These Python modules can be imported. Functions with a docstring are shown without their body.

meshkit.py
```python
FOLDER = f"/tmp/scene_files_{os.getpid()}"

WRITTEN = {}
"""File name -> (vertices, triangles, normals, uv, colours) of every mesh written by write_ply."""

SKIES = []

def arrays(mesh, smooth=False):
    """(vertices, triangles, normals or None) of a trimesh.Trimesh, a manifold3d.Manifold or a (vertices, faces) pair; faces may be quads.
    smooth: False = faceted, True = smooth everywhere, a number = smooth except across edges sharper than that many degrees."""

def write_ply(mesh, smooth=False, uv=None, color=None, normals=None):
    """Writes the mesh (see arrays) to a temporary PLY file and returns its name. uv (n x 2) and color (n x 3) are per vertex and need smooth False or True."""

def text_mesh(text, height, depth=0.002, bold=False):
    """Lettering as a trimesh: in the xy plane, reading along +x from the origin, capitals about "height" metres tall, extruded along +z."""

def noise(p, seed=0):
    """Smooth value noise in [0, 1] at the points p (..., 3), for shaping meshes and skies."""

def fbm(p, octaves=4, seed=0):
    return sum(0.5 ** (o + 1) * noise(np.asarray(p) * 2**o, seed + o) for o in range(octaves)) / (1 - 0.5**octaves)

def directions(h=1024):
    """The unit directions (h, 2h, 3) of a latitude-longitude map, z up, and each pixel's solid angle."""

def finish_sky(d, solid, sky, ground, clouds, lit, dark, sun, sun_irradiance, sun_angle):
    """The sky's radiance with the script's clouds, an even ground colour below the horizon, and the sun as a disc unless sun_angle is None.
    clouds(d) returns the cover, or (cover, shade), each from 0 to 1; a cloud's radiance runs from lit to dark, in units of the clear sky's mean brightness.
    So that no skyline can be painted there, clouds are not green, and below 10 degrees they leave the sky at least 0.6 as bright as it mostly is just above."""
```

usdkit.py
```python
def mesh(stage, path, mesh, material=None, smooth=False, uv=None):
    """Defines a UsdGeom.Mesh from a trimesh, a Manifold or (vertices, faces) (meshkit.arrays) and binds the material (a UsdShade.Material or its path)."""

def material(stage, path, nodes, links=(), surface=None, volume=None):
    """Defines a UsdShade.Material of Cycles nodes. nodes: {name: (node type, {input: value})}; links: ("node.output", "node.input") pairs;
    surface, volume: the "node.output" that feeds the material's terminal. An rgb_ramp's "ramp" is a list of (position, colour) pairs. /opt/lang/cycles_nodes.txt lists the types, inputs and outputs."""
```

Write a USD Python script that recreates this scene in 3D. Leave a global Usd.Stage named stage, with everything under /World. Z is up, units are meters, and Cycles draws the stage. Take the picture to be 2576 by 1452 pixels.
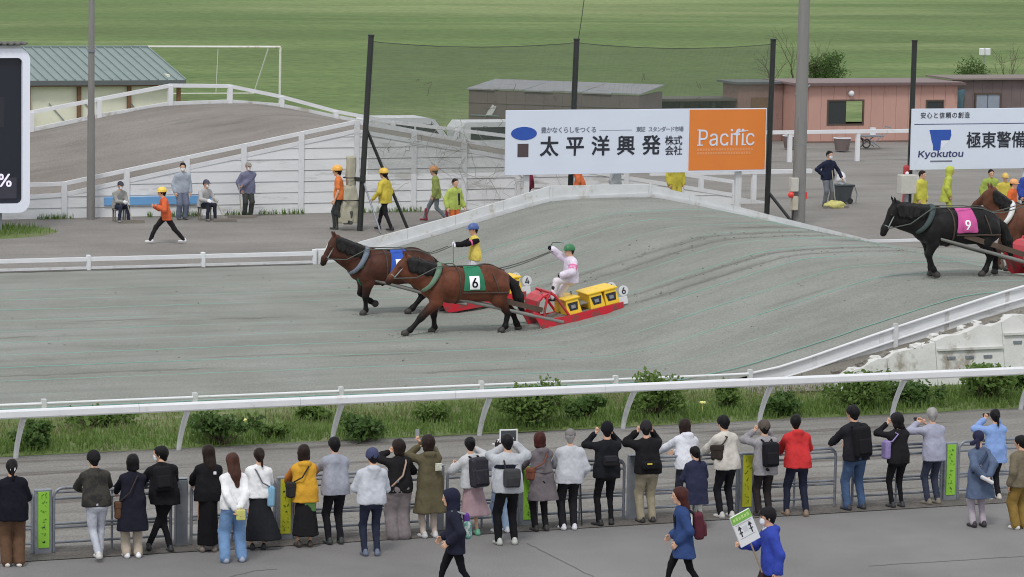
import math, random, numpy as np, trimesh, usdkit, meshkit
from pxr import Usd, UsdGeom, UsdLux, UsdShade, Sdf, Gf, Vt
from shapely.geometry import Polygon
from shapely import affinity

stage = Usd.Stage.CreateInMemory()
UsdGeom.SetStageUpAxis(stage, UsdGeom.Tokens.z)
UsdGeom.SetStageMetersPerUnit(stage, 1.0)
world = UsdGeom.Xform.Define(stage, '/World')
stage.SetDefaultPrim(world.GetPrim())
UsdGeom.Scope.Define(stage, '/World/Looks')
RNG = random.Random(7)

# ------------------------------------------------------------------ camera
# a telephoto shot from a grandstand: x runs along the track, y across it (away), z up
CAM_H = 10.4
FPX, CX, CY = 8587.0, 1288.0, 725.8            # focal length and centre in units of a 2576 px wide picture
YAW, ROLL, PITCH = math.radians(22.6), 0.018, math.atan(1005.8 / 8587.0)
h_ = np.array([math.sin(YAW), math.cos(YAW), 0]); r0_ = np.array([math.cos(YAW), -math.sin(YAW), 0]); up_ = np.array([0, 0, 1.0])
cf = h_ * math.cos(PITCH) - up_ * math.sin(PITCH)
u0_ = up_ * math.cos(PITCH) + h_ * math.sin(PITCH)
cr = r0_ * math.cos(ROLL) + u0_ * math.sin(ROLL)
cu = -r0_ * math.sin(ROLL) + u0_ * math.cos(ROLL)
CAM = np.array([0, 0, CAM_H])
cam = UsdGeom.Camera.Define(stage, '/World/camera')
cam.CreateHorizontalApertureAttr(36.0)
cam.CreateVerticalApertureAttr(36.0 * 577 / 1024)
cam.CreateFocalLengthAttr(36.0 * FPX / 2576.0)
cam.CreateClippingRangeAttr(Gf.Vec2f(1.0, 3000.0))
M4 = np.eye(4); M4[0, :3] = cr; M4[1, :3] = cu; M4[2, :3] = -cf; M4[3, :3] = CAM
cam.AddTransformOp().Set(Gf.Matrix4d(*M4.ravel().tolist()))
cam.CreateExposureAttr(0.0)

# ------------------------------------------------------------------ overcast daylight
SUN_AZ, SUN_EL = math.radians(215), math.radians(55)      # azimuth from +y towards +x
sdir = np.array([math.sin(SUN_AZ) * math.cos(SUN_EL), math.cos(SUN_AZ) * math.cos(SUN_EL), math.sin(SUN_EL)])
dome = UsdLux.DomeLight.Define(stage, '/World/sky')
dome.GetPrim().SetCustomDataByKey('kind', 'structure')
skym = usdkit.material(stage, '/World/Looks/sky_look', {
    'tc': ('texture_coordinate', {}),
    'mp': ('mapping', {'scale': (1.0, 1.0, 2.6)}),
    'no': ('noise_texture', {'scale': 2.2, 'detail': 6.0, 'roughness': 0.55}),
    'rp': ('rgb_ramp', {'ramp': [(0.25, (5.2, 5.5, 6.0)), (0.55, (7.4, 7.6, 7.9)), (0.8, (9.2, 9.2, 9.2))]}),
    'sk': ('sky_texture', {'sky_type': 'single_scattering', 'sun_disc': False, 'sun_elevation': SUN_EL, 'sun_rotation': SUN_AZ}),
    'mx': ('mix_color', {'blend_type': 'mix', 'fac': 0.93}),
    'bg': ('background_shader', {'strength': 0.126})},
    [('tc.generated', 'mp.vector'), ('mp.vector', 'no.vector'), ('no.fac', 'rp.fac'), ('sk.color', 'mx.a'), ('rp.color', 'mx.b'), ('mx.result', 'bg.color')], surface='bg.background')
UsdShade.MaterialBindingAPI.Apply(dome.GetPrim()).Bind(skym)
sun = UsdLux.DistantLight.Define(stage, '/World/sun')
sun.CreateNormalizeAttr(True); sun.CreateIntensityAttr(0.40); sun.CreateAngleAttr(13.0); sun.CreateColorAttr(Gf.Vec3f(1.0, 0.97, 0.93))
zz = sdir; xx = np.cross([0, 0, 1.0], zz); xx /= np.linalg.norm(xx); yy = np.cross(zz, xx)
S4 = np.eye(4); S4[0, :3] = xx; S4[1, :3] = yy; S4[2, :3] = zz
sun.AddTransformOp().Set(Gf.Matrix4d(*S4.ravel().tolist()))


# ------------------------------------------------------------------ small helpers
def ray(x, y): return cf * FPX + cr * (x - CX) - cu * (y - CY)
def G(x, y, z=0.0):
    d = ray(x, y); return CAM + d * ((z - CAM_H) / d[2])
def GY(x, y, Y):
    d = ray(x, y); return CAM + d * (Y / d[1])

_used = {}
def pname(parent, name):
    k = (parent, name); n = _used.get(k, -1) + 1; _used[k] = n
    return f'{parent}/{name}' + (f'_{n:03d}' if n else '')
def path_of(p): return p if isinstance(p, str) else str(p.GetPath())
def tag(prim, label=None, cat=None, group=None, kind=None):
    for k, v in (('label', label), ('category', cat), ('group', group), ('kind', kind)):
        if v: prim.SetCustomDataByKey(k, v)
    return prim
def thing(name, label, cat, loc=(0, 0, 0), rotz=0.0, group=None, kind=None):
    p = pname('/World', name)
    x = UsdGeom.Xform.Define(stage, p)
    x.AddTranslateOp().Set(Gf.Vec3d(*map(float, loc)))
    if rotz: x.AddRotateZOp().Set(math.degrees(rotz))
    return tag(x.GetPrim(), label, cat, group, kind)
def part(parent, name, mesh, mat, smooth=False, label=None, kind=None):
    m = usdkit.mesh(stage, pname(path_of(parent), name), mesh, mat, smooth)
    tag(m.GetPrim(), label, None, None, kind)
    return m.GetPrim()
def single(name, mesh, mat, label, cat, smooth=False, group=None, kind=None):
    m = usdkit.mesh(stage, pname('/World', name), mesh, mat, smooth)
    return tag(m.GetPrim(), label, cat, group, kind)
def copy_of(src, name, label, cat, loc, rotz=0.0, group=None, scale=None):
    p = pname('/World', name)
    x = UsdGeom.Xform.Define(stage, p)
    pr = x.GetPrim()
    pr.GetReferences().AddInternalReference(src.GetPath()); pr.SetInstanceable(True)
    x.ClearXformOpOrder()
    x.AddTranslateOp().Set(Gf.Vec3d(*map(float, loc)))
    r = x.GetPrim().GetAttribute('xformOp:rotateZ')
    x.AddRotateZOp().Set(math.degrees(rotz))
    if scale: x.AddScaleOp().Set(Gf.Vec3f(*scale))
    return tag(pr, label, cat, group)

def cat_(*ms): return trimesh.util.concatenate([m for m in ms if m is not None])
def box(lo, hi):
    lo, hi = np.minimum(lo, hi), np.maximum(lo, hi)
    b = trimesh.creation.box(extents=hi - lo); b.apply_translation((lo + hi) / 2); return b
def beam(a, b, w, t, up=(0, 0, 1)):
    """box bar from a to b, w wide across, t thick along up"""
    a, b = np.asarray(a, float), np.asarray(b, float); d = b - a; L = np.linalg.norm(d); d = d / L
    s = np.cross(d, up); s = s / np.linalg.norm(s); n = np.cross(s, d)
    m = trimesh.creation.box(extents=(L, w, t)); T = np.eye(4); T[:3, 0] = d; T[:3, 1] = s; T[:3, 2] = n; T[:3, 3] = (a + b) / 2
    m.apply_transform(T); return m
def tube(pts, r, n=8, caps=True):
    pts = np.asarray(pts, float); k = len(pts); rr = np.broadcast_to(np.asarray(r, float), (k,))
    t = np.gradient(pts, axis=0); t /= np.linalg.norm(t, axis=1, keepdims=True)
    ref = np.eye(3)[np.argmin(np.abs(t[0]))]; u = np.cross(t[0], ref); u /= np.linalg.norm(u); U = [u]
    for i in range(1, k):
        u = U[-1] - t[i] * (U[-1] @ t[i]); u /= max(np.linalg.norm(u), 1e-9); U.append(u)
    u = np.array(U); s = np.cross(u, t)
    a = np.linspace(0, 2 * np.pi, n, endpoint=False)
    V = (pts[:, None] + rr[:, None, None] * (s[:, None] * np.cos(a)[None, :, None] + u[:, None] * np.sin(a)[None, :, None])).reshape(-1, 3)
    F = []
    for i in range(k - 1):
        for j in range(n):
            a0, a1, b0, b1 = i * n + j, i * n + (j + 1) % n, (i + 1) * n + j, (i + 1) * n + (j + 1) % n
            F += [(a0, b1, a1), (a0, b0, b1)]
    if caps:
        V = np.vstack([V, pts[0], pts[-1]]); c0, c1 = len(V) - 2, len(V) - 1
        for j in range(n):
            F += [(c0, j, (j + 1) % n), (c1, (k - 1) * n + (j + 1) % n, (k - 1) * n + j)]
    m = trimesh.Trimesh(V, np.array(F), process=False)
    if m.volume < 0: m.invert()
    return m
def prism(poly, depth, T=None):
    m = trimesh.creation.extrude_polygon(poly if hasattr(poly, 'area') else Polygon(poly), depth, engine='earcut')
    if T is not None: m.apply_transform(T)
    return m
def frame(o, x, y):
    x = np.asarray(x, float); x = x / np.linalg.norm(x); y = np.asarray(y, float); y = y - x * (x @ y); y /= np.linalg.norm(y)
    T = np.eye(4); T[:3, 0] = x; T[:3, 1] = y; T[:3, 2] = np.cross(x, y); T[:3, 3] = o; return T
def bevel_box(lo, hi, b):
    """box with chamfered edges: the hull of three boxes"""
    lo, hi = np.asarray(lo, float), np.asarray(hi, float); p = []
    for k in range(3):
        l, h = lo + b, hi - b; l, h = l.copy(), h.copy(); l[k] = lo[k]; h[k] = hi[k]
        p.append(trimesh.creation.box(bounds=[l, h]).vertices)
    return trimesh.convex.convex_hull(np.vstack(p))

# ------------------------------------------------------------------ materials
_mats = {}
def mat(name, color, rough=.6, var=.12, scale=6.0, bump=0.0, bscale=40.0, metal=0.0, spec=.5, stretch=(1, 1, 1), world_space=False, stain=None, stain_at=.62, stain_scale=1.5, sheen=0.0):
    """principled colour with two noise tones, an optional stain colour and fine bump"""
    if name in _mats: return _mats[name]
    c = np.asarray(color, float)
    nodes = {'tc': ('geometry', {}) if world_space else ('texture_coordinate', {}),
             'mp': ('mapping', {'scale': stretch}),
             'no': ('noise_texture', {'scale': scale, 'detail': 5.0, 'roughness': .62}),
             'rp': ('rgb_ramp', {'ramp': [(.3, tuple(c * (1 - var))), (.5, tuple(c)), (.72, tuple(np.minimum(c * (1 + var), .95)))]}),
             'pb': ('principled_bsdf', {'roughness': rough, 'metallic': metal, 'specular_ior_level': spec})}
    src = 'tc.position' if world_space else 'tc.object'
    links = [(src, 'mp.vector'), ('mp.vector', 'no.vector'), ('no.fac', 'rp.fac')]
    out = 'rp.color'
    if stain is not None:
        nodes['n2'] = ('noise_texture', {'scale': stain_scale, 'detail': 7.0, 'roughness': .7})
        nodes['r2'] = ('rgb_ramp', {'ramp': [(stain_at - .05, (0, 0, 0)), (stain_at + .06, (1, 1, 1))]})
        nodes['mx'] = ('mix_color', {'blend_type': 'mix', 'b': tuple(stain)})
        links += [('mp.vector', 'n2.vector'), ('n2.fac', 'r2.fac'), ('r2.alpha', 'mx.fac')] if False else [('mp.vector', 'n2.vector'), ('n2.fac', 'r2.fac'), ('r2.color', 'bw.color'), ('bw.val', 'mx.fac'), (out, 'mx.a')]
        nodes['bw'] = ('rgb_to_bw', {})
        out = 'mx.result'
    links.append((out, 'pb.base_color'))
    if bump:
        nodes['nb'] = ('noise_texture', {'scale': bscale, 'detail': 4.0, 'roughness': .6})
        nodes['bu'] = ('bump', {'strength': bump, 'distance': .02})
        links += [('mp.vector', 'nb.vector'), ('nb.fac', 'bu.height'), ('bu.normal', 'pb.normal')]
    m = usdkit.material(stage, f'/World/Looks/{name}', nodes, links, surface='pb.BSDF')
    _mats[name] = m
    return m
def srgb(r, g, b):
    c = np.array([r, g, b], float) / 255; return tuple(np.where(c <= .04045, c / 12.92, ((c + .055) / 1.055) ** 2.4))
def cloth(rgb, rough=.85):
    """woven cloth of an sRGB colour (as the thing looks in even light)"""
    rgb = np.asarray(rgb, float); rgb = rgb * .82 + rgb.mean() * .18
    n = 'cloth_%02x%02x%02x' % tuple(int(v) for v in rgb)
    return mat(n, np.array(srgb(*rgb)), rough=rough, var=.14, scale=5.0, bump=.35, bscale=26.0, spec=.12, stain=np.array(srgb(*rgb)) * .78, stain_at=.6, stain_scale=3.2)

# ------------------------------------------------------------------ signed-distance modelling (bodies, clothes, animals)
class SDF:
    def __init__(s): s.p = []
    def cap(s, a, b, ra, rb=None, flat=None, k=None, sub=False, tagv=0.0):
        """tapering capsule a-b; flat=(axis, factor) squashes it along axis"""
        s.p.append((np.asarray(a, float), np.asarray(b, float), float(ra), float(ra if rb is None else rb), flat, k, sub, tagv)); return s
    def ball(s, c, r, flat=None, **kw): return s.cap(c, np.asarray(c, float) + 1e-6, r, r, flat, **kw)
    def cut(s, o, n):
        """keeps of what was added so far only the side of the plane at o that n points away from"""
        s.p.append(('cut', np.asarray(o, float), np.asarray(n, float) / np.linalg.norm(n))); return s
    def solids(s): return [P for P in s.p if not isinstance(P[0], str)]
    @staticmethod
    def prim(q, P):
        a, b, ra, rb, flat = P
        sc = 1.0
        if flat is not None:
            n, f = np.asarray(flat[0], float), flat[1]; n = n / np.linalg.norm(n)
            q = q + (((q - a) @ n) * (1 / f - 1))[..., None] * n
            b = b + n * ((b - a) @ n) * (1 / f - 1)
            sc = .5 + .5 * f
        d = b - a; L = d @ d
        t = np.clip(((q - a) @ d) / L, 0, 1)
        v = q - a - t[..., None] * d
        return (np.sqrt((v * v).sum(-1)) - (ra + t * (rb - ra))) * sc
    def at(s, q, k):
        D = np.full(q.shape[:-1], 9.0)
        for P in s.p:
            if isinstance(P[0], str): D = np.maximum(D, (q - P[1]) @ P[2]); continue
            a, b, ra, rb, flat, kk, sub, tv = P
            e = s.prim(q, (a, b, ra, rb, flat)); kk = k if kk is None else kk
            D = s.join(D, e, kk, sub)
        return D
    @staticmethod
    def join(D, e, k, sub):
        if sub: D, e = -D, e
        if k > 1e-5:
            h = np.maximum(k - np.abs(D - e), 0) / k; r = np.minimum(D, e) - h * h * k * .25
        else: r = np.minimum(D, e)
        return -r if sub else r
    def mesh(s, vox, k=.03, tags=False):
        lo = np.min([np.minimum(P[0], P[1]) - max(P[2], P[3]) for P in s.solids() if not P[6]], 0) - 2.5 * vox
        hi = np.max([np.maximum(P[0], P[1]) + max(P[2], P[3]) for P in s.solids() if not P[6]], 0) + 2.5 * vox
        n = np.ceil((hi - lo) / vox).astype(int) + 1
        D = np.full(n, 1.0, np.float32)
        ax = [lo[i] + vox * np.arange(n[i]) for i in range(3)]
        Q = np.stack(np.meshgrid(*ax, indexing='ij'), -1)
        for P in s.p:
            if isinstance(P[0], str): D = np.maximum(D, (Q - P[1]) @ P[2]); continue
            a, b, ra, rb, flat, kk, sub, tv = P
            kk = k if kk is None else kk
            pad = max(ra, rb) + kk + 3 * vox
            i0 = np.clip(np.floor((np.minimum(a, b) - pad - lo) / vox).astype(int), 0, n); i1 = np.clip(np.ceil((np.maximum(a, b) + pad - lo) / vox).astype(int) + 1, 0, n)
            if (i1 <= i0).any(): continue
            sl = tuple(slice(i0[i], i1[i]) for i in range(3))
            q = Q[sl]
            D[sl] = s.join(D[sl], s.prim(q, (a, b, ra, rb, flat)), kk, sub)
        m = surface_net(D, lo, vox)
        if tags:
            v = np.asarray(m.vertices); best = np.full(len(v), 9.0); t = np.zeros(len(v))
            for a, b, ra, rb, flat, kk, sub, tv in s.solids():
                if sub: continue
                e = s.prim(v, (a, b, ra, rb, flat))
                if isinstance(tv, tuple):
                    dd = b - a; w = np.clip(((v - a) @ dd) / (dd @ dd), 0, 1); tv_ = tv[0] + w * (tv[1] - tv[0])
                else: tv_ = np.full(len(v), tv)
                c = e < best; best[c] = e[c]; t[c] = tv_[c]
            return m, t
        return m
def surface_net(D, lo, vox):
    n = np.array(D.shape); s = D < 0
    c = [s[i:n[0] - 1 + i, j:n[1] - 1 + j, k:n[2] - 1 + k] for i in (0, 1) for j in (0, 1) for k in (0, 1)]
    cnt = sum(x.astype(np.int8) for x in c); act = (cnt > 0) & (cnt < 8)
    cells = np.argwhere(act); idx = -np.ones(act.shape, np.int64); idx[act] = np.arange(len(cells))
    acc = np.zeros((len(cells), 3)); num = np.zeros(len(cells))
    corners = np.array([(i, j, k) for i in (0, 1) for j in (0, 1) for k in (0, 1)])
    val = np.stack([D[tuple((cells + o).T)] for o in corners], 1)
    for p in range(8):
        for q in range(p + 1, 8):
            if np.abs(corners[p] - corners[q]).sum() != 1: continue
            m = (val[:, p] < 0) != (val[:, q] < 0)
            t = val[m, p] / (val[m, p] - val[m, q])
            acc[m] += corners[p] + t[:, None] * (corners[q] - corners[p]); num[m] += 1
    V = lo + vox * (cells + acc / num[:, None]); F = []
    for axis in range(3):
        o = np.eye(3, dtype=int)[axis]; b, c2 = [np.eye(3, dtype=int)[i] for i in range(3) if i != axis]
        sh = n - o
        A = s[:sh[0], :sh[1], :sh[2]]; B = s[o[0]:, o[1]:, o[2]:]
        e = np.argwhere(A != B); inside = A[tuple(e.T)]
        ok = np.ones(len(e), bool)
        for i in range(3):
            if i != axis: ok &= (e[:, i] > 0) & (e[:, i] < n[i] - 1)
        e, inside = e[ok], inside[ok]
        q = np.stack([idx[tuple((e - x).T)] for x in (0 * o, b, b + c2, c2)], 1)
        flip = inside if axis != 1 else ~inside
        q[flip] = q[flip][:, ::-1]
        F.append(q)
    F = np.vstack(F); F = np.vstack([F[:, [0, 1, 2]], F[:, [0, 2, 3]]])
    m = trimesh.Trimesh(V, F, process=False)
    if m.volume < 0: m.invert()
    return m
def rumple(m, amp, freq, seed=0):
    """folds: pushes vertices along their normals by smooth noise"""
    v, f, nr = meshkit.arrays(m, True)
    d = meshkit.fbm(v * np.asarray(freq, float), 3, seed) - .5
    return trimesh.Trimesh(v + nr * (d * 2 * amp)[:, None], f, process=False)
def place(m, T):
    m = m.copy(); m.apply_transform(T); return m
# ------------------------------------------------------------------ ground
from scipy.interpolate import PchipInterpolator
_hp = PchipInterpolator([-200, 30.8, 32.3, 34, 36, 37.4, 38.0, 38.6, 40, 41.1, 41.7, 42.6, 45.5, 48.4, 50.4, 300], [0, 0, .19, .60, 1.13, 1.49, 1.615, 1.665, 1.70, 1.69, 1.60, 1.41, .74, .22, 0, 0])
def hump(x): return np.maximum(_hp(x), 0.0)

def grid_mesh(xs, ys, zf):
    Xg, Yg = np.meshgrid(xs, ys, indexing='ij'); Z = zf(Xg, Yg)
    V = np.stack([Xg, Yg, Z], -1).reshape(-1, 3); nx, ny = Xg.shape
    i = np.arange((nx - 1) * ny).reshape(nx - 1, ny)[:, :-1].ravel()
    F = np.stack([i, i + ny, i + ny + 1, i + 1], 1)
    return trimesh.Trimesh(V, np.vstack([F[:, [0, 1, 2]], F[:, [0, 2, 3]]]), process=False)

def ground_mat(name, base, dark, light, stretch, scale=1.0, bump=.5, fine=60.0, spread=.25, rough=.95, streak_at=(.60, .72), blotch=.35):
    """earth or grass: broad tone changes, streaks along the track, fine grain, in world metres"""
    n = {'g': ('geometry', {}), 'm1': ('mapping', {'scale': stretch}), 'm2': ('mapping', {'scale': (1, 1, 1)}),
         'n1': ('noise_texture', {'scale': scale, 'detail': 8.0, 'roughness': .62}),
         'r1': ('rgb_ramp', {'ramp': [(.5 - spread, light), (.5, base), (.5 + spread, tuple(np.array(base) * .84))]}),
         'n2': ('noise_texture', {'scale': scale * .9, 'detail': 6.0, 'roughness': .7, 'distortion': .3}),
         'r2': ('rgb_ramp', {'ramp': [(streak_at[0], (0, 0, 0)), (streak_at[1], (1, 1, 1))]}), 'bw': ('rgb_to_bw', {}),
         'mx': ('mix_color', {'blend_type': 'mix', 'b': dark}),
         'n3': ('noise_texture', {'scale': fine, 'detail': 3.0, 'roughness': .7}),
         'r3': ('rgb_ramp', {'ramp': [(.3, (.72, .72, .72)), (.5, (1, 1, 1)), (.7, (1.22, 1.22, 1.22))]}),
         'n4': ('noise_texture', {'scale': blotch, 'detail': 4.0, 'roughness': .6}),
         'r4': ('rgb_ramp', {'ramp': [(.3, (.87, .86, .85)), (.7, (1.1, 1.1, 1.1))]}),
         'mu': ('mix_color', {'blend_type': 'multiply', 'fac': 1.0}), 'mu2': ('mix_color', {'blend_type': 'multiply', 'fac': 1.0}),
         'bu': ('bump', {'strength': bump, 'distance': .03}),
         'pb': ('principled_bsdf', {'roughness': rough, 'specular_ior_level': .15})}
    l = [('g.position', 'm1.vector'), ('g.position', 'm2.vector'), ('m1.vector', 'n1.vector'), ('n1.fac', 'r1.fac'), ('m1.vector', 'n2.vector'), ('n2.fac', 'r2.fac'), ('r2.color', 'bw.color'),
         ('bw.val', 'mx.fac'), ('r1.color', 'mx.a'), ('m2.vector', 'n3.vector'), ('n3.fac', 'r3.fac'), ('m2.vector', 'n4.vector'), ('n4.fac', 'r4.fac'),
         ('mx.result', 'mu.a'), ('r3.color', 'mu.b'), ('mu.result', 'mu2.a'), ('r4.color', 'mu2.b'), ('n3.fac', 'bu.height'), ('bu.normal', 'pb.normal'), ('mu2.result', 'pb.base_color')]
    return usdkit.material(stage, f'/World/Looks/{name}', n, l, surface='pb.BSDF')

m_field = ground_mat('field_look', (.124, .182, .062), (.096, .152, .047), (.190, .235, .098), (.012, .05, 1), 1.0, .3, 1.6, spread=.13, streak_at=(.52, .66), blotch=.025)
m_concourse = ground_mat('concourse_look', (.205, .20, .198), (.17, .165, .163), (.225, .22, .218), (.5, .5, 1), .6, .25, 45.0, streak_at=(.66, .74))
m_strip = ground_mat('strip_look', (.225, .215, .20), (.135, .125, .115), (.26, .25, .235), (.16, 1.5, 1), 1.0, .8, 22.0, streak_at=(.54, .62))
m_edge = ground_mat('dirt_edge_look', (.135, .125, .115), (.095, .09, .082), (.165, .155, .145), (.4, 1.2, 1), 1.2, .8, 18.0)
m_track = ground_mat('track_look', (.247, .256, .232), (.13, .128, .116), (.276, .284, .262), (.13, 1.1, 1), 1.1, .7, 24.0, streak_at=(.68, .80))
m_service = ground_mat('service_look', (.232, .22, .205), (.165, .157, .147), (.255, .243, .228), (.12, .8, 1), .9, .5, 22.0, streak_at=(.58, .72))
m_ramp = ground_mat('ramp_look', (.225, .205, .185), (.165, .152, .14), (.255, .232, .21), (.12, 1.1, 1), .9, .5, 20.0, streak_at=(.56, .68))
m_soil = ground_mat('soil_look', (.19, .21, .11), (.14, .19, .065), (.235, .235, .17), (.7, 1.1, 1), .9, .8, 30.0, streak_at=(.42, .52))
m_berm = ground_mat('berm_look', (.215, .20, .175), (.15, .14, .12), (.25, .235, .21), (.4, 1.0, 1), 1.0, .8, 20.0)

def nz(x, y, sx, sy, seed=0): return meshkit.fbm(np.stack([np.asarray(x) * sx, np.asarray(y) * sy, np.zeros_like(np.asarray(x, float)) + .5], -1), 4, seed) - .5

def struct(name, mesh, m, smooth=False):
    pr = part('/World', name, mesh, m, smooth); return tag(pr, kind='structure')
struct('field', grid_mesh(np.linspace(-500, 1100, 33), np.linspace(-200, 1400, 33), lambda x, y: 0 * x - .16), m_field)
struct('concourse', grid_mesh(np.array([-60., 0, 60, 140]), np.array([-10., 20, 50.45]), lambda x, y: 0 * x), m_concourse)
for q in (((1325, 1367), (1400, 1405), (1500, 1456)), ((2184, 1424), (2380, 1412), (2580, 1399)), ((560, 1456), (640, 1436), (700, 1432))):
    L_ = [G(*v) + [0, 0, .0045] for v in q]; L_ = np.array([L_[0] * (1 - t) + L_[1] * t for t in np.linspace(0, 1, 8)[:-1]] + [L_[1] * (1 - t) + L_[2] * t for t in np.linspace(0, 1, 8)])
    L_[:, :2] += np.random.default_rng(2).normal(0, .012, (len(L_), 2)); d_ = np.gradient(L_, axis=0); n_ = np.stack([-d_[:, 1], d_[:, 0], 0 * d_[:, 0]], 1); n_ /= np.linalg.norm(n_, axis=1, keepdims=True)
    k_ = np.arange(len(L_) - 1); m_ = len(L_); struct('pavement_crack', (np.vstack([L_ - n_ * .012, L_ + n_ * .012]), np.stack([k_, k_ + 1, k_ + 1 + m_, k_ + m_], 1)), mat('crack_look', (.12, .118, .115), .95))
ys = np.arange(50.45, 60.3, .14)
struct('sand_path', grid_mesh(np.arange(4, 60, .3), ys, lambda x, y: -.012 + .11 * nz(x, y, .22, 1.3, 3) * np.clip((y - 51.4), 0, 1) * np.clip((59.6 - y) / .5, 0, 1) + .05 * nz(x, y, 1.2, 2.0, 9) * np.clip((y - 50.8), 0, 1)), m_strip, True)
struct('dirt_edge', grid_mesh(np.arange(4, 60, .4), np.linspace(50.43, 51.75, 14), lambda x, y: .012 + .03 * nz(x, y, 1.1, 2.5, 93) * np.clip((y - 50.5) * 4, 0, 1) - .06 * np.clip((y - 51.25 - 1.1 * nz(x, y * 0, .5, 1, 94)) / .4, 0, 1)), m_edge, True)
def zfoot(x):                       # the ground just outside the near fence
    return np.maximum(np.interp(x, [0, 32.0, 33.2, 35.6, 37.7, 39.0, 40.6, 42.5, 46, 50], [0, 0, .1, .58, 1.1, 1.42, 1.58, 1.5, .9, .2]), 0)
def verge_z(x, y):
    b = zfoot(x) * np.clip((y - 62.85) / .75, 0, 1)
    return -.008 + .10 * nz(x, y, .6, .8, 5) * np.clip((y - 60.0) / .5, 0, 1) + .04 + b - .04 * np.clip((60.4 - y) / .4, 0, 1)
struct('verge', grid_mesh(np.arange(6, 56, .25), np.concatenate([np.arange(60.0, 62.9, .25), np.arange(62.9, 63.7, .1), np.arange(63.7, 64.46, .25), [64.46]]), verge_z), m_soil, True)
LANES = [65.35 + 1.93 * i for i in range(11)]
rut_rng = np.random.default_rng(5)
def track_z(x, y):
    z = hump(x)
    z = z + .022 * nz(x, y, .10, .9, 21) + .016 * nz(x, y, 1.3, 3.4, 22) + .02 * nz(x, y, 3.5, 4.5, 23)
    for yc in (74.3, 78.1):         # the two furrows behind each sled
        for s in (-.42, .42):
            z = z - .022 * np.exp(-((y - yc - s - .07 * nz(x, y * 0, .5, 1, 51)) / .12) ** 2) * np.clip((x - 33.2) / 1.5, 0, 1) * np.clip((60 - x) / 6, 0, 1) * (.7 + .8 * nz(x, y, .5, 1, 31))
            z = z + .010 * np.exp(-((y - yc - s - .2) / .1) ** 2) * np.clip((x - 33.2) / 1.5, 0, 1) * np.clip((60 - x) / 6, 0, 1)
    # hoof-churned lane centres and shallow smoothing marks
    for yc in LANES[:-1]:
        z = z - .035 * np.exp(-((y - yc - .95) / .55) ** 2) * np.clip((nz(x, y, 1.9, 2.6, 41) - .02) * 6, 0, 1)
    return z - .004
trk = grid_mesh(np.concatenate([np.arange(8, 30, .22), np.arange(30, 52, .13), np.arange(52, 72, .3)]), np.arange(64.5, 88.62, .095), track_z)
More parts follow.
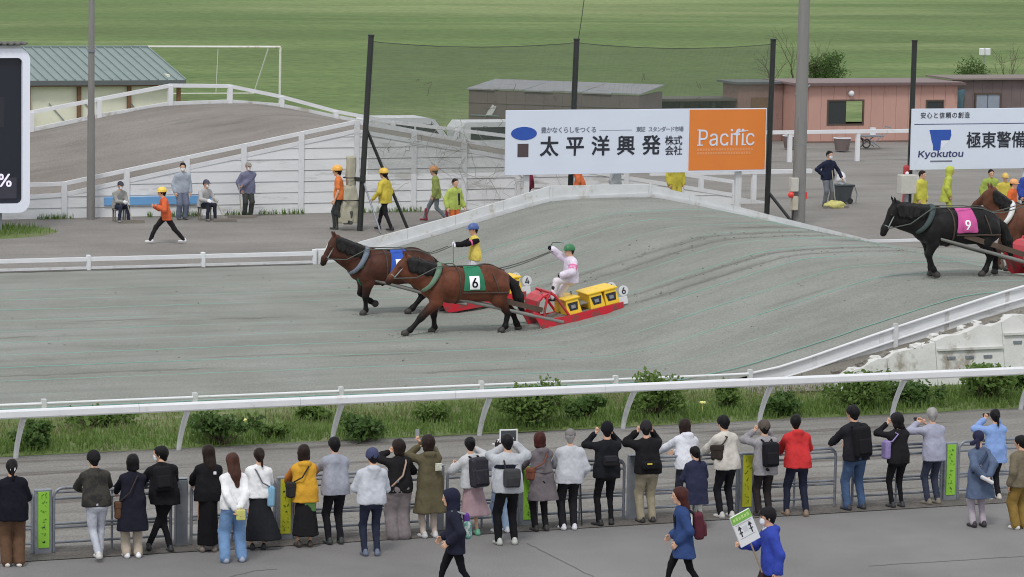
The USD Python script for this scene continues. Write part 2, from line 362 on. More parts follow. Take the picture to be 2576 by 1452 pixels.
# damp, dark sand turned up in the furrows
tv = trk.vertices; dk = np.zeros(len(tv))
for yc, x0 in ((74.3, 33.6), (78.1, 33.2)):
    for s in (-.42, .42):
        wob = .06 * nz(tv[:, 0], tv[:, 1] * 0, .5, 1, 51)
        dk = np.maximum(dk, np.exp(-((tv[:, 1] - yc - s - wob) / .115) ** 2) * np.clip((tv[:, 0] - x0) / .6, 0, 1) * np.clip(.75 + 1.6 * nz(tv[:, 0], tv[:, 1], .35, 1.5, 52), 0, 1))
for (xa, xb, yc, w) in ((15.5, 22.5, 69.95, .10), (22.0, 25.6, 71.55, .08), (24.9, 27.6, 71.0, .09), (17, 21, 75.9, .07), (25.8, 29.0, 68.1, .10), (21, 24, 78.3, .08), (24, 27, 77.9, .07), (44, 52, 80.3, .3), (41.2, 46, 83.2, .28), (35, 37.4, 69.6, .1), (40, 43, 76.3, .35), (39, 42.5, 79.8, .3)):
    ed = np.clip((tv[:, 0] - xa) / .8, 0, 1) * np.clip((xb - tv[:, 0]) / .8, 0, 1)
    dk = np.maximum(dk, ed * np.exp(-((tv[:, 1] - yc - .1 * nz(tv[:, 0], tv[:, 1] * 0, .6, 1, 61)) / w) ** 2) * np.clip(.8 + 1.8 * nz(tv[:, 0], tv[:, 1], .6, 2, 62), 0, 1))
def with_primvar(prim, name, vals):
    UsdGeom.PrimvarsAPI(prim).CreatePrimvar(name, Sdf.ValueTypeNames.FloatArray, 'vertex').Set(Vt.FloatArray.FromNumpy(np.asarray(vals, np.float32)))
def blend_by(matpath, attr, color, amount=.8):
    """re-routes a material's base colour through a mix driven by a mesh primvar"""
    m = UsdShade.Material.Get(stage, matpath); pb = UsdShade.Shader.Get(stage, matpath + '/pb')
    src, src_name, _t = pb.GetInput('base_color').GetConnectedSource()
    at = UsdShade.Shader.Define(stage, matpath + '/at'); at.CreateIdAttr('cycles_attribute'); at.CreateInput('attribute', Sdf.ValueTypeNames.Token).Set(attr)
    mu = UsdShade.Shader.Define(stage, matpath + '/atm'); mu.CreateIdAttr('cycles_math'); mu.CreateInput('math_type', Sdf.ValueTypeNames.Token).Set('multiply'); mu.CreateInput('value2', Sdf.ValueTypeNames.Float).Set(amount)
    mu.CreateInput('value1', Sdf.ValueTypeNames.Float).ConnectToSource(at.CreateOutput('fac', Sdf.ValueTypeNames.Token))
    mx = UsdShade.Shader.Define(stage, matpath + '/atx'); mx.CreateIdAttr('cycles_mix_color'); mx.CreateInput('b', Sdf.ValueTypeNames.Float3).Set(Gf.Vec3f(*color))
    mx.CreateInput('fac', Sdf.ValueTypeNames.Float).ConnectToSource(mu.CreateOutput('value', Sdf.ValueTypeNames.Token))
    mx.CreateInput('a', Sdf.ValueTypeNames.Float3).ConnectToSource(src, src_name)
    pb.GetInput('base_color').ConnectToSource(mx.CreateOutput('result', Sdf.ValueTypeNames.Token))
blend_by('/World/Looks/track_look', 'damp', (.115, .11, .10), .75)
tk = struct('track', trk, m_track, True)
with_primvar(tk, 'damp', dk)
struct('service_road', grid_mesh(np.arange(8, 110, .8), np.append(np.linspace(88.62, 103.1, 42), 103.7), lambda x, y: -.012 + .05 * nz(x, y, .15, .8, 71) - .1 * (y > 103.2)), m_service, True)
struct('yard', grid_mesh(np.arange(43, 112, 1.0), np.append(np.linspace(103.1, 116.1, 14), 116.8), lambda x, y: -.045 + .04 * nz(x, y, .3, .5, 72) - .1 * (y > 116.2)), m_service, True)
struct('shed_yard', grid_mesh(np.arange(57, 120, 1.0), np.linspace(116.1, 133.0, 18), lambda x, y: -.065 + .03 * nz(x, y, .3, .5, 73)), m_service, True)
struct('grass_patch', grid_mesh(np.arange(20, 27.6, .3), np.arange(96.5, 101.6, .3), lambda x, y: .02 + .05 * nz(x, y, .8, .8, 74) - .12 * np.clip((np.hypot((x - 23.2) / 3.6, (y - 99.2) / 2.4) - .85) * 4, 0, 1)), m_soil, True)

# ------------------------------------------------------------------ plants
def leaf_mat(name, a, b, c):
    n = {'g': ('geometry', {}), 'rp': ('rgb_ramp', {'ramp': [(0, a), (.55, b), (1, c)]}), 'pb': ('principled_bsdf', {'roughness': .6, 'specular_ior_level': .25}),
         'tr': ('translucent_bsdf', {}), 'mx': ('mix_closure', {'fac': .35})}
    return usdkit.material(stage, f'/World/Looks/{name}', n, [('g.random_per_island', 'rp.fac'), ('rp.color', 'pb.base_color'), ('rp.color', 'tr.color'), ('pb.BSDF', 'mx.closure1'), ('tr.BSDF', 'mx.closure2')], surface='mx.closure')
m_blade = leaf_mat('blade_look', (.13, .205, .05), (.19, .28, .075), (.29, .30, .14))
m_leaf = leaf_mat('leaf_look', (.08, .145, .038), (.135, .23, .058), (.22, .31, .09))
m_leaf2 = leaf_mat('young_leaf_look', (.125, .20, .05), (.20, .30, .08), (.29, .38, .13))
m_twig = mat('twig_look', (.09, .065, .045), .85)
def blades(pts, hmin, hmax, w, seed, lean=.5):
    r = np.random.default_rng(seed); n = len(pts); a = r.uniform(0, 2 * np.pi, n); hh = r.uniform(hmin, hmax, n)
    d = np.stack([np.cos(a), np.sin(a), 0 * a], 1); s = np.stack([-np.sin(a), np.cos(a), 0 * a], 1) * w
    ln = r.uniform(.1, lean, n)[:, None] * hh[:, None]
    p0, p1 = pts - s, pts + s; m = pts + d * ln * .35 + np.array([0, 0, 1]) * hh[:, None] * .6; t = pts + d * ln + np.array([0, 0, 1]) * hh[:, None]
    V = np.stack([p0, p1, m - s * .7, m + s * .7, t], 1).reshape(-1, 3); b = np.arange(n)[:, None] * 5
    F = np.concatenate([b + [0, 1, 3], b + [0, 3, 2], b + [2, 3, 4]], 1).reshape(-1, 3)
    return trimesh.Trimesh(V, F, process=False)
gr = np.random.default_rng(11)
n_ = 60000
gx, gy = gr.uniform(11, 46, n_), 60.05 + 4.3 * gr.beta(1.0, 1.15, n_)
den = nz(gx, gy, .55, .9, 81) + .25 - .10 * np.clip((gy - 61.6), 0, 2)
keep = (gr.uniform(-.1, .35, n_) < den) & ((gy < 62.7) | (gx < 33.5))
gp = np.stack([gx, gy, verge_z(gx, gy)], 1)
green = gr.uniform(0, 1, n_) < np.clip(1.5 - .55 * (gy - 60.3) + 2.2 * nz(gx, gy, .4, .6, 85), .12, 1)
tag(single('grass', blades(gp[keep & green], .05, .20, .011, 12, .8), m_blade, 'rough green grass growing along the verge behind the big white rail', 'grass'), kind='stuff')
m_dry = leaf_mat('dry_blade_look', (.19, .20, .09), (.26, .26, .13), (.34, .32, .20))
tag(single('dry_grass', blades(gp[keep & ~green], .03, .12, .011, 14, .9), m_dry, 'short faded yellowish grass on the upper half of the verge', 'grass'), kind='stuff')
px_, py_ = gr.uniform(20.5, 27.2, 5000), gr.uniform(96.8, 101.4, 5000); k_ = np.hypot((px_ - 23.2) / 3.4, (py_ - 99.2) / 2.2) < 1 - .35 * gr.random(5000)
wx = np.concatenate([px_[k_], gr.uniform(26.6, 40, 1500)]); wy = np.concatenate([py_[k_], 102.55 - np.abs(gr.normal(0, .12, 1500))])
wk = np.concatenate([np.ones(k_.sum(), bool), nz(wx[k_.sum():], wx[k_.sum():] * 0, .8, 1, 83) > .03])
tag(single('weeds', blades(np.stack([wx, wy, 0 * wx], 1)[wk], .06, .22, .012, 13), m_blade, 'green weeds below the scoreboard and along the foot of the white board wall', 'grass'), kind='stuff')

def shrub(x, y, w, h, seed, label, young=False, open_=0.0, loc=None, n=None, group='shrubs on the grass verge'):
    g0 = np.array(loc if loc is not None else (x, y, float(verge_z(np.array([x]), np.array([y]))[0])))
    t = thing('shrub', label, 'shrub', g0, 0, group)
    r = np.random.default_rng(seed); n = n or int(1500 * (w * h) ** .8 + 500)
    lobes = [(r.normal(0, w * .27), r.normal(0, w * .2), h * r.uniform(.30, .82), r.uniform(.16, .27) * w) for _ in range(int(9 + 7 * w))]
    stems = []
    for lx, ly, lz, lr in lobes:
        b = np.array([r.normal(0, .05), r.normal(0, .05), -.03]); e = np.array([lx, ly, lz]); mid = (b + e) / 2 + r.normal(0, .05, 3)
        stems.append(tube([b, mid, e], [.016, .011, .005], 5))
        for _ in range(4):
            v = r.normal(0, 1, 3); v[2] = abs(v[2]) * .8; v /= np.linalg.norm(v)
            stems.append(tube([mid * .4 + e * .6, e + v * lr * .8], [.006, .003], 4))
    part(t, 'stem', cat_(*stems), m_twig)
    li = r.integers(0, len(lobes), n); L = np.array(lobes)[li]
    v = r.normal(0, 1, (n, 3)); v /= np.linalg.norm(v, axis=1, keepdims=True); rad = r.uniform(.2, 1.35, n) ** .75
    c = L[:, :3] + v * (L[:, 3] * rad)[:, None] * np.array([1, 1, .8]); c = c[c[:, 2] > .04]; n = len(c)
    s = r.uniform(.018, .042, n)[:, None]; a = r.normal(0, 1, (n, 3)); a[:, 2] += .6; a /= np.linalg.norm(a, axis=1, keepdims=True)
    b = np.cross(a, r.normal(0, 1, (n, 3))); b /= np.linalg.norm(b, axis=1, keepdims=True); q = np.cross(a, b)
    V = np.stack([c - b * s * 1.7, c + q * s, c + b * s * 1.7, c - q * s], 1).reshape(-1, 3); f = np.arange(n)[:, None] * 4
    F = np.concatenate([f + [0, 1, 2], f + [0, 2, 3]], 1).reshape(-1, 3)
    part(t, 'foliage', trimesh.Trimesh(V, F, process=False), m_leaf2 if young else m_leaf)
    return t
def shrub_px(xp, yp, wpx, hpx, seed, label, **kw):
    p = G(xp, yp); s = 132.0; shrub(p[0], p[1], wpx / s, hpx / s, seed, label, **kw)
shrub_px(98, 1132, 87, 66, 1, 'dark green low shrub on the verge behind the leftmost curved rail post')
shrub_px(250, 1078, 124, 38, 2, 'small straggly shrub on the verge, second from the left edge', young=True)
shrub_px(556, 1118, 124, 80, 3, 'rounded bright green shrub on the verge above the long dark-haired people in white')
shrub_px(790, 1062, 59, 39, 4, 'tiny thin shrub just left of a curved post, near the sand track', young=True)
shrub_px(690, 1105, 57, 32, 17, 'low ragged shrub right of the rounded bright shrub', young=True)
shrub_px(915, 1108, 109, 64, 5, 'mid green shrub on the verge right of the third curved post')
shrub_px(1085, 1066, 95, 44, 6, 'pale green small shrub under the rail, behind the orange-jacket onlooker', young=True)
shrub_px(1345, 1072, 180, 108, 7, 'broad green shrub rising above the rail between two posts', young=True)
shrub_px(1475, 1060, 84, 65, 8, 'smaller leafy shrub at the right end of the broad green shrub')
shrub_px(1655, 1052, 138, 108, 9, 'bushy tall shrub with forked stems standing above the rail', young=True)
shrub_px(1828, 1030, 76, 85, 10, 'slender bright green shrub left of the sixth curved post', young=True)
shrub_px(1965, 1046, 92, 61, 11, 'small round shrub right of the sixth curved post')
shrub_px(2150, 1030, 143, 90, 12, 'wide green shrub under the rail above the black backpack onlooker', young=True)
shrub_px(2290, 1022, 109, 61, 13, 'dark shrub hugging the seventh curved rail post')
shrub_px(2478, 1012, 155, 94, 14, 'large leafy shrub before the white retaining wall at right', young=True)
shrub_px(2560, 985, 76, 61, 15, 'dark shrub cut off by the right edge of the view')
shrub_px(2190, 985, 100, 45, 16, 'light green shrub peeping over the rail below the white fence', young=True)
wl = (.75, .72, .5)
m_flower = mat('flower_look', srgb(225, 222, 140), .7)
for xp, yp in ((613, 1058), (1768, 1014)):
    p = G(xp, yp, .25); f = cat_(*[place(trimesh.creation.icosphere(1, .028), trimesh.transformations.translation_matrix((.04 * math.cos(a), .04 * math.sin(a), .01))) for a in np.linspace(0, 6.28, 6)[:-1]], trimesh.creation.icosphere(1, .03), tube([(0, 0, -.24), (0, 0, 0)], .006, 5))
    f.apply_translation(p); single('flower', f, m_flower, 'pale yellow flower head beside the rounded bright green shrub' if xp < 1000 else 'pale flower head in the grass above the cream-sweater onlooker', 'flower', True)

# ------------------------------------------------------------------ rails and fences
m_white = mat('white_paint_look', (.70, .71, .73), .42, .05, 3.0, stain=(.52, .50, .45), stain_at=.66, stain_scale=2.0)
m_white2 = mat('old_white_paint_look', (.62, .63, .64), .6, .08, 3.0, bump=.2, stain=(.40, .37, .31), stain_at=.60, stain_scale=1.4, world_space=True)
m_white3 = mat('white_board_look', (.72, .73, .745), .65, .06, 2.0, bump=.2, stretch=(.4, 1, 2.0), stain=(.47, .47, .45), stain_at=.60, stain_scale=1.3, world_space=True)
m_concrete = mat('pole_concrete_look', (.22, .215, .205), .85, .1, 2.0, bump=.3, stain=(.16, .155, .15), stretch=(3, 3, .4))
m_black = mat('black_pole_look', (.018, .022, .02), .55, .2)
m_steel = mat('grey_steel_look', (.235, .255, .285), .45, .12, 8.0, metal=.35, stain=(.15, .16, .17), stain_at=.62, stain_scale=6.0)
m_dark = mat('dark_look', (.02, .02, .022), .6)

def zg(x, y): return 0.0
# the big white racing rail on gooseneck posts
RY = 59.72; RZ = .858
br = thing('racing_rail', 'long thick white racing rail on curved white posts before the grass verge', 'rail')
oval = [(-.075, -.05), (-.075, .05), (-.05, .078), (.0, .086), (.05, .078), (.075, .05), (.075, -.05), (.045, -.078), (-.045, -.078)]
xr = np.arange(5.0, 46.1, 3.1)
for i in range(len(xr) - 1):
    part(br, 'rail', prism(oval, xr[i + 1] - xr[i] - .006, frame((xr[i] + .003, RY - .28, RZ), (0, 1, 0), (0, 0, 1))), m_white, 25)
def col_x(xp, Y, z=0.0):
    lo, hi = -20.0, 90.0
    for _ in range(50):
        m = (lo + hi) / 2; d = V3_(m, Y, z) - CAM
        if CX + FPX * (d @ cr) / (d @ cf) < xp: lo = m
        else: hi = m
    return lo
V3_ = lambda *a: np.array(a, float)
for xpost in [col_x(q, RY + .14) for q in (-790, -368, 43, 453, 839, 1209, 1570, 1913, 2247, 2570, 2890)]:
    pts = []
    for t in np.linspace(0, 1, 10):
        pts.append((xpost - .03 + .05 * t, RY + .14 - .40 * t ** 1.55, -.05 + (RZ - .02) * t ** .93))
    part(br, 'post', tube(pts, np.linspace(.046, .056, 10), 10), m_white2, True)
# the low twin rail along the near side of the track, rising with the hump
FY = 64.42
def ztop(x): return np.interp(x, [0, 32.3, 33.2, 35.7, 37.7, 39.0, 40.4, 42.5, 46, 50], [.27, .27, .42, 1.12, 1.65, 1.98, 2.16, 2.08, 1.4, .75])
nf = thing('low_fence', 'low white twin-tube fence along the near side of the sand track, climbing the hump', 'fence')
px = [float(GY(x, 1005, FY)[0]) for x in (110, 490, 857, 1210, 1547, 1885, 2247, 2580)]
px = [px[0] - 6.2, px[0] - 3.1] + px + [px[-1] + 3, px[-1] + 6]
for i in range(len(px) - 1):
    a, b = px[i], px[i + 1]; k = 2 if b < 32 else 6
    xs = np.linspace(a, b, k)
    part(nf, 'upper_rail', tube(np.stack([xs, 0 * xs + FY, ztop(xs) - .03], 1), .03, 8, False), m_white, True)
    if b < 33.5: part(nf, 'lower_rail', tube(np.stack([xs, 0 * xs + FY, ztop(xs) - .17], 1), .024, 8, False), m_white2, True)
    else: part(nf, 'lower_rail', tube(np.stack([xs, 0 * xs + FY, ztop(xs) - .30], 1), .026, 8, False), m_white, True)
for x in px: part(nf, 'post', box((x - .045, FY - .05, float(zfoot(x)) - .1), (x + .045, FY + .05, float(ztop(x)) + .06)), m_white2)
for i, (a, b) in enumerate([(32.4, 33.9), (33.92, 35.5), (35.52, 37.1), (37.12, 38.6), (38.62, 40.2), (40.22, 42), (42.02, 44)]):
    V = [(a, zfoot(a) - .12), (b, zfoot(b) - .12), (b, ztop(b) - .07), (a, ztop(a) - .07)]
    part(nf, 'panel', prism(V, .03, frame((0, FY + .07, 0), (1, 0, 0), (0, 0, 1))), m_white3)
    part(nf, 'panel_post', box((b - .05, FY + .03, float(zfoot(b)) - .1), (b + .05, FY + .1, float(ztop(b)) - .06)), m_white2)
# white-washed retaining wall below the hump at right
rw = thing('retaining_wall', 'weathered whitewashed retaining wall of blocks below the low fence at right', 'wall')
WY = 62.95
xa = [float(GY(x, y, WY)[0]) for x, y in ((2110, 945), (2180, 915), (2330, 868), (2450, 830), (2576, 795))] + [41.5, 46]
za = [float(GY(x, y, WY)[2]) for x, y in ((2110, 945), (2180, 915), (2330, 868), (2450, 830), (2576, 795))] + [1.5, 1.4]
zt = lambda x: float(np.interp(x, xa, za))
rr = np.random.default_rng(3); X0 = xa[0]
m_wash = mat('whitewash_look', (.60, .60, .575), .85, .07, 2.0, bump=.5, bscale=14, stain=(.30, .27, .225), stain_at=.57, stain_scale=1.1, world_space=True)
x = X0
while x < 44:
    w = rr.uniform(1.1, 1.9); x1 = min(x + w, 44); xs_ = np.linspace(x, x1 - .012, 7)
    top_ = [(q, zt(q) + rr.uniform(-.07, .03)) for q in xs_[::-1]]
    lo_ = [(q, -.05) for q in xs_]
    m = prism(lo_ + top_, .24, frame((0, WY + .14 + rr.uniform(-.01, .01), 0), (1, 0, 0), (0, 0, 1)))
    v = m.vertices; v[:, 1] += .22 * np.clip(v[:, 2], 0, 2)            # battered face
    part(rw, 'slab', m, m_wash)
    if x > 35.5:
        zc = zt((x + x1) / 2) - .42
        part(rw, 'ledge', box((x + .02, WY - .16 + .22 * zc, zc), (x1 - .03, WY - .05 + .22 * zc, zc + .05)), m_wash)
        for q in np.arange(x + .25, x1 - .2, .45): part(rw, 'slot', box((q, WY - .125 + .22 * (zc - .16), zc - .19), (q + .2, WY - .07 + .22 * (zc - .16), zc - .13)), m_steel)
    x = x1
# stones and rubble along its top
for k in range(34):
    x = X0 + (43 - X0) * (k + rr.uniform(0, 1)) / 34
    s = rr.uniform(.06, .15); st = trimesh.creation.icosphere(1, s); st.vertices *= rr.uniform(.6, 1.2, (len(st.vertices), 1)) * np.array([1.3, 1, .7]); st.apply_translation((x, WY + .22 * zt(x) + rr.uniform(-.02, .3), zt(x) - .03))
    part(rw, 'rubble', st, m_wash if k % 2 else m_berm)
struct('berm', grid_mesh(np.arange(31.8, 50, .25), np.array([62.9, 63.05, 63.2, 63.4, 63.6, 63.8, 64.0, 64.2, 64.44]), lambda x, y: np.minimum(verge_z(x, y) + .03 * np.clip((x - 31.9) * 2, -1, 1), 9) + .06 * nz(x, y, 1.2, 2, 91) * np.clip((x - 33), 0, 1)), m_berm, True)

# far low rail, left of the hump
fl = thing('low_rail', 'low white double rail along the far side of the track, left of the hump', 'rail')
fy = 88.75
fx = [float(GY(x, 680, fy)[0]) for x in (222, 510, 790)]; fx = [fx[0] - 6.4, fx[0] - 3.2] + fx
for a, b in zip(fx[:-1], fx[1:]):
    part(fl, 'upper_rail', box((a, fy - .06, .235), (b - .005, fy + .05, .34)), m_white)
    part(fl, 'lower_rail', box((a, fy - .045, .02), (b - .005, fy + .02, .085)), m_white2)
for x in fx: part(fl, 'post', bevel_box((x - .05, fy - .09, -.05), (x + .05, fy + .06, .40), .012), m_white)
single('concrete_block', rumple(trimesh.creation.box((.55, .3, .42)).subdivide().subdivide(), .03, (3, 3, 3)).apply_translation((fx[-1] + .35, fy, .19)), m_white2, 'chipped white concrete end block between the far low rail and the hump curb', 'block', 40)
# right of the hump
fr = thing('low_rail', 'low white rail on the far side of the track behind the black horse', 'rail')
for (x0, y0), (x1, y1), z in (((2185, 607), (2420, 602), .25), ((2310, 630), (2470, 624), .04)):
    a, b = GY(x0, y0, 88.75), GY(x1, y1, 88.75); b[2] = a[2]
    part(fr, 'rail', beam(a, b + np.array([6, 0, 0]), .1, .08), m_white)
for x in (50.4, 53.2, 56): part(fr, 'post', box((x - .05, 88.7, -.05), (x + .05, 88.8, .3)), m_white2)
# white board curb that edges the hump on the far side
hc = thing('board_curb', 'off-white board curb edging the far side of the sand hump', 'curb')
kx = [32.25, 33.7, 35.14, 36.6, 38.03, 41.12, 42.4, 43.8, 45.2, 46.6, 48.3]
def ctop(x): return float(np.interp(x, [32.2, 35.14, 38.03, 41.12, 45.57, 48.4], [.56, 1.27, 2.05, 2.05, .95, .27]))
for a, b in zip(kx[:-1], kx[1:]):
    V = [(a + .004, max(float(hump(a)) - .25, -.05)), (b - .004, max(float(hump(b)) - .25, -.05)), (b - .004, ctop(b)), (a + .004, ctop(a))]
    if a < 37: V = [(x, z) for x, z in V]
    part(hc, 'curb_panel', prism(V, .07, frame((0, 88.70, 0), (1, 0, 0), (0, 0, 1))), m_white2)
    if a < 45: part(hc, 'base_board', prism([(a, float(hump(a)) - .2), (b, float(hump(b)) - .2), (b, float(hump(b)) + .11), (a, float(hump(a)) + .11)], .03, frame((0, 88.625, 0), (1, 0, 0), (0, 0, 1))), m_white2)
for x in kx[4:6]: part(hc, 'joint_post', box((x - .03, 88.58, float(hump(x))), (x + .03, 88.62, ctop(x) + .02)), m_white2)

# clods of sand thrown up along the furrows and around the hooves
cr_ = np.random.default_rng(77); cl_ = []; ico = trimesh.creation.icosphere(0, 1.0)
spots = [(cr_.uniform(33.3, 44), yc + s + cr_.normal(0, .16)) for yc in (74.3, 78.1) for s in (-.42, .42) for _ in range(90)] + [(cr_.normal(hx, .25), cr_.normal(hy, .18)) for hx, hy in ((28.1, 73.9), (28.9, 74.2), (30.6, 73.9), (31.1, 74.2), (28.5, 77.8), (29.7, 78.0), (38.9, 68.3), (40.2, 68.4), (31.4, 74.8), (31.4, 73.8)) for _ in range(22)] + [(cr_.uniform(10, 46), cr_.uniform(65.5, 88)) for _ in range(220)]
for x, y in spots:
    c = ico.copy(); c.vertices *= cr_.uniform(.010, .036) * cr_.uniform(.6, 1.3, (12, 1)); c.vertices[:, 2] *= .7; c.apply_translation((x, y, float(track_z(np.array([x]), np.array([y]))[0]) + .006)); cl_.append(c)
tag(single('sand_clods', cat_(*cl_), m_track, 'clods of loose sand scattered over the track and along the furrows', 'sand'), kind='stuff')
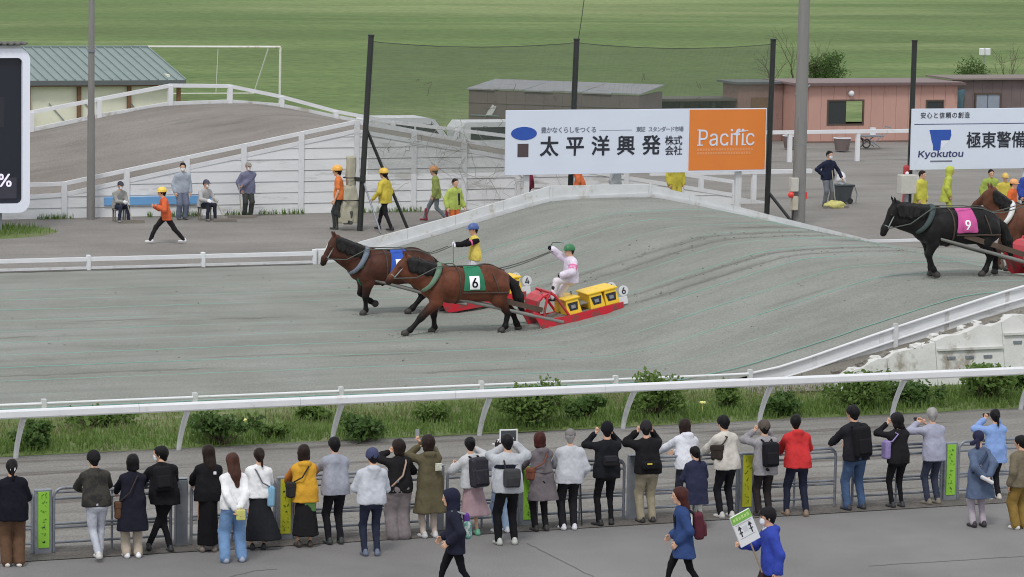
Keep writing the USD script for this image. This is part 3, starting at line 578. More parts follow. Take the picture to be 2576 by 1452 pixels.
# lane ropes lying on the sand
m_rope = mat('rope_look', (.19, .36, .30), .8)
order = ['nearest', 'second nearest', 'third nearest', 'fourth nearest', 'fifth nearest', 'middle', 'fifth farthest', 'fourth farthest', 'third farthest', 'second farthest', 'farthest']
for i, y in enumerate(LANES):
    xs = np.arange(9, 62, .2); yy_ = y + .06 * nz(xs, 0 * xs + i, .3, 1, 100 + i)
    zz_ = track_z(xs, yy_) - .004 + .04 * nz(xs, 0 * xs + i, .22, 1, 120 + i)
    if i == 0: zz_ += .03
    lab = f'{order[i]} teal lane rope from the near fence, lying on the sand'
    single('lane_rope', tube(np.stack([xs, yy_, zz_], 1), .012, 5), m_rope, lab, 'rope', True, 'teal ropes dividing the lanes')
GLYPHS = "太:1 -2 2 0 12 6 18 12 23 20 26 30 3 31 3 31 3 38 4 38 27 38 28 55 35 55 36 54 36 38 61 38 62 38 62 31 61 31 38 30 44 18 48 11 54 5 63 0 63 -2 59 -7 58 -7 54 -5 46 2 39 10 33 23 28 12 40 0 40 -2 38 -4 34 -6 23 6 15 -2 6 -7 5 -6|平:2 17 2 23 3 24 17 24 10 40 10 42 15 43 6 44 5 44 5 50 6 51 58 51 58 50 58 44 50 43 54 42 55 40 49 28 46 24 61 24 62 23 62 17 36 16 35 -6 29 -7 28 -6 28 16 3 16/40 26 40 27 44 34 47 44 36 43 36 24 44 24/16 44 20 36 23 28 22 26 19 25 18 24 28 24 28 43|洋:3 -1 14 21 16 21 18 19 20 18 20 16 37 16 37 22 24 22 23 23 23 29 37 30 37 36 22 36 21 37 21 42 22 43 30 43 25 52 26 53 30 55 32 55 36 49 38 43 44 43 50 55 56 54 57 52 52 43 61 43 61 42 61 37 61 36 45 36 45 30 59 29 59 24 58 22 45 22 45 16 62 16 63 15 63 9 62 8 45 8 45 -6 44 -7 38 -7 37 -6 37 8 20 8 19 13 9 -5 7 -5;4 49 6 52 8 54 9 54 20 47 22 44 18 40 17 40;1 33 5 37 6 37 16 32 19 28 17 25 15 23 14 23 9 27 2 31|興:2 10 2 15 7 16 6 50 17 54 19 54 21 52 58 52 58 52 57 16 62 16 62 10 62 9 46 9 61 0 61 -2 57 -6 55 -6 47 0 38 5 37 7 38 9 25 9 27 6 26 5 15 -2 7 -6 6 -6 2 -2 2 -1 12 4 19 9 2 9/44 40 51 40 51 45 44 46/44 28 51 28 51 33 44 33/44 16 50 16 51 21 44 21/26 36 38 36 38 37 26 38/26 44 38 44 38 45 26 45/26 19 26 16 38 16 38 19/31 30 31 25 33 24 33 30/13 44 13 40 20 40 20 47 14 46/14 33 13 28 20 28 20 33/14 16 20 16 20 21 14 21|発:1 26 1 28 7 31 13 35 6 41 6 43 9 45 7 46 7 52 28 53 32 51 32 54 38 55 42 48 48 54 49 55 53 52 54 50 45 42 47 40 48 40 56 47 61 45 61 43 53 35 57 32 63 29 64 27 59 22 55 23 51 26 50 25 44 25 44 18 58 18 59 12 58 11 44 11 44 1 53 1 53 8 55 9 60 7 59 -3 57 -5 55 -6 40 -6 37 -4 36 -1 36 11 27 11 24 4 19 -1 15 -4 8 -7 4 -2 4 -1 14 4 17 7 19 11 6 11 5 12 5 17 6 18 19 18 20 25 14 25 13 26 6 22 4 22/28 42 21 32 43 33 36 42 32 50/28 18 36 18 36 25 27 25/12 46 18 41 21 45|株:1 12 7 23 11 36 3 36 2 42 3 42 12 42 12 54 12 55 18 55 18 43 26 42 27 37 29 40 31 51 32 52 37 51 36 43 40 43 40 54 41 55 47 54 47 43 60 42 59 36 47 36 47 27 61 27 62 26 62 21 51 20 56 11 64 3 60 -2 58 -2 54 2 47 13 47 -6 46 -6 41 -6 40 13 31 1 26 -3 25 -3 21 2 30 10 36 18 36 21 25 21 23 18 22 18 18 23 18 -6 18 -6 12 -6 12 18 5 7 4 7/34 36 30 27 40 27 40 36/19 36 24 26 28 27 24 30 27 37|式:3 43 35 43 35 54 36 55 42 54 42 43 52 43 51 45 44 50 44 51 47 54 49 54 54 51 59 46 57 43 62 42 62 37 61 36 43 36 43 33 46 14 48 8 52 2 54 1 55 1 57 13 63 9 62 1 60 -4 56 -6 50 -6 46 -3 43 2 38 17 36 36 3 36;3 1 4 3 16 5 16 22 5 22 5 23 5 29 35 28 35 22 23 22 23 7 36 9 37 3 6 -4 4 -4|会:2 31 2 33 12 37 20 42 32 55 38 53 37 49 44 43 52 38 63 33 59 27 49 32 48 29 16 29 15 31 6 27/32 44 22 35 43 35;5 16 5 23 59 23 59 16 44 16 54 5 59 -3 54 -6 53 -6 49 -1 9 -5 7 2 11 3 22 16/31 16 21 4 25 4 44 5 38 12 39 13 43 16|社:24 3 41 3 41 28 27 28 27 34 41 35 41 55 47 55 47 35 61 34 61 28 60 28 47 28 47 3 62 3 62 -3 24 -4;1 18 1 19 6 23 12 28 18 37 3 37 2 38 3 44 15 44 9 51 9 53 14 55 21 47 21 45 20 44 24 44 27 42 24 34 20 27 28 18 25 14 24 14 18 19 18 -6 13 -6 12 -5 12 18 4 13 3 13|極:18 -3 18 3 29 3 29 9 36 9 36 40 45 45 22 46 21 47 21 52 55 52 59 49 59 48 46 39 57 38 60 37 59 30 56 19 61 11 61 9 57 6 56 6 52 13 45 5 42 7 39 3 62 3 62 -3 61 -3/42 28 46 31 47 31 51 26 53 32 43 32 43 37/42 12 43 11 45 14 49 19 42 27;1 12 6 23 9 35 9 36 2 37 2 42 9 43 9 54 10 55 15 55 16 54 16 43 21 43 21 37 34 37 34 13 26 12 26 9 21 9 21 20 18 19 16 22 16 -5 15 -6 9 -5 9 15 5 7 3 7/26 32 26 18 29 18 29 31/16 34 20 27 21 27 21 36 16 36|東:2 -1 2 1 13 6 22 13 10 13 9 14 9 39 28 39 28 42 4 42 3 49 28 49 29 55 35 55 36 49 61 49 61 42 35 42 36 39 55 39 56 38 56 14 42 13 50 6 62 1 62 -1 59 -5 54 -4 46 1 36 9 35 -6 35 -6 28 -6 28 9 17 0 6 -5 5 -5/35 19 49 19 49 23 36 23/35 29 49 29 49 33 36 33/15 19 28 19 28 23 16 23/15 29 28 29 28 33 16 33|警:1 36 7 42 9 46 8 47 3 47 2 51 3 52 10 52 10 54 11 55 16 55 17 52 21 52 22 55 26 55 27 54 28 52 34 52 34 47 27 46 28 45 32 44 32 42 37 48 40 55 46 54 45 50 62 49 62 45 57 44 55 39 52 35 56 33 62 31 62 29 60 26 61 24 60 20 52 20 53 18 53 14 12 14 12 19 4 20 3 24 4 25 22 25 20 28 12 28 12 27 7 27 6 33 4 33/36 25 57 25 57 25 47 31 43 28 36 26/43 44 47 39 50 44/31 30 32 29 33 31 42 35 39 40 35 36 32 38/24 40 23 31 24 31 26 39/17 47 16 45 21 45 21 47/12 33 17 33 18 35 12 35;11 7 53 8 53 -6 47 -6 46 -4 18 -4 17 -6 12 -6 11 -6/17 1 46 1 47 2 18 3;11 9 12 13 53 13 53 13 52 9|備:1 27 9 41 14 55 15 55 20 53 19 48 20 48 29 48 30 55 36 54 36 48 44 48 45 55 51 55 51 48 60 48 60 42 52 42 51 38 61 38 61 32 34 31 32 28 58 28 59 27 59 -1 58 -4 54 -6 48 -6 47 -1 47 0 52 0 52 4 44 4 44 -4 38 -5 38 4 30 4 29 -6 23 -6 22 19 19 17 15 19 15 -6 15 -6 9 -6 9 25 5 22 4 22/44 19 52 19 52 22 44 22/52 13 44 13 44 9 52 9/36 42 36 38 44 38 44 42/29 10 37 9 38 13 30 13/29 19 37 19 38 22 30 22/16 40 15 23 16 23 25 31 25 31 18 31 18 37 29 38 29 42 20 42 19 47|豊:2 -2 2 0 12 1 11 4 7 4 7 13 33 13 33 4 29 4 28 1 38 0 38 -3/11 10 11 7 29 7 29 10/15 4 16 0 24 0 26 4;2 14 3 17 38 17 38 14;6 31 14 31 14 34 17 34 18 31 22 31 23 34 26 34 26 31 34 31 35 19 6 19/26 22 31 21 31 23 26 24/26 27 31 26 31 28 26 28/17 22 22 21 23 23 18 24/17 27 22 26 23 28 18 28/9 22 14 21 14 23 10 24/9 27 14 26 14 28 10 28|か:28 26 31 28 32 27 37 18 39 12 35 11 33 18;3 19 3 23 13 23 13 32 18 32 17 24 24 24 26 22 27 19 26 6 23 0 21 -1 16 -1 14 -1 13 1 13 3 20 3 22 6 24 17 22 20 20 21 16 20 12 9 8 -1 6 -1 3 0 8 9 12 19|な:26 24 27 26 29 27 38 21 36 18 35 18;13 6 16 9 24 10 24 20 28 20 28 9 34 6 36 3 34 1 29 5 28 2 26 -1 23 -2 19 -2 15 -1 13 1/17 3 19 1 22 1 24 3 25 6 23 7 18 7 16 5;3 7 9 15 12 22 4 22 4 26 13 26 14 32 18 32 17 27 23 28 23 24 16 22 11 12 7 5|く:8 14 8 17 9 19 26 33 28 29 15 19 13 16 13 15 25 5 29 0 26 -3|ら:7 8 9 25 13 25 12 14 19 18 27 18 31 16 34 11 34 5 30 1 25 -1 21 -2 13 -2 12 -1 12 2 22 2 28 4 30 8 30 11 29 13 25 15 20 14 14 12 10 7;12 28 13 32 29 29 28 25|し:9 10 9 32 14 32 13 13 14 4 18 2 23 2 29 5 33 10 36 7 32 2 27 -1 22 -2 17 -2 13 -1 10 1|を:4 12 12 24 4 24 4 28 13 27 15 32 19 32 18 28 30 29 30 25 17 24 14 20 20 20 22 19 24 17 34 21 36 18 35 17 24 13 24 5 20 5 20 11 16 8 15 5 16 2 19 2 33 3 33 -1 18 -2 14 -1 12 1 11 3 11 7 14 11 20 15 18 17 13 16 7 10|つ:4 17 3 22 18 26 28 26 33 24 35 21 37 18 36 12 34 8 30 4 21 1 14 0 13 4 22 5 28 8 31 10 32 14 32 18 31 20 27 23 22 23|る:4 10 6 12 23 27 10 26 9 30 26 31 29 30 30 28 20 19 27 18 31 17 33 14 35 10 34 6 31 1 25 -2 18 -2 14 -1 12 2 11 5 12 7 16 10 20 10 23 8 26 3 28 3 30 7 31 10 28 14 25 15 20 16 16 15 12 12 7 8/15 3 18 2 23 2 22 5 18 7 15 6|証:3 11 15 11 15 2 18 1 19 22 22 22 22 2 26 1 26 28 17 28 17 32 38 32 38 28 30 28 30 18 38 18 38 14 30 14 30 2 39 1 39 -2 16 -2 15 -1 7 -2 6 -4 3 -4/12 7 6 8 6 1 12 2;1 25 1 28 7 28 6 33 8 34 10 32 10 28 16 28 16 25;3 14 3 16 15 16 15 13;3 22 15 22 15 19 3 19|ス:4 2 11 6 19 12 22 16 26 24 26 25 7 24 7 29 31 29 32 27 30 21 25 13 35 3 36 2 36 0 33 -1 26 7 22 10 14 3 7 -1|タ:3 15 13 24 17 33 22 32 20 27 33 28 35 26 33 19 28 11 33 8 32 6 30 4 25 8 20 3 11 -2 9 -2 7 1 16 5 22 10 14 16 17 19 25 14 30 23 17 24 7 13 6 13|ン:7 -1 5 3 16 6 24 10 30 16 34 23 36 23 37 20 36 17 29 9 25 6 16 1 9 -1;7 27 7 28 10 30 20 21 16 18|ダ:36 27 33 34 35 34 39 28;2 15 11 23 16 32 20 31 19 27 30 27 28 31 28 32 30 33 34 28 33 26 34 25 31 18 27 10 31 7 29 4 24 7 18 1 11 -2 9 -3 6 -1 6 0 12 3 21 9 20 10 13 15 13 16 16 18 24 13 28 20 28 23 16 23 12 18 6 13 5 12|ド:32 24 29 30 31 31 35 25;12 -2 12 31 16 31 16 20 28 16 33 13 32 10 31 10 16 16 16 -2;24 28 27 29 30 23 27 22|市:2 25 2 28 18 28 16 34 19 35 23 28 38 28 38 25 22 24 22 20 35 20 34 3 31 1 25 1 24 5 31 5 31 16 22 16 22 -3 18 -3 18 16 10 16 9 1 6 1 6 20 18 20 18 24|場:2 4 1 8 6 10 6 22 2 22 2 25 6 26 7 34 10 34 10 26 14 25 14 22 10 22 10 12 14 13 15 10 18 14 13 14 13 18 39 18 39 14 22 14 21 12 38 12 37 1 36 -2 34 -3 28 -3 28 0 33 0 34 9 31 9 28 1 23 -4 21 -1 25 3 28 8 28 9 25 9 20 1 15 -2 13 1 19 6 21 9 18 9 13 4 11 6 11 8 3 4;17 33 36 33 36 20 17 19/20 23 32 22 32 24 21 25/20 28 32 27 32 30 21 30|ー:4 13 4 18 36 17 36 13|安:2 15 3 19 14 19 17 25 20 24 18 19 37 19 38 15 30 15 28 10 25 6 36 1 37 -1 34 -3 21 3 12 -2 5 -3 3 0 11 2 17 5 7 9 11 15/16 15 13 10 21 8 26 15;3 21 4 30 17 30 16 33 18 34 20 34 22 30 37 29 37 21 33 21 32 26 7 26 7 21|心:30 19 33 21 34 21 38 11 39 5 35 4 33 12;11 23 15 23 15 1 16 1 27 1 28 4 28 9 29 9 32 8 31 2 29 -2 26 -3 17 -3 13 -2 12 -1;13 30 15 33 16 33 27 23 24 21;1 4 4 11 5 20 9 19 5 3 4 3|と:8 6 9 12 14 18 9 29 9 31 13 32 18 20 30 27 31 27 33 24 15 14 13 11 12 7 14 4 18 2 34 4 34 -1 23 -2 15 -1 11 1|信:12 24 12 28 24 28 21 33 24 34 27 29 27 28 38 27 38 24;14 -3 14 10 35 10 35 -3 32 -3 32 -2 18 -2 18 -4/18 1 32 1 32 7 18 7;15 16 35 16 35 13 15 13;15 19 15 22 35 22 35 19;1 17 6 24 10 34 13 33 10 25 10 -4 6 -4 6 18 3 15|頼:1 2 8 12 3 12 3 23 9 24 8 26 2 26 2 30 9 30 9 34 12 34 12 30 18 30 19 32 38 32 38 29 30 29 29 26 37 26 37 4 33 4 39 -1 39 -3 36 -4 30 1 30 2 31 4 26 4 27 2 19 -3 18 -4 16 -2 16 -1 24 4 20 4 20 26 25 26 26 29 19 29 19 26 12 26 12 23 19 23 19 13 13 12 19 6 17 4 16 4 12 8 12 -4 9 -3 8 7 3 0 2 0/24 7 33 7 33 10 24 10/24 14 33 13 33 16 24 17/24 20 33 20 33 22 24 23/15 20 12 20 12 15 15 15/6 20 5 15 9 15 9 20|の:3 9 3 16 6 21 10 26 16 29 23 29 30 27 34 24 36 18 37 12 35 6 31 2 25 -1 21 -2 19 2 25 3 29 5 31 8 33 12 33 16 31 20 26 25 23 25 19 11 17 6 14 2 12 1 8 2 5 5/7 14 8 7 10 6 13 7 17 15 19 25 14 24 9 20|創:28 -3 27 0 33 1 33 34 37 34 37 -1 35 -3 33 -3;25 30 29 30 29 7 25 7;1 0 4 8 5 15 5 22 3 21 1 24 7 28 12 34 16 33 15 31 24 26 21 23 14 29 13 29 12 28 16 24 15 22 22 22 22 10 8 10 8 8 22 8 22 -3 19 -3 18 -1 11 -1 11 -3 8 -3 7 4 4 -2/9 19 9 17 18 18 18 19/9 15 9 12 18 13 18 15/11 2 18 2 18 5 11 5/10 26 6 22 13 22|造:4 -3 2 0 7 4 7 15 2 15 2 19 10 19 10 4 15 1 19 1 39 1 38 -2 34 -3 18 -3 14 -2 9 1;12 18 12 21 14 22 12 23 12 24 15 27 17 34 21 33 20 29 23 29 23 34 27 34 27 29 37 29 36 26 27 26 27 22 38 21 38 18/18 26 15 21 23 21 23 25;15 15 35 15 35 4 15 3/19 7 31 7 32 12 19 12;3 30 3 31 6 32 11 27 11 25 9 24"
# ------------------------------------------------------------------ lettering (outlines kept as text: character:ring/hole;ring ...)
def _glyphs():
    out = {}
    for g in GLYPHS.split('|'):
        ch, body = g[0], g[2:]; polys = []
        for p in body.split(';'):
            if not p: continue
            rings = [np.array(list(map(int, q.split())), float).reshape(-1, 2) for q in p.split('/')]
            polys.append(Polygon(rings[0], rings[1:]).buffer(0))
        out[ch] = polys
    return out
GL = _glyphs(); BIG = set('太平洋興発株式会社極東警備')
def kanji(text, size, advance, sx=1.0, depth=.004):
    """meshes of the text in the xy plane, baseline at y=0, characters size tall, advance apart"""
    ms = []
    for i, ch in enumerate(text):
        em = 64.0 if ch in BIG else 40.0
        for p in GL.get(ch, []):
            for q in getattr(p, 'geoms', [p]):
                if q.area < 1: continue
                ms.append(prism(affinity.affine_transform(q, [size / em * sx, 0, 0, size / em, i * advance, 0]), depth))
    return cat_(*ms)
def on_wall(m, x, y, z, off=0.0):
    """a flat mesh of the xy plane stood up at x, z on a wall that faces -y"""
    return place(m, frame((x, y - off, z), (1, 0, 0), (0, 0, 1)))
# ------------------------------------------------------------------ hoardings
m_board = mat('hoarding_look', srgb(214, 222, 236), .4, .02, 1.0)
m_orange = mat('hoarding_orange_look', srgb(222, 128, 52), .45, .03, 1.0)
m_ink = mat('ink_look', srgb(38, 40, 52), .5, .05)
m_grey_ink = mat('grey_ink_look', srgb(110, 116, 132), .5, .05)
m_blue_ink = mat('blue_ink_look', srgb(42, 82, 170), .45, .05)
m_brown_ink = mat('brown_ink_look', srgb(78, 66, 68), .5, .05)
m_navy_ink = mat('navy_ink_look', srgb(62, 66, 110), .5, .05)
BY = 96.3
bd = thing('hoarding', 'white and orange sponsor board with large black characters between the dark poles', 'board')
bx0, bx1, bs, bz0, bz1 = 39.79, 48.69, 45.96, 1.68, 3.67
part(bd, 'panel', bevel_box((bx0, BY, bz0), (bs, BY + .06, bz1), .006), m_board)
part(bd, 'orange_panel', bevel_box((bs + .03, BY - .004, bz0 + .05), (bx1 - .03, BY + .03, bz1 - .03), .004), m_orange)
part(bd, 'orange_panel_backing', bevel_box((bs, BY + .002, bz0), (bx1, BY + .07, bz1), .006), m_board)
for k in range(5):
    xx_ = bx0 + .3 + k * 2.05
    part(bd, 'back_brace', box((xx_, BY + .07, bz0 + .02), (xx_ + .06, BY + .12, bz1 - .02)), m_concrete)
def bpx(x, y): p = GY(x, y, BY); return float(p[0]), float(p[2])
x_, z_ = bpx(1318, 336)
part(bd, 'blue_oval', on_wall(prism(affinity.scale(affinity.translate(Polygon([(math.cos(a), math.sin(a)) for a in np.linspace(0, 2 * np.pi, 40)[:-1]]), 0, 0), .43, .205, origin=(0, 0)), .006), x_, BY, z_, .001), m_blue_ink)
a, b = bpx(1302, 362), bpx(1329, 395)
part(bd, 'brown_bar', box((a[0], BY - .006, b[1]), (b[0], BY - .001, a[1])), m_brown_ink)
x_, z_ = bpx(1357, 392); x2, _ = bpx(1661, 392)
part(bd, 'company_lettering', on_wall(kanji('太平洋興発', .64, (x2 - x_ - .64) / 4), x_, BY, z_ + .05, .005), m_ink)
x_, z_ = bpx(1672, 365); x2, _ = bpx(1717, 365)
part(bd, 'small_lettering', on_wall(kanji('株式', .31, .3), x_, BY, z_ + .03, .005), m_ink)
x_, z_ = bpx(1672, 392)
part(bd, 'small_lettering', on_wall(kanji('会社', .31, .3), x_, BY, z_ + .05, .005), m_ink)
x_, z_ = bpx(1360, 336); x2, _ = bpx(1500, 336)
part(bd, 'slogan_lettering', on_wall(kanji('豊かなくらしをつくる', .2, (x2 - x_) / 10), x_, BY, z_ + .03, .005), m_grey_ink)
a, b = bpx(1508, 328), bpx(1590, 328)
part(bd, 'slogan_line', box((a[0], BY - .005, a[1] - .006), (b[0], BY - .001, a[1] + .006)), m_grey_ink)
x_, z_ = bpx(1600, 332)
part(bd, 'market_lettering', on_wall(kanji('東証', .17, .15), x_, BY, z_ + .02, .005), m_grey_ink)
x_, z_ = bpx(1630, 332); x2, _ = bpx(1718, 332)
part(bd, 'market_lettering', on_wall(kanji('スタンダード市場', .17, (x2 - x_) / 8), x_, BY, z_ + .02, .005), m_grey_ink)
def serif_word(txt, h):
    """capitals h tall with slab serifs added to the stems"""
    w = meshkit.text_mesh(txt, h, .004, bold=True); return w
x_, z_ = bpx(1757, 368); x2, _ = bpx(1897, 368)
pw = meshkit.text_mesh('Pacific', .5, .004); s_ = (x2 - x_) / (pw.bounds[1][0] - pw.bounds[0][0]); pw.apply_scale((s_, 1, 1)); pw.apply_translation((-pw.bounds[0][0], 0, 0))
W = x2 - x_
ser = [box((-.05, -.004, -.0005), (.15, .03, .0048)), box((-.05, .475, -.0005), (.06, .506, .0048))]
for fx_ in (.475, .80): ser.append(box((W * fx_ - .06, -.004, -.0005), (W * fx_ + .1, .028, .0048)))
part(bd, 'brand_lettering', on_wall(cat_(pw, *ser), x_, BY, z_ + .02, .009), m_board)
sw = Polygon([(0, 0), (.28, .10), (.55, .13), (.55, .155), (.25, .135), (-.02, .03)])
a = bpx(1842, 340)
part(bd, 'brand_swash', on_wall(prism(sw, .004), a[0], BY, a[1], .0105), m_board)
m_peach = mat('hoarding_peach_look', srgb(224, 150, 96), .5, .03)
for k in range(2):
    a, b = bpx(1754, 374 + 9 * k), bpx(1895 - 6 * k, 378 + 9 * k)
    xs = np.linspace(a[0], b[0], 22); segs = [box((q, BY - .009, b[1] + .0), (q + (b[0] - a[0]) / 22 * .78, BY - .005, a[1])) for q in xs[:-1]]
    part(bd, 'small_print', cat_(*segs), m_peach)
for xp, w in ((1325, .17), (1858, .2)):
    p = GY(xp, 440, BY + .15); part(bd, 'leg', box((p[0] - w / 2, BY + .13, -.1), (p[0] + w / 2, BY + .25, bz1 - .1)), m_white2)

bd2 = thing('hoarding', 'white and blue security company board at the right edge, with a blue emblem', 'board')
bx0, bz0, bz1 = 53.9, 1.63, 3.6
part(bd2, 'panel', bevel_box((bx0, BY, bz0), (bx0 + 8.9, BY + .06, bz1), .006), m_board)
x_, z_ = bpx(2315, 299); x2, _ = bpx(2441, 299)
part(bd2, 'slogan_lettering', on_wall(kanji('安心と信頼の創造', .21, (x2 - x_) / 8), x_, BY, z_ + .03, .005), m_ink)
a = bpx(2300, 313); part(bd2, 'rule_line', box((a[0], BY - .005, a[1] - .012), (bx0 + 8.6, BY - .001, a[1] + .012)), m_navy_ink)
x_, z_ = bpx(2430, 372)
part(bd2, 'company_lettering', on_wall(kanji('極東警備', .56, .56), x_, BY, z_ + .04, .005), m_ink)
e = [bpx(*q) for q in ((2338, 327), (2392, 326), (2393, 340), (2389, 352), (2367, 353), (2366, 368), (2365, 377), (2358, 379), (2347, 378), (2347, 366), (2343, 352), (2341, 340))]
ex, ez = np.mean(e, 0)
part(bd2, 'emblem', on_wall(prism([(q[0] - ex, q[1] - ez) for q in e], .006), ex, BY, ez, .001), m_blue_ink)
e2 = [bpx(*q) for q in ((2370, 356), (2386, 355), (2368, 375))]; ex, ez = np.mean(e2, 0)
part(bd2, 'emblem_fold', on_wall(prism([(q[0] - ex, q[1] - ez) for q in e2], .006), ex, BY, ez, .001), mat('emblem_fold_look', srgb(226, 230, 240), .4, .02))
x_, z_ = bpx(2309, 397); x2, _ = bpx(2422, 397)
kw = meshkit.text_mesh('Kyokutou', .2, .004, bold=True); kw.apply_translation((-kw.bounds[0][0], 0, 0)); kw.apply_scale(((x2 - x_) / kw.bounds[1][0], 1, 1))
kw.vertices[:, 0] += kw.vertices[:, 1] * .12
part(bd2, 'brand_lettering', on_wall(kw, x_, BY, z_ + .02, .005), m_navy_ink)
a, b = bpx(2340, 404), bpx(2395, 407); part(bd2, 'small_print', box((a[0], BY - .005, b[1]), (b[0], BY - .001, a[1])), m_grey_ink)
for k in range(3): part(bd2, 'leg', box((bx0 + .25 + k * 4, BY + .1, -.1), (bx0 + .4 + k * 4, BY + .22, bz1 - .1)), m_white2)

# ------------------------------------------------------------------ dark poles and the net between them
PY = 97.1
poles = [(35.37, 35.66, 5.92, 'dark net pole leaning beside the board wall, with a long brace'), (42.3, 42.44, 5.80, 'dark net pole rising behind the white and orange board'),
         (49.18, 49.25, 5.79, 'dark net pole at the right end of the white and orange board'), (54.32, 54.36, 5.75, 'dark net pole at the left end of the blue emblem board')]
for i, (xb, xt, zt_, lab) in enumerate(poles):
    t = thing('net_pole', lab, 'pole', (xb, PY, 0))
    part(t, 'post', tube([(0, 0, -.1), ((xt - xb) * .5, 0, zt_ / 2), (xt - xb, 0, zt_)], .088, 10), m_black, True)
    part(t, 'cap', trimesh.creation.cylinder(.1, .05).apply_translation((xt - xb, 0, zt_)), m_black)
    if i == 0:
        part(t, 'brace', tube([((xt - xb) * .52, 0, 3.15), (36.92 - xb, -.05, .0)], .05, 8), m_black, True)
        part(t, 'brace', tube([(.08, 0, 1.55), (.35, -.9, .0)], .03, 8), m_steel, True)
        part(t, 'clamp', box((-.13, -.13, 1.5), (.13, .13, 1.62)), m_black)
    if i == 2: part(t, 'brace', tube([(.02, 0, .95), (.62, -.6, .0)], .05, 8), m_black, True)
    if i == 3: part(t, 'brace', tube([(.02, 0, 1.2), (.7, -.5, .0)], .05, 8), m_black, True)
    if i == 1:
        part(t, 'aerial', tube([(.2, 0, zt_), (.3, 0, zt_ + .7), (.42, 0, zt_ + 1.7)], .012, 5), m_black)
        part(t, 'guy_wire', tube([(.2, 0, 5.0), (1.3, 3.2, 2.0)], .008, 4), m_black)
# net: a fine grid of strands, see-through
m_net = usdkit.material(stage, '/World/Looks/net_look', {
    'tc': ('texture_coordinate', {}), 'sp': ('separate_xyz', {}),
    'a': ('math', {'math_type': 'multiply', 'value2': 62.0}), 'af': ('math', {'math_type': 'fraction'}), 'al': ('math', {'math_type': 'less_than', 'value2': .20}),
    'b': ('math', {'math_type': 'multiply', 'value2': 62.0}), 'bf': ('math', {'math_type': 'fraction'}), 'bl': ('math', {'math_type': 'less_than', 'value2': .20}),
    'm': ('math', {'math_type': 'maximum'}), 'tr': ('transparent_bsdf', {}), 'di': ('diffuse_bsdf', {'color': (.12, .14, .11)}), 'mx': ('mix_closure', {})},
    [('tc.object', 'sp.vector'), ('sp.x', 'a.value1'), ('a.value', 'af.value1'), ('af.value', 'al.value1'), ('sp.z', 'b.value1'), ('b.value', 'bf.value1'), ('bf.value', 'bl.value1'),
     ('al.value', 'm.value1'), ('bl.value', 'm.value2'), ('m.value', 'mx.fac'), ('tr.BSDF', 'mx.closure1'), ('di.BSDF', 'mx.closure2')], surface='mx.closure')
def net_between(xa_, xb_, za_, zb_, lab):
    xs = np.linspace(xa_, xb_, 30); t = np.linspace(0, 1, 30); topz = za_ + (zb_ - za_) * t - .16 * np.sin(np.pi * t) ** .8
    V = []; 
    for k, f in enumerate(np.linspace(0, 1, 10)):
        V.append(np.stack([xs, PY + .12 * np.sin(np.pi * t) * np.sin(np.pi * f) + .03 * np.sin(xs * 3 + k), 1.7 + (topz - 1.7) * f], 1))
    V = np.concatenate(V); i = (np.arange(9)[:, None] * 30 + np.arange(29)[None]).ravel()
    F = np.stack([i, i + 1, i + 31, i + 30], 1); th = thing('net', lab, 'net')
    part(th, 'mesh_sheet', (V, F), m_net)
    part(th, 'top_cord', tube(np.stack([xs, xs * 0 + PY, topz], 1), .010, 5), m_black)
    ts = []
    r = np.random.default_rng(int(xa_ * 10))
    for k in range(16):              # torn strands and bits of creeper caught in the mesh
        x0 = r.uniform(xa_ + .4, xb_ - .4); z0 = r.uniform(2.4, 4.6); n = r.integers(3, 6); p = [np.array([x0, PY - .03, z0])]
        for _ in range(n): p.append(p[-1] + np.array([r.normal(0, .13), r.normal(0, .01), r.normal(-.03, .10)]))
        ts.append(tube(p, .007, 4))
    for q in ts: part(th, 'caught_twig', q, m_twig)
net_between(35.6, 42.4, 5.75, 5.7, 'fine dark green net hanging between the leaning pole and the pole behind the board')
net_between(42.45, 49.22, 5.7, 5.65, 'fine dark green net above the white and orange board')

# utility pole and light pole
up = thing('utility_pole', 'tall grey concrete utility pole with a pale box, right of the orange board', 'pole', (49.38, 95.3, 0))
part(up, 'post', tube([(0, 0, -.1), (0, 0, 4), (.02, 0, 11.5)], [.225, .195, .15], 16), m_concrete, True)
for z in (1.1, 2.6, 4.9): part(up, 'band', trimesh.creation.cylinder(.232 - .01 * z, .035).apply_translation((0, 0, z)), m_steel)
part(up, 'control_box', bevel_box((-.42, -.30, 1.13), (-.16, -.1, 1.56), .015), mat('box_look', (.5, .49, .44), .6))
part(up, 'meter_box', bevel_box((-.36, -.34, .55), (-.18, -.14, .98), .015), mat('box2_look', (.46, .43, .34), .6))
part(up, 'cable', tube([(-.28, -.2, .55), (-.30, -.18, .25), (-.26, -.1, .0)], .03, 6), m_dark)
part(up, 'red_lamp', trimesh.creation.icosphere(2, .1).apply_translation((-.40, -.24, 1.03)), mat('red_lamp_look', srgb(226, 70, 60), .4))
part(up, 'red_lamp', trimesh.creation.cylinder(.05, .22).apply_translation((.23, -.02, .98)), mat('red_lamp_look', srgb(226, 70, 60), .4))
lp = thing('light_pole', 'slender grey tapered pole between the scoreboard and the seated workers', 'pole', (28.37, 102.2, 0))
part(lp, 'post', tube([(0, 0, -.1), (0, 0, 3.2), (0, 0, 3.25), (0, 0, 11.5)], [.135, .12, .105, .075], 14), m_concrete, True)
part(lp, 'joint_collar', trimesh.creation.cylinder(.125, .06).apply_translation((0, 0, 5.2)), m_steel)
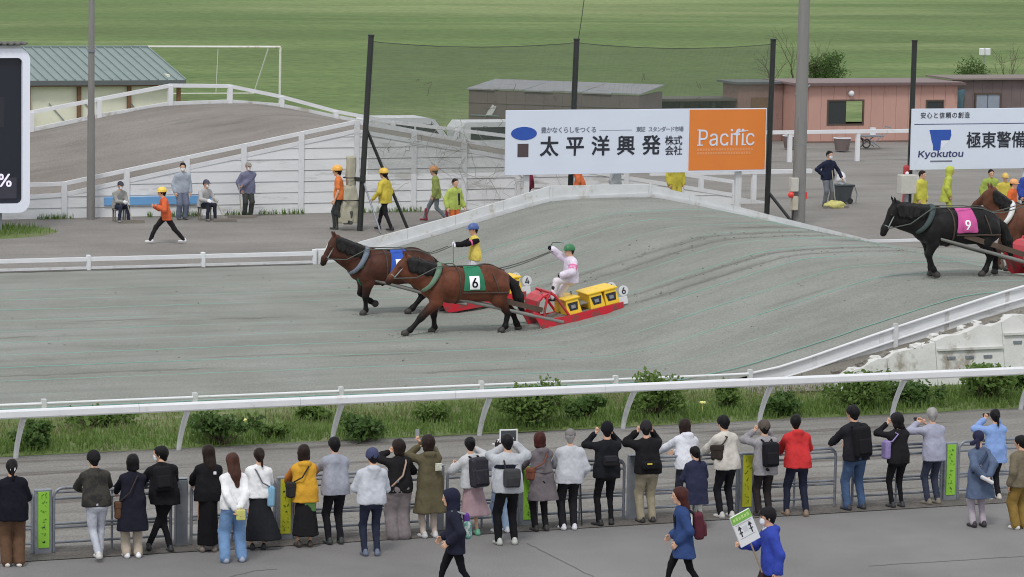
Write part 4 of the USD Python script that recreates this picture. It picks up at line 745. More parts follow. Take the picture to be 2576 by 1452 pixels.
# power box on the hump's far side
pb_ = thing('power_box', 'cream metal cabinet by the dark pole behind the black horse', 'cabinet', GY(2280, 500, 94.5) * np.array([1, 1, 0]))
part(pb_, 'cabinet', bevel_box((-.27, -.16, 1.05), (.27, .16, 1.65), .02), mat('box_look', (.5, .49, .44), .6)); part(pb_, 'post', box((-.05, -.05, -.05), (.05, .05, 1.06)), m_steel); part(pb_, 'knob', trimesh.creation.icosphere(2, .06).apply_translation((0, 0, 1.69)), m_white)
rc_ = single('red_roll', trimesh.creation.capsule(1.2, .10).apply_translation(GY(2283, 455, 96.9) * np.array([1, 1, 0]) + np.array([-.06, 0, 1.05])), mat('red_roll_look', srgb(176, 62, 66), .7), 'rolled red banner leaning on the dark pole left of the blue emblem board', 'banner', True)

# ------------------------------------------------------------------ scoreboard
sb = thing('scoreboard', 'dark electronic scoreboard with a rounded white frame at the left edge', 'scoreboard', (0, 0, 0))
SY = 99.0; sx0, sx1, sz0, sz1 = 17.6, 25.61, .56, 5.44
def rrect(x0, z0, x1, z1, r): return Polygon([(x0 + r, z0 + r), (x1 - r, z0 + r), (x1 - r, z1 - r), (x0 + r, z1 - r)]).buffer(r, 12)
outer, inner = rrect(sx0, sz0, sx1, sz1, .34), rrect(sx0 + .26, sz0 + .27, sx1 - .23, sz1 - .28, .14)
part(sb, 'frame', place(prism(outer.difference(inner), .5), frame((0, SY, 0), (1, 0, 0), (0, 0, 1))).apply_translation((0, .5, 0)), mat('score_frame_look', srgb(232, 236, 250), .4, .03))
part(sb, 'screen', place(prism(inner.buffer(.02), .3), frame((0, SY, 0), (1, 0, 0), (0, 0, 1))).apply_translation((0, .45, 0)), mat('screen_look', srgb(30, 33, 46), .35, .08))
part(sb, 'screen_tile', box((22.0, SY + .13, .98), (25.24, SY + .148, 1.60)), mat('screen_tile_look', srgb(58, 58, 70), .4, .05))
part(sb, 'screen_tile', box((22.0, SY + .135, 3.1), (24.86, SY + .148, 4.0)), mat('screen_tile2_look', srgb(40, 42, 52), .4, .05))
m_glow = usdkit.material(stage, '/World/Looks/led_look', {'e': ('emission', {'color': (.86, .82, 1.0), 'strength': 1.1})}, surface='e.emission')
pc = meshkit.text_mesh('%', .36, .006, bold=True); pc.apply_translation((-pc.bounds[0][0], 0, 0))
a = GY(1, 469, SY + .12); part(sb, 'percent_sign', on_wall(pc, a[0] - .06, SY + .118, a[2], 0), m_glow)
zz_ = [(x, .055 * (i % 2)) for i, x in enumerate(np.arange(17.6, 25.6, .1))]
ridge = Polygon(zz_ + [(x, z + .045) for x, z in zz_[::-1]])
part(sb, 'roof', place(prism(ridge, .9), frame((0, SY + .75, sz1 + .09), (1, 0, 0), (0, 0, 1))), mat('score_roof_look', (.10, .095, .09), .7))
part(sb, 'top_board', box((17.6, SY + .06, sz1 - .02), (25.35, SY + .55, sz1 + .09)), m_white2)
for x in (18.5, 21.5, 24.6): part(sb, 'leg', box((x, SY + .15, -.1), (x + .2, SY + .4, sz0 + .1)), m_steel)

# ------------------------------------------------------------------ the second hump behind the board wall
WY2 = 102.85
f_top = PchipInterpolator([10, 26, 27.66, 35.35, 37.27, 42.38, 47.5, 52.5, 60], [.35, .5, .66, 1.98, 2.52, 1.62, .75, .12, .0])
r_top = PchipInterpolator([10, 22, 30.07, 33, 35.1, 37.6, 42.13, 48, 54, 60], [.35, .55, 1.74, 2.3, 2.62, 2.68, 1.95, .9, .1, 0])
def hump2(x, y):
    t = np.clip((y - WY2) / (116 - WY2), 0, 1)
    return f_top(x) * (1 - t) + r_top(x) * t + .03 * nz(x, y, .15, 1.2, 141) - .05 - .2 * np.clip((x - 49) / 3, 0, 1)
struct('second_hump', grid_mesh(np.arange(14, 58, .3), np.linspace(WY2 + .02, 116, 60), hump2), m_ramp, True)
ww = thing('board_wall', 'long white wall of horizontal boards with a handrail, below the second hump', 'wall')
wpx = [26.65 - 5.6, 26.65 - 3.7, 26.65 - 1.8, 27.66] + [float(GY(x, 440, WY2)[0]) for x in (316, 467, 610, 754, 893)] + [39.25, 41.0, 42.9, 44.8, 46.8, 48.8, 50.8]
rail_z = lambda x: float(np.interp(x, [20, 26.65, 27.66, 37.27, 42.38, 52], [1.05, 1.08, 1.12, 2.95, 2.07, .62]))
wtop = lambda x: float(np.interp(x, [20, 26.65, 27.66, 37.27, 42.38, 47.5, 52], [.58, .62, .74, 2.62, 1.72, .85, .12]))
rng = np.random.default_rng(17)
for a, b in zip(wpx[:-1], wpx[1:]):
    z = -.05
    while True:
        if z > max(wtop(a), wtop(b)) - .06: break
        # clip each board by the sloping top
        q = Polygon([(a + .01, z + .012), (b - .01, z + .012), (b - .01, z + .352), (a + .01, z + .352)]).intersection(Polygon([(a, -1), (b, -1), (b, wtop(b) - .03), (a, wtop(a) - .03)]))
        if q.area > .004:
            m = prism(q, .03, frame((0, WY2 - .05 + rng.uniform(-.004, .004), 0), (1, 0, 0), (0, 0, 1)))
            v = m.vertices; v[:, 1] -= .022 * np.clip(1 - (v[:, 2] - z) / .35, 0, 1)        # each board laps over the one below
            part(ww, 'board', m, m_white3)
        z += .352
    part(ww, 'handrail', beam((a, WY2 - .06, rail_z(a) - .06), (b, WY2 - .06, rail_z(b) - .06), .09, .12), m_white)
    part(ww, 'top_plank', beam((a, WY2 - .085, wtop(a) - .02), (b, WY2 - .085, wtop(b) - .02), .05, .13), m_white)
for i, x in enumerate(wpx):
    part(ww, 'post', box((x - .085, WY2 - .16, -.1), (x + .085, WY2 - .09, rail_z(x) - .0)), m_white if i != 8 else m_white2)
part(ww, 'backing', prism([(x, -.1) for x in (20, 52)] + [(x, wtop(x) - .06) for x in (52, 47.5, 42.38, 37.27, 27.66, 26.65, 20)], .03, frame((0, WY2 + .03, 0), (1, 0, 0), (0, 0, 1))), m_white2)
a, b = GY(262, 492, WY2 - .1), GY(530, 513, WY2 - .1)
single('blue_plank', bevel_box((a[0], WY2 - .155, .36), (b[0], WY2 - .10, .62), .008).subdivide(), mat('blue_plank_look', srgb(110, 165, 215), .6, .06, 3, stain=(.25, .35, .45), stain_scale=3), 'sky blue plank fixed along the board wall behind the seated workers', 'plank')
def rbox0(c, size): m = bevel_box(np.array(c) - np.array(size) / 2, np.array(c) + np.array(size) / 2, .05); return m.subdivide().subdivide().subdivide()
cp = thing('cloth_wrap', 'pale cream tarpaulin tied round the foot of the leaning dark pole', 'tarpaulin', (35.1, 97.35, 0))
part(cp, 'sheet', rumple(trimesh.convex.convex_hull(np.array([(x, y, z) for z, r in ((.22, .30), (.75, .27), (1.28, .20), (1.36, .14)) for x, y in ((-r, -r * .8), (r, -r * .7), (r, r), (-r, r * .8))])).subdivide().subdivide().subdivide().subdivide(), .07, (6, 6, 2.2), 4), mat('tarp_look', (.40, .38, .29), .8, .1, 3), True)
part(cp, 'sheet', rumple(rbox0((.06, .02, 1.78), (.27, .26, .94)), .05, (6, 6, 3), 9), mat('tarp_look', (.40, .38, .29), .8, .1, 3), True)
for r_, z_ in ((.31, .92), (.18, 1.6)): part(cp, 'tie', trimesh.creation.torus(r_, .015).apply_translation((0, 0, z_)), m_dark, True)
# rear rail of the second hump
rr_ = thing('hump_rail', 'white rail and kerb along the far edge of the second hump', 'rail')
rx = [20, 24, 27, 30.07, 32.5, 35.1, 37.3, 39.24, 41.3, 43.5, 46, 49, 52]
rz = lambda x: float(np.interp(x, [20, 30.07, 35.1, 37.3, 39.24, 42.28, 54], [.9, 2.36, 3.27, 3.24, 2.85, 2.05, .6]))
for a, b in zip(rx[:-1], rx[1:]):
    part(rr_, 'rail', beam((a, 116.1, rz(a)), (b, 116.1, rz(b)), .1, .13), m_white)
    part(rr_, 'kerb', beam((a, 116.08, float(r_top(a)) + .0), (b, 116.08, float(r_top(b)) + .0), .12, .16), m_white2)
for x in rx: part(rr_, 'post', box((x - .08, 115.98, float(r_top(x)) - .5), (x + .08, 116.16, rz(x))), m_white)
sk = [(20, -.2)] + [(x, float(r_top(x)) - .05) for x in np.arange(20, 56, 1.0)] + [(56, -.2)]
part(rr_, 'retaining_board', prism(sk, .04, frame((0, 116.24, 0), (1, 0, 0), (0, 0, 1))), m_white3)
# bare climbers over the right half of the wall
vr = np.random.default_rng(23); vs = []
def vine(p, d, n, r):
    pts = [p]
    for _ in range(n):
        d = d + vr.normal(0, .28, 3) * np.array([1, .12, .8]); d[1] *= .4; d[2] -= .03; d /= np.linalg.norm(d); q = pts[-1] + d * .16; q[1] = np.clip(q[1], WY2 - .42, WY2 - .14); q[2] = max(q[2], .05); pts.append(q)
    vs.append(tube(pts, np.linspace(r, r * .4, len(pts)), 4))
    return pts
for k in range(26):
    x = vr.uniform(38.0, 44); P_ = vine(np.array([x, WY2 - .2, vr.uniform(.3, 1) * wtop(x) + .15]), np.array([vr.normal(0, 1), 0, vr.normal(.1, .6)]), vr.integers(6, 12), .008)
    for j in range(2): vine(P_[vr.integers(2, len(P_))], np.array([vr.normal(0, 1), 0, vr.normal(0, .7)]), 5, .005)
single('climber', cat_(*vs), mat('dry_vine_look', (.30, .285, .255), .9), 'leafless grey climber straggling over the right half of the white board wall', 'plant')

# parked white vehicles beyond the second hump
m_car = mat('van_paint_look', (.60, .61, .62), .3, .03); m_cglass = mat('glass_look', (.03, .035, .04), .12, .05)
def small_van(loc, label, sz):
    vn = thing('parked_van', label, 'van', loc); A_ = lambda m: m.apply_transform(np.diag([sz[0], sz[1], sz[2], 1]))
    body = Polygon([(-2.1, .45), (2.1, .45), (2.15, 1.15), (1.75, 1.35), (1.15, 1.98), (.8, 2.05), (-1.9, 2.05), (-2.12, 1.8)]).buffer(.05)
    part(vn, 'body', A_(prism(body, 1.7, frame((0, .85, 0), (1, 0, 0), (0, 0, 1)))), m_car)
    part(vn, 'side_window', A_(prism([(.25, 1.32), (1.5, 1.32), (1.05, 1.85), (.25, 1.88)], .02, frame((0, -.845, 0), (1, 0, 0), (0, 0, 1)))), m_cglass)
    part(vn, 'side_window', A_(prism([(-1.7, 1.32), (.15, 1.32), (.15, 1.88), (-1.7, 1.88)], .02, frame((0, -.845, 0), (1, 0, 0), (0, 0, 1)))), m_cglass)
    part(vn, 'windscreen', A_(beam((1.86, 0, 1.36), (1.24, 0, 1.98), 1.45, .05)), m_cglass)
    for x in (-1.35, 1.4):
        for y in (-.82, .82): part(vn, 'wheel', A_(trimesh.creation.cylinder(.32, .2, sections=20).apply_transform(trimesh.transformations.rotation_matrix(np.pi / 2, (1, 0, 0))).apply_translation((x, y, .32))), m_dark)
small_van((44.9, 118.6, -.1), 'white van parked beyond the second hump, its roof above the climber-covered wall', (.81, .87, .96))
small_van((48.9, 119.2, -.1), 'second white van parked beyond the second hump, nearer the sponsor board', (.81, .87, .85))

# ------------------------------------------------------------------ sheds
m_roof = mat('shed_roof_look', srgb(122, 137, 134), .55, .06, 2.0, stain=np.array(srgb(122, 137, 134)) * .85)
m_cream = mat('shed_cream_look', srgb(226, 223, 206), .7, .05, 1.5, stain=np.array(srgb(226, 223, 206)) * .86, stain_scale=.8)
m_brown = mat('shed_brown_look', srgb(112, 100, 98), .85, .10, 1.6, bump=.2, stain=np.array(srgb(86, 74, 72)), stain_scale=.9)
m_pink = mat('shed_pink_look', srgb(186, 146, 134), .75, .06, 1.2, stain=np.array(srgb(158, 120, 108)), stain_scale=1.0, stretch=(1, 1, .35))
m_rust = mat('rust_look', srgb(118, 88, 66), .85, .15)
m_fascia = mat('fascia_look', srgb(92, 96, 98), .6, .08)
m_dglass = mat('window_glass_look', (.035, .04, .042), .15, .05)
ls = thing('shed', 'cream walled shed with a grey-green ribbed metal roof behind the second hump', 'shed')
ex0, ex1, ey, ez_, ry, rz0 = 22.0, 38.71, 126.0, 2.86, 131.2, 3.86
part(ls, 'wall', cat_(box((ex0, ey + .35, -.05), (ex1 - .5, ey + .45, ez_)), box((ex1 - .6, ey + .45, -.05), (ex1 - .5, ry, ez_ + .2)), box((ex0, ry - .1, -.05), (ex1 - .6, ry, rz0 - .1))), m_cream)
for k in range(8):
    x = ex1 - .2 - 1.97 * k; part(ls, 'pillar', box((x - .07, ey + .19, -.05), (x + .07, ey + .34, ez_ - .05)), m_rust)
npan = 46
for k in range(npan):
    xa_, xb_ = ex0 + (ex1 - ex0) * k / npan, ex0 + (ex1 - ex0) * (k + 1) / npan
    t_ = beam(((xa_ + xb_) / 2, ey, ez_), ((xa_ + xb_) / 2, ry, rz0), xb_ - xa_ - .01, .03)
    rb = beam((xb_, ey, ez_ + .03), (xb_, ry, rz0 + .03), .045, .07)
    part(ls, 'roof_panel', cat_(t_, rb), m_roof)
part(ls, 'fascia', box((ex0, ey - .06, ez_ - .17), (ex1, ey - .01, ez_ + .01)), m_fascia)
part(ls, 'under_eave', box((ex0, ey + .0, ez_ - .22), (ex1 - .1, ey + .34, ez_ - .17)), m_rust)
part(ls, 'ridge_cap', box((ex0, ry - .1, rz0 + .0), (ex1, ry + .12, rz0 + .07)), m_roof)
for k, x in enumerate((33.4, 34.8, 36.6)): part(ls, 'wall_brace', beam((x, ey + .3, 2.0), (x + .9, ey + .3, 1.0), .03, .03), m_steel)

bs = thing('shed', 'low grey-brown shed with a flat tin roof behind the white and orange board', 'shed', (52.07, 130.06, 0), math.radians(-38.9))
part(bs, 'wall', cat_(box((0, 0, -.2), (7.2, .1, 2.17)), box((0, .1, -.2), (.1, 3.9, 2.2)), box((7.1, .1, -.2), (7.2, 3.9, 2.15))), m_brown)
for k in range(9): part(bs, 'wall_sheet', box((.02 + .8 * k, -.025, -.1), (.02 + .8 * k + .785, -.003, 2.12 - .02 * (k % 2))), m_brown)
for k in range(6): part(bs, 'roof_sheet', beam((-.1 + 1.23 * (k + .5), -.1 + .06 * (k % 2), 2.21 + .02 * (k % 2)), (-.1 + 1.23 * (k + .5), 4, 2.40), 1.21, .05), mat('tin_look', srgb(142, 142, 146), .6, .1, 2, stain=np.array(srgb(120, 112, 106)), stain_scale=1.2))
part(bs, 'torn_patch', prism([(0, 0), (.3, .05), (.5, .42), (.33, .5), (.12, .2)], .02, frame((.7, -.03, 1.1), (1, 0, 0), (0, 0, 1))), m_white2)
part(bs, 'ledge', box((.1, -.06, 1.12), (1.3, -.03, 1.17)), m_roof)
for z_ in (.3, 1.65): part(bs, 'batten', box((0, -.05, z_), (7.2, -.026, z_ + .05)), m_brown)

dk_ = thing('shelter', 'long low open shelter with a dark front right of the grey-brown shed', 'shelter')
part(dk_, 'roof', box((59.95, 129.6, 1.66), (66.2, 131.4, 1.76)), mat('dark_roof_look', srgb(84, 80, 74), .7))
part(dk_, 'back_wall', box((59.95, 131.2, 0), (66.2, 131.3, 1.66)), m_dark)
for k in range(5): part(dk_, 'post', box((60.0 + 1.5 * k, 129.7, 0), (60.1 + 1.5 * k, 129.8, 1.62)), m_dark)
part(dk_, 'front_board', box((59.95, 129.66, .0), (66.2, 129.69, .8)), m_brown)

ps = thing('shed', 'salmon pink panelled shed with a dark window behind the utility pole', 'shed')
pX0, pX1, pYf = 66.26, 74.05, 128.4
w0, w1 = (67.74, 69.52, .66, 1.76), (72.5, 73.4, .9, 1.72)
for k in range(13):
    xa_, xb_ = pX0 + .6 * k, min(pX0 + .6 * k + .588, pX1)
    q = Polygon([(xa_, 0), (xb_, 0), (xb_, 2.36), (xa_, 2.36)])
    for (a, b, c, d) in (w0, w1): q = q.difference(Polygon([(a, c), (b, c), (b, d), (a, d)]))
    for g in getattr(q, 'geoms', [q]):
        if g.area > .02: part(ps, 'wall_panel', prism(g, .03, frame((0, pYf, 0), (1, 0, 0), (0, 0, 1))), m_pink)
q = Polygon([(pX0, -.05), (pX1, -.05), (pX1, 2.36), (pX0, 2.36)])
for (a, b, c, d) in (w0, w1): q = q.difference(Polygon([(a, c), (b, c), (b, d), (a, d)]))
part(ps, 'wall', cat_(prism(q, .04, frame((0, pYf + .045, 0), (1, 0, 0), (0, 0, 1))), box((pX0, pYf + .05, -.05), (pX0 + .05, pYf + 2.6, 2.36)), box((pX1 - .05, pYf + .05, -.05), (pX1, pYf + 2.6, 2.36))), m_pink)
bq = Polygon([(pX0 + .06, -.05), (pX1 - .06, -.05), (pX1 - .06, 2.3), (pX0 + .06, 2.3)]).difference(Polygon([(69.75, .62), (70.85, .62), (70.85, 1.75), (69.75, 1.75)]))
part(ps, 'rear_wall', prism(bq, .05, frame((0, pYf + 2.6, 0), (1, 0, 0), (0, 0, 1))), m_brown)
part(ps, 'roof', beam(((pX0 + pX1) / 2, pYf - .2, 2.44), ((pX0 + pX1) / 2, pYf + 2.75, 2.46), pX1 - pX0 + .4, .09), mat('pink_roof_look', srgb(120, 104, 102), .7, .1))
part(ps, 'gutter', box((pX0 - .25, pYf - .3, 2.36), (pX1 + .25, pYf - .2, 2.46)), mat('gutter_look', srgb(104, 84, 84), .7))
for (a, b, c, d) in (w0, w1):
    wd = part(ps, 'window', cat_(box((a, pYf - .045, c), (a + .07, pYf + .02, d)), box((b - .07, pYf - .045, c), (b, pYf + .02, d)), box((a + .07, pYf - .045, c), (b - .07, pYf + .02, c + .07)), box((a + .07, pYf - .045, d - .07), (b - .07, pYf + .02, d))), mat('window_frame_look', srgb(84, 70, 60), .6))
    if a < 70: part(wd, 'pane', box((a + .07, pYf - .01, c + .07), (a + (b - a) * .52, pYf - .002, d - .07)), m_dglass)
    else: part(wd, 'pane', box((a + .07, pYf - .01, c + .07), (b - .07, pYf - .002, d - .07)), m_dglass)
part(ps, 'wall_lamp', cat_(trimesh.creation.icosphere(2, .13).apply_translation((68.83, pYf - .12, 2.03)), box((68.75, pYf - .1, 1.95), (68.91, pYf - .0, 2.12))), m_white, True)
part(ps, 'downpipe', tube([(pX0 - .2, pYf - .3, 2.0), (pX0 + .5, pYf - .3, 2.4)], .04, 8), m_roof)
side = thing('shed', 'brown lean-to with a rusty door on the left flank of the pink shed', 'shed')
part(side, 'wall', cat_(box((64.1, 129.5, -.05), (66.2, 129.6, 2.38)), box((64.1, 129.6, -.05), (64.2, 131, 2.38))), mat('lean_look', srgb(142, 114, 106), .8, .1, 1.5, stain=np.array(srgb(110, 84, 74))))
part(side, 'roof', box((63.9, 129.3, 2.38), (66.04, 131.2, 2.47)), m_fascia)
part(side, 'door', box((64.7, 129.46, 0), (65.6, 129.49, 1.8)), m_rust)
b2 = thing('shed', 'grey-brown timber shed with a two-pane window, at the right edge behind the pink shed', 'shed')
part(b2, 'wall', box((74.3, 129.2, -.05), (84, 129.3, 2.52)), m_brown)
for k in range(20): part(b2, 'wall_board', box((74.32 + .48 * k, 129.172, 0), (74.32 + .48 * k + .47, 129.196, 2.5)), m_brown)
part(b2, 'roof', beam((79.1, 128.9, 2.56), (79.1, 131.4, 2.58), 9.9, .07), mat('dull_roof_look', srgb(118, 108, 102), .8, .12))
wd = part(b2, 'window', cat_(box((75.35, 129.1, .95), (75.42, 129.17, 1.95)), box((76.6, 129.1, .95), (76.67, 129.17, 1.95)), box((75.42, 129.1, 1.88), (76.6, 129.17, 1.95)), box((75.42, 129.1, .95), (76.6, 129.17, 1.02))), mat('window_frame_look', (.1, .08, .06)))
for xa_, xb_ in ((75.42, 75.98), (76.02, 76.6)): part(wd, 'pane', box((xa_, 129.14, 1.02), (xb_, 129.155, 1.88)), mat('curtained_glass_look', srgb(140, 150, 162), .25, .06))
part(b2, 'blue_sheet', rumple(box((74.2, 129.0, .7), (74.75, 129.1, 2.1)).subdivide().subdivide().subdivide(), .06, (4, 4, 2)), mat('blue_sheet_look', srgb(78, 106, 116), .7), True)
# white yard rails
for lab, y, xa_, xb_, z, posts in (('upper white yard rail in front of the pink shed', 119.0, 58.5, 70.5, 1.13, (61.2, 64.2, 67.3, 70.3)), ('lower white yard rail ending at the worker with a hand on his hip', 104.3, 48.4, 54.5, .93, (50.3, 52.3))):
    t = thing('yard_rail', lab, 'rail')
    part(t, 'rail', box((xa_, y - .07, z - .07), (xb_, y + .07, z + .07)), m_white)
    for x in posts: part(t, 'post', box((x - .08, y - .06, -.05), (x + .08, y + .06, z - .07)), m_white)
# clutter by the pink shed
hc_ = thing('handcart', 'small grey handcart with a white can, standing by the pink shed behind the yard rail', 'handcart', (67.9, 124.8, 0))
part(hc_, 'tray', bevel_box((-.45, -.3, .46), (.5, .3, .52), .01), m_steel); part(hc_, 'frame', cat_(*[tube([a, b], .022, 6) for a, b in (((-.4, -.28, .48), (.35, -.28, .02)), ((.4, -.28, .48), (-.3, -.28, .02)), ((-.4, .28, .48), (.35, .28, .02)), ((.4, .28, .48), (-.3, .28, .02)), ((.5, -.28, .5), (.85, -.28, .85)), ((.5, .28, .5), (.85, .28, .85)), ((.85, -.28, .85), (.85, .28, .85)))]), m_steel)
for y in (-.3, .3): part(hc_, 'wheel', trimesh.creation.torus(.17, .03, major_sections=20, minor_sections=6).apply_transform(frame((-.32, y, .19), (1, 0, 0), (0, 0, 1))), m_dark)
part(hc_, 'can', trimesh.creation.cylinder(.13, .3).apply_translation((.1, -.05, .68)), m_white)
for i, (xp, yp, lab) in enumerate(((2118, 378, 'dark tub beside the handcart at the foot of the pink shed'), (1990, 372, 'dark barrel behind the left post of the upper yard rail'))):
    p = G(xp, yp); t = thing('tub', lab, 'tub', p)
    part(t, 'vessel', trimesh.creation.revolve([(0, 0), (.28, 0), (.36, .5), (.33, .5), (.26, .05), (0, .05)], sections=20), m_brown, 40); part(t, 'rim', trimesh.creation.torus(.35, .02).apply_translation((0, 0, .5)), m_white)
# football goal in the field
gl = thing('football_goal', 'white football goal standing on the green field behind the cream shed', 'goal', (0, 0, 0))
g1 = np.array([54.0, 160.0, 0]); gd = np.array([-.998, .06, 0]); gp_ = np.array([.06, .998, 0])
m_goal = mat('goal_look', (.66, .66, .60), .5, .08, 5, stain=(.5, .4, .3))
A, B = g1, g1 + gd * 7.32; Hh = np.array([0, 0, 2.44])
part(gl, 'post', tube([A - [0, 0, .1], A + Hh], .06, 8), m_goal, True); part(gl, 'post', tube([B - [0, 0, .1], B + Hh], .06, 8), m_goal, True)
part(gl, 'crossbar', tube([A + Hh, B + Hh], .06, 8), m_goal, True)
A2 = A + np.array([-1.0, 2.2, 0])
for P0 in (A, B):
    k = P0 + np.array([-.35, .7, 2.44]); e_ = P0 + np.array([-.7, 2.0, 0])
    part(gl, 'back_stay', tube([P0 + Hh, k, e_], .035, 6), m_goal)
part(gl, 'ground_bar', tube([A + [-.7, 2, .04], B + [-.7, 2, .04]], .03, 6), m_goal)
part(gl, 'middle_stay', tube([A * .57 + B * .43 + Hh, A * .57 + B * .43 + [0, .3, .2]], .018, 5), m_goal)
# bushes and bare trees beyond the sheds
shrub(0, 0, 1.9, 3.7, 31, 'dark green bush beyond the pink shed, right of the utility pole', loc=GY(2070, 170, 138) * V3_(1, 1, 0), n=4200, group='bushes beyond the sheds')
shrub(0, 0, 2.1, 3.5, 32, 'dark bush beyond the gap between the pink shed and the right-hand shed', loc=GY(2437, 170, 137) * V3_(1, 1, 0), n=4200, group='bushes beyond the sheds')
shrub(0, 0, 1.5, 2.7, 33, 'small dull bush close behind the right-hand shed, beside the twin lamp', loc=GY(2470, 180, 135) * V3_(1, 1, 0), n=2400, group='bushes beyond the sheds')
def bare_tree(loc, h, seed, lab):
    t = thing('bare_tree', lab, 'tree', loc); r = np.random.default_rng(seed); out = []
    def br_(p, d, L, rad, dep):
        q = p + d * L * .5 + r.normal(0, .05, 3); e = p + d * L; out.append(tube([p, q, e], [rad, rad * .85, rad * .65], 5))
        if dep == 0: return
        for _ in range(3):
            nd = d + r.normal(0, .42, 3); nd[2] = abs(nd[2]); nd /= np.linalg.norm(nd); br_(e if _ else q, nd, L * r.uniform(.6, .8), rad * .55, dep - 1)
    br_(np.zeros(3), np.array([0, 0, 1.0]), h * .34, .05, 4)
    part(t, 'trunk', out[0], m_twig); part(t, 'crown', cat_(*out[1:]), m_twig)
bare_tree(GY(2000, 170, 138) * V3_(1, 1, 0), 4.6, 41, 'bare slender tree left of the utility pole beyond the pink shed')
bare_tree(GY(1950, 170, 138) * V3_(1, 1, 0), 3.9, 42, 'thin bare sapling beyond the lean-to, left of the utility pole')
bare_tree(GY(2530, 170, 138) * V3_(1, 1, 0), 4.0, 43, 'bare brownish tree behind the shed at the right edge')
fl_ = thing('floodlight', 'small white twin lamp on a thin post beyond the right-hand shed', 'lamp', GY(2475, 160, 141) * V3_(1, 1, 0)); part(fl_, 'post', tube([(0, 0, 0), (0, 0, 3.0)], .03, 6), m_steel)
for s_ in (-.12, .2): part(fl_, 'lamp_head', bevel_box((s_ - .12, -.1, 2.95), (s_ + .1, .1, 3.3), .03), m_white)
# ------------------------------------------------------------------ people
V3 = lambda *a: np.array(a, float)
def unit(v): return v / np.linalg.norm(v)
def ik(a, b, l1, l2, hint):
    """middle joint of a two-bone limb from a towards b, bending towards hint; returns (joint, end)"""
    d = b - a; L = np.linalg.norm(d); mx = (l1 + l2) * .995
    if L > mx: b = a + d / L * mx; d = b - a; L = mx
    x = (l1 * l1 - l2 * l2 + L * L) / (2 * L); y = math.sqrt(max(l1 * l1 - x * x, 1e-6)); u = d / L
    w = hint - u * (hint @ u); w = unit(w) if np.linalg.norm(w) > 1e-6 else V3(0, 1, 0)
    return a + u * x + w * y, b
def head_template():
    s = SDF()
    s.cap((0, -.022, .035), (0, .02, .03), .088, .083, ((1, 0, 0), .86), k=.02)
    s.cap((0, .03, .0), (0, .052, -.085), .06, .034, ((1, 0, 0), .95), k=.05)
    s.cap((0, -.03, -.03), (0, -.035, -.14), .052, .056, k=.05)
    s.cap((0, .09, .012), (0, .108, -.028), .009, .014, k=.015)
    s.cap((-.03, .082, .022), (.03, .082, .022), .011, k=.012)
    for x in (-1, 1):
        s.ball((x * .032, .098, .004), .012, k=.012, sub=True)
        s.cap((x * .079, -.005, .012), (x * .081, -.012, -.03), .014, .010, ((1, 0, 0), .5), k=.008)
    s.cap((-.018, .088, -.052), (.018, .088, -.052), .009, k=.008); s.cap((-.02, .099, -.0525), (.02, .099, -.0525), .0035, k=.004, sub=True)
    return s.mesh(.0085, .02)
HEAD = head_template()
EYES = [trimesh.creation.icosphere(1, .0105).apply_translation((x * .032, .0855, .004)) for x in (-1, 1)]
def hair_template(kind):
    s = SDF(); g = {'short': .012, 'bob': .02, 'long': .018, 'pony': .012, 'bun': .013, 'up': .015, 'crop': .006}.get(kind, .012)
    s.cap((0, -.024, .037), (0, .014, .034), .089 + g, .084 + g, ((1, 0, 0), .87), k=.02)
    if kind in ('short', 'crop', 'pony', 'bun', 'up'): s.cap((0, -.05, -.0), (0, -.055, -.06), .058 + g * .6, .045 + g * .4, ((1, 0, 0), 1.1), k=.04)
    if kind == 'bob':
        for x in (-1, 1): s.cap((x * .05, -.028, .0), (x * .058, -.03, -.085), .05, .046, k=.04)
        s.cap((0, -.06, .0), (0, -.07, -.095), .07, .055, k=.04)
    if kind == 'long':
        for x in (-1, 1): s.cap((x * .048, -.035, .0), (x * .05, -.06, -.14), .05, .046, k=.04)
        s.cap((0, -.06, .0), (0, -.115, -.2), .07, .075, ((0, 1, 0), .6), k=.05); s.cap((0, -.11, -.18), (.012, -.125, -.36), .075, .035, ((0, 1, 0), .45), k=.04)
    if kind == 'pony': s.ball((0, -.125, .02), .03, k=.02); s.cap((0, -.135, .01), (.01, -.15, -.16), .03, .016, k=.02)
    if kind == 'bun': s.ball((0, -.115, .055), .042, k=.012)
    if kind == 'up': s.ball((0, -.09, .075), .04, k=.03)
    s.cap((0, .12, -.015), (0, .12, -.12), .088, k=.02, sub=True)
    return rumple(rumple(s.mesh(.0105, .03), .012, (16, 16, 5), 5), .006, (45, 45, 10), 6)
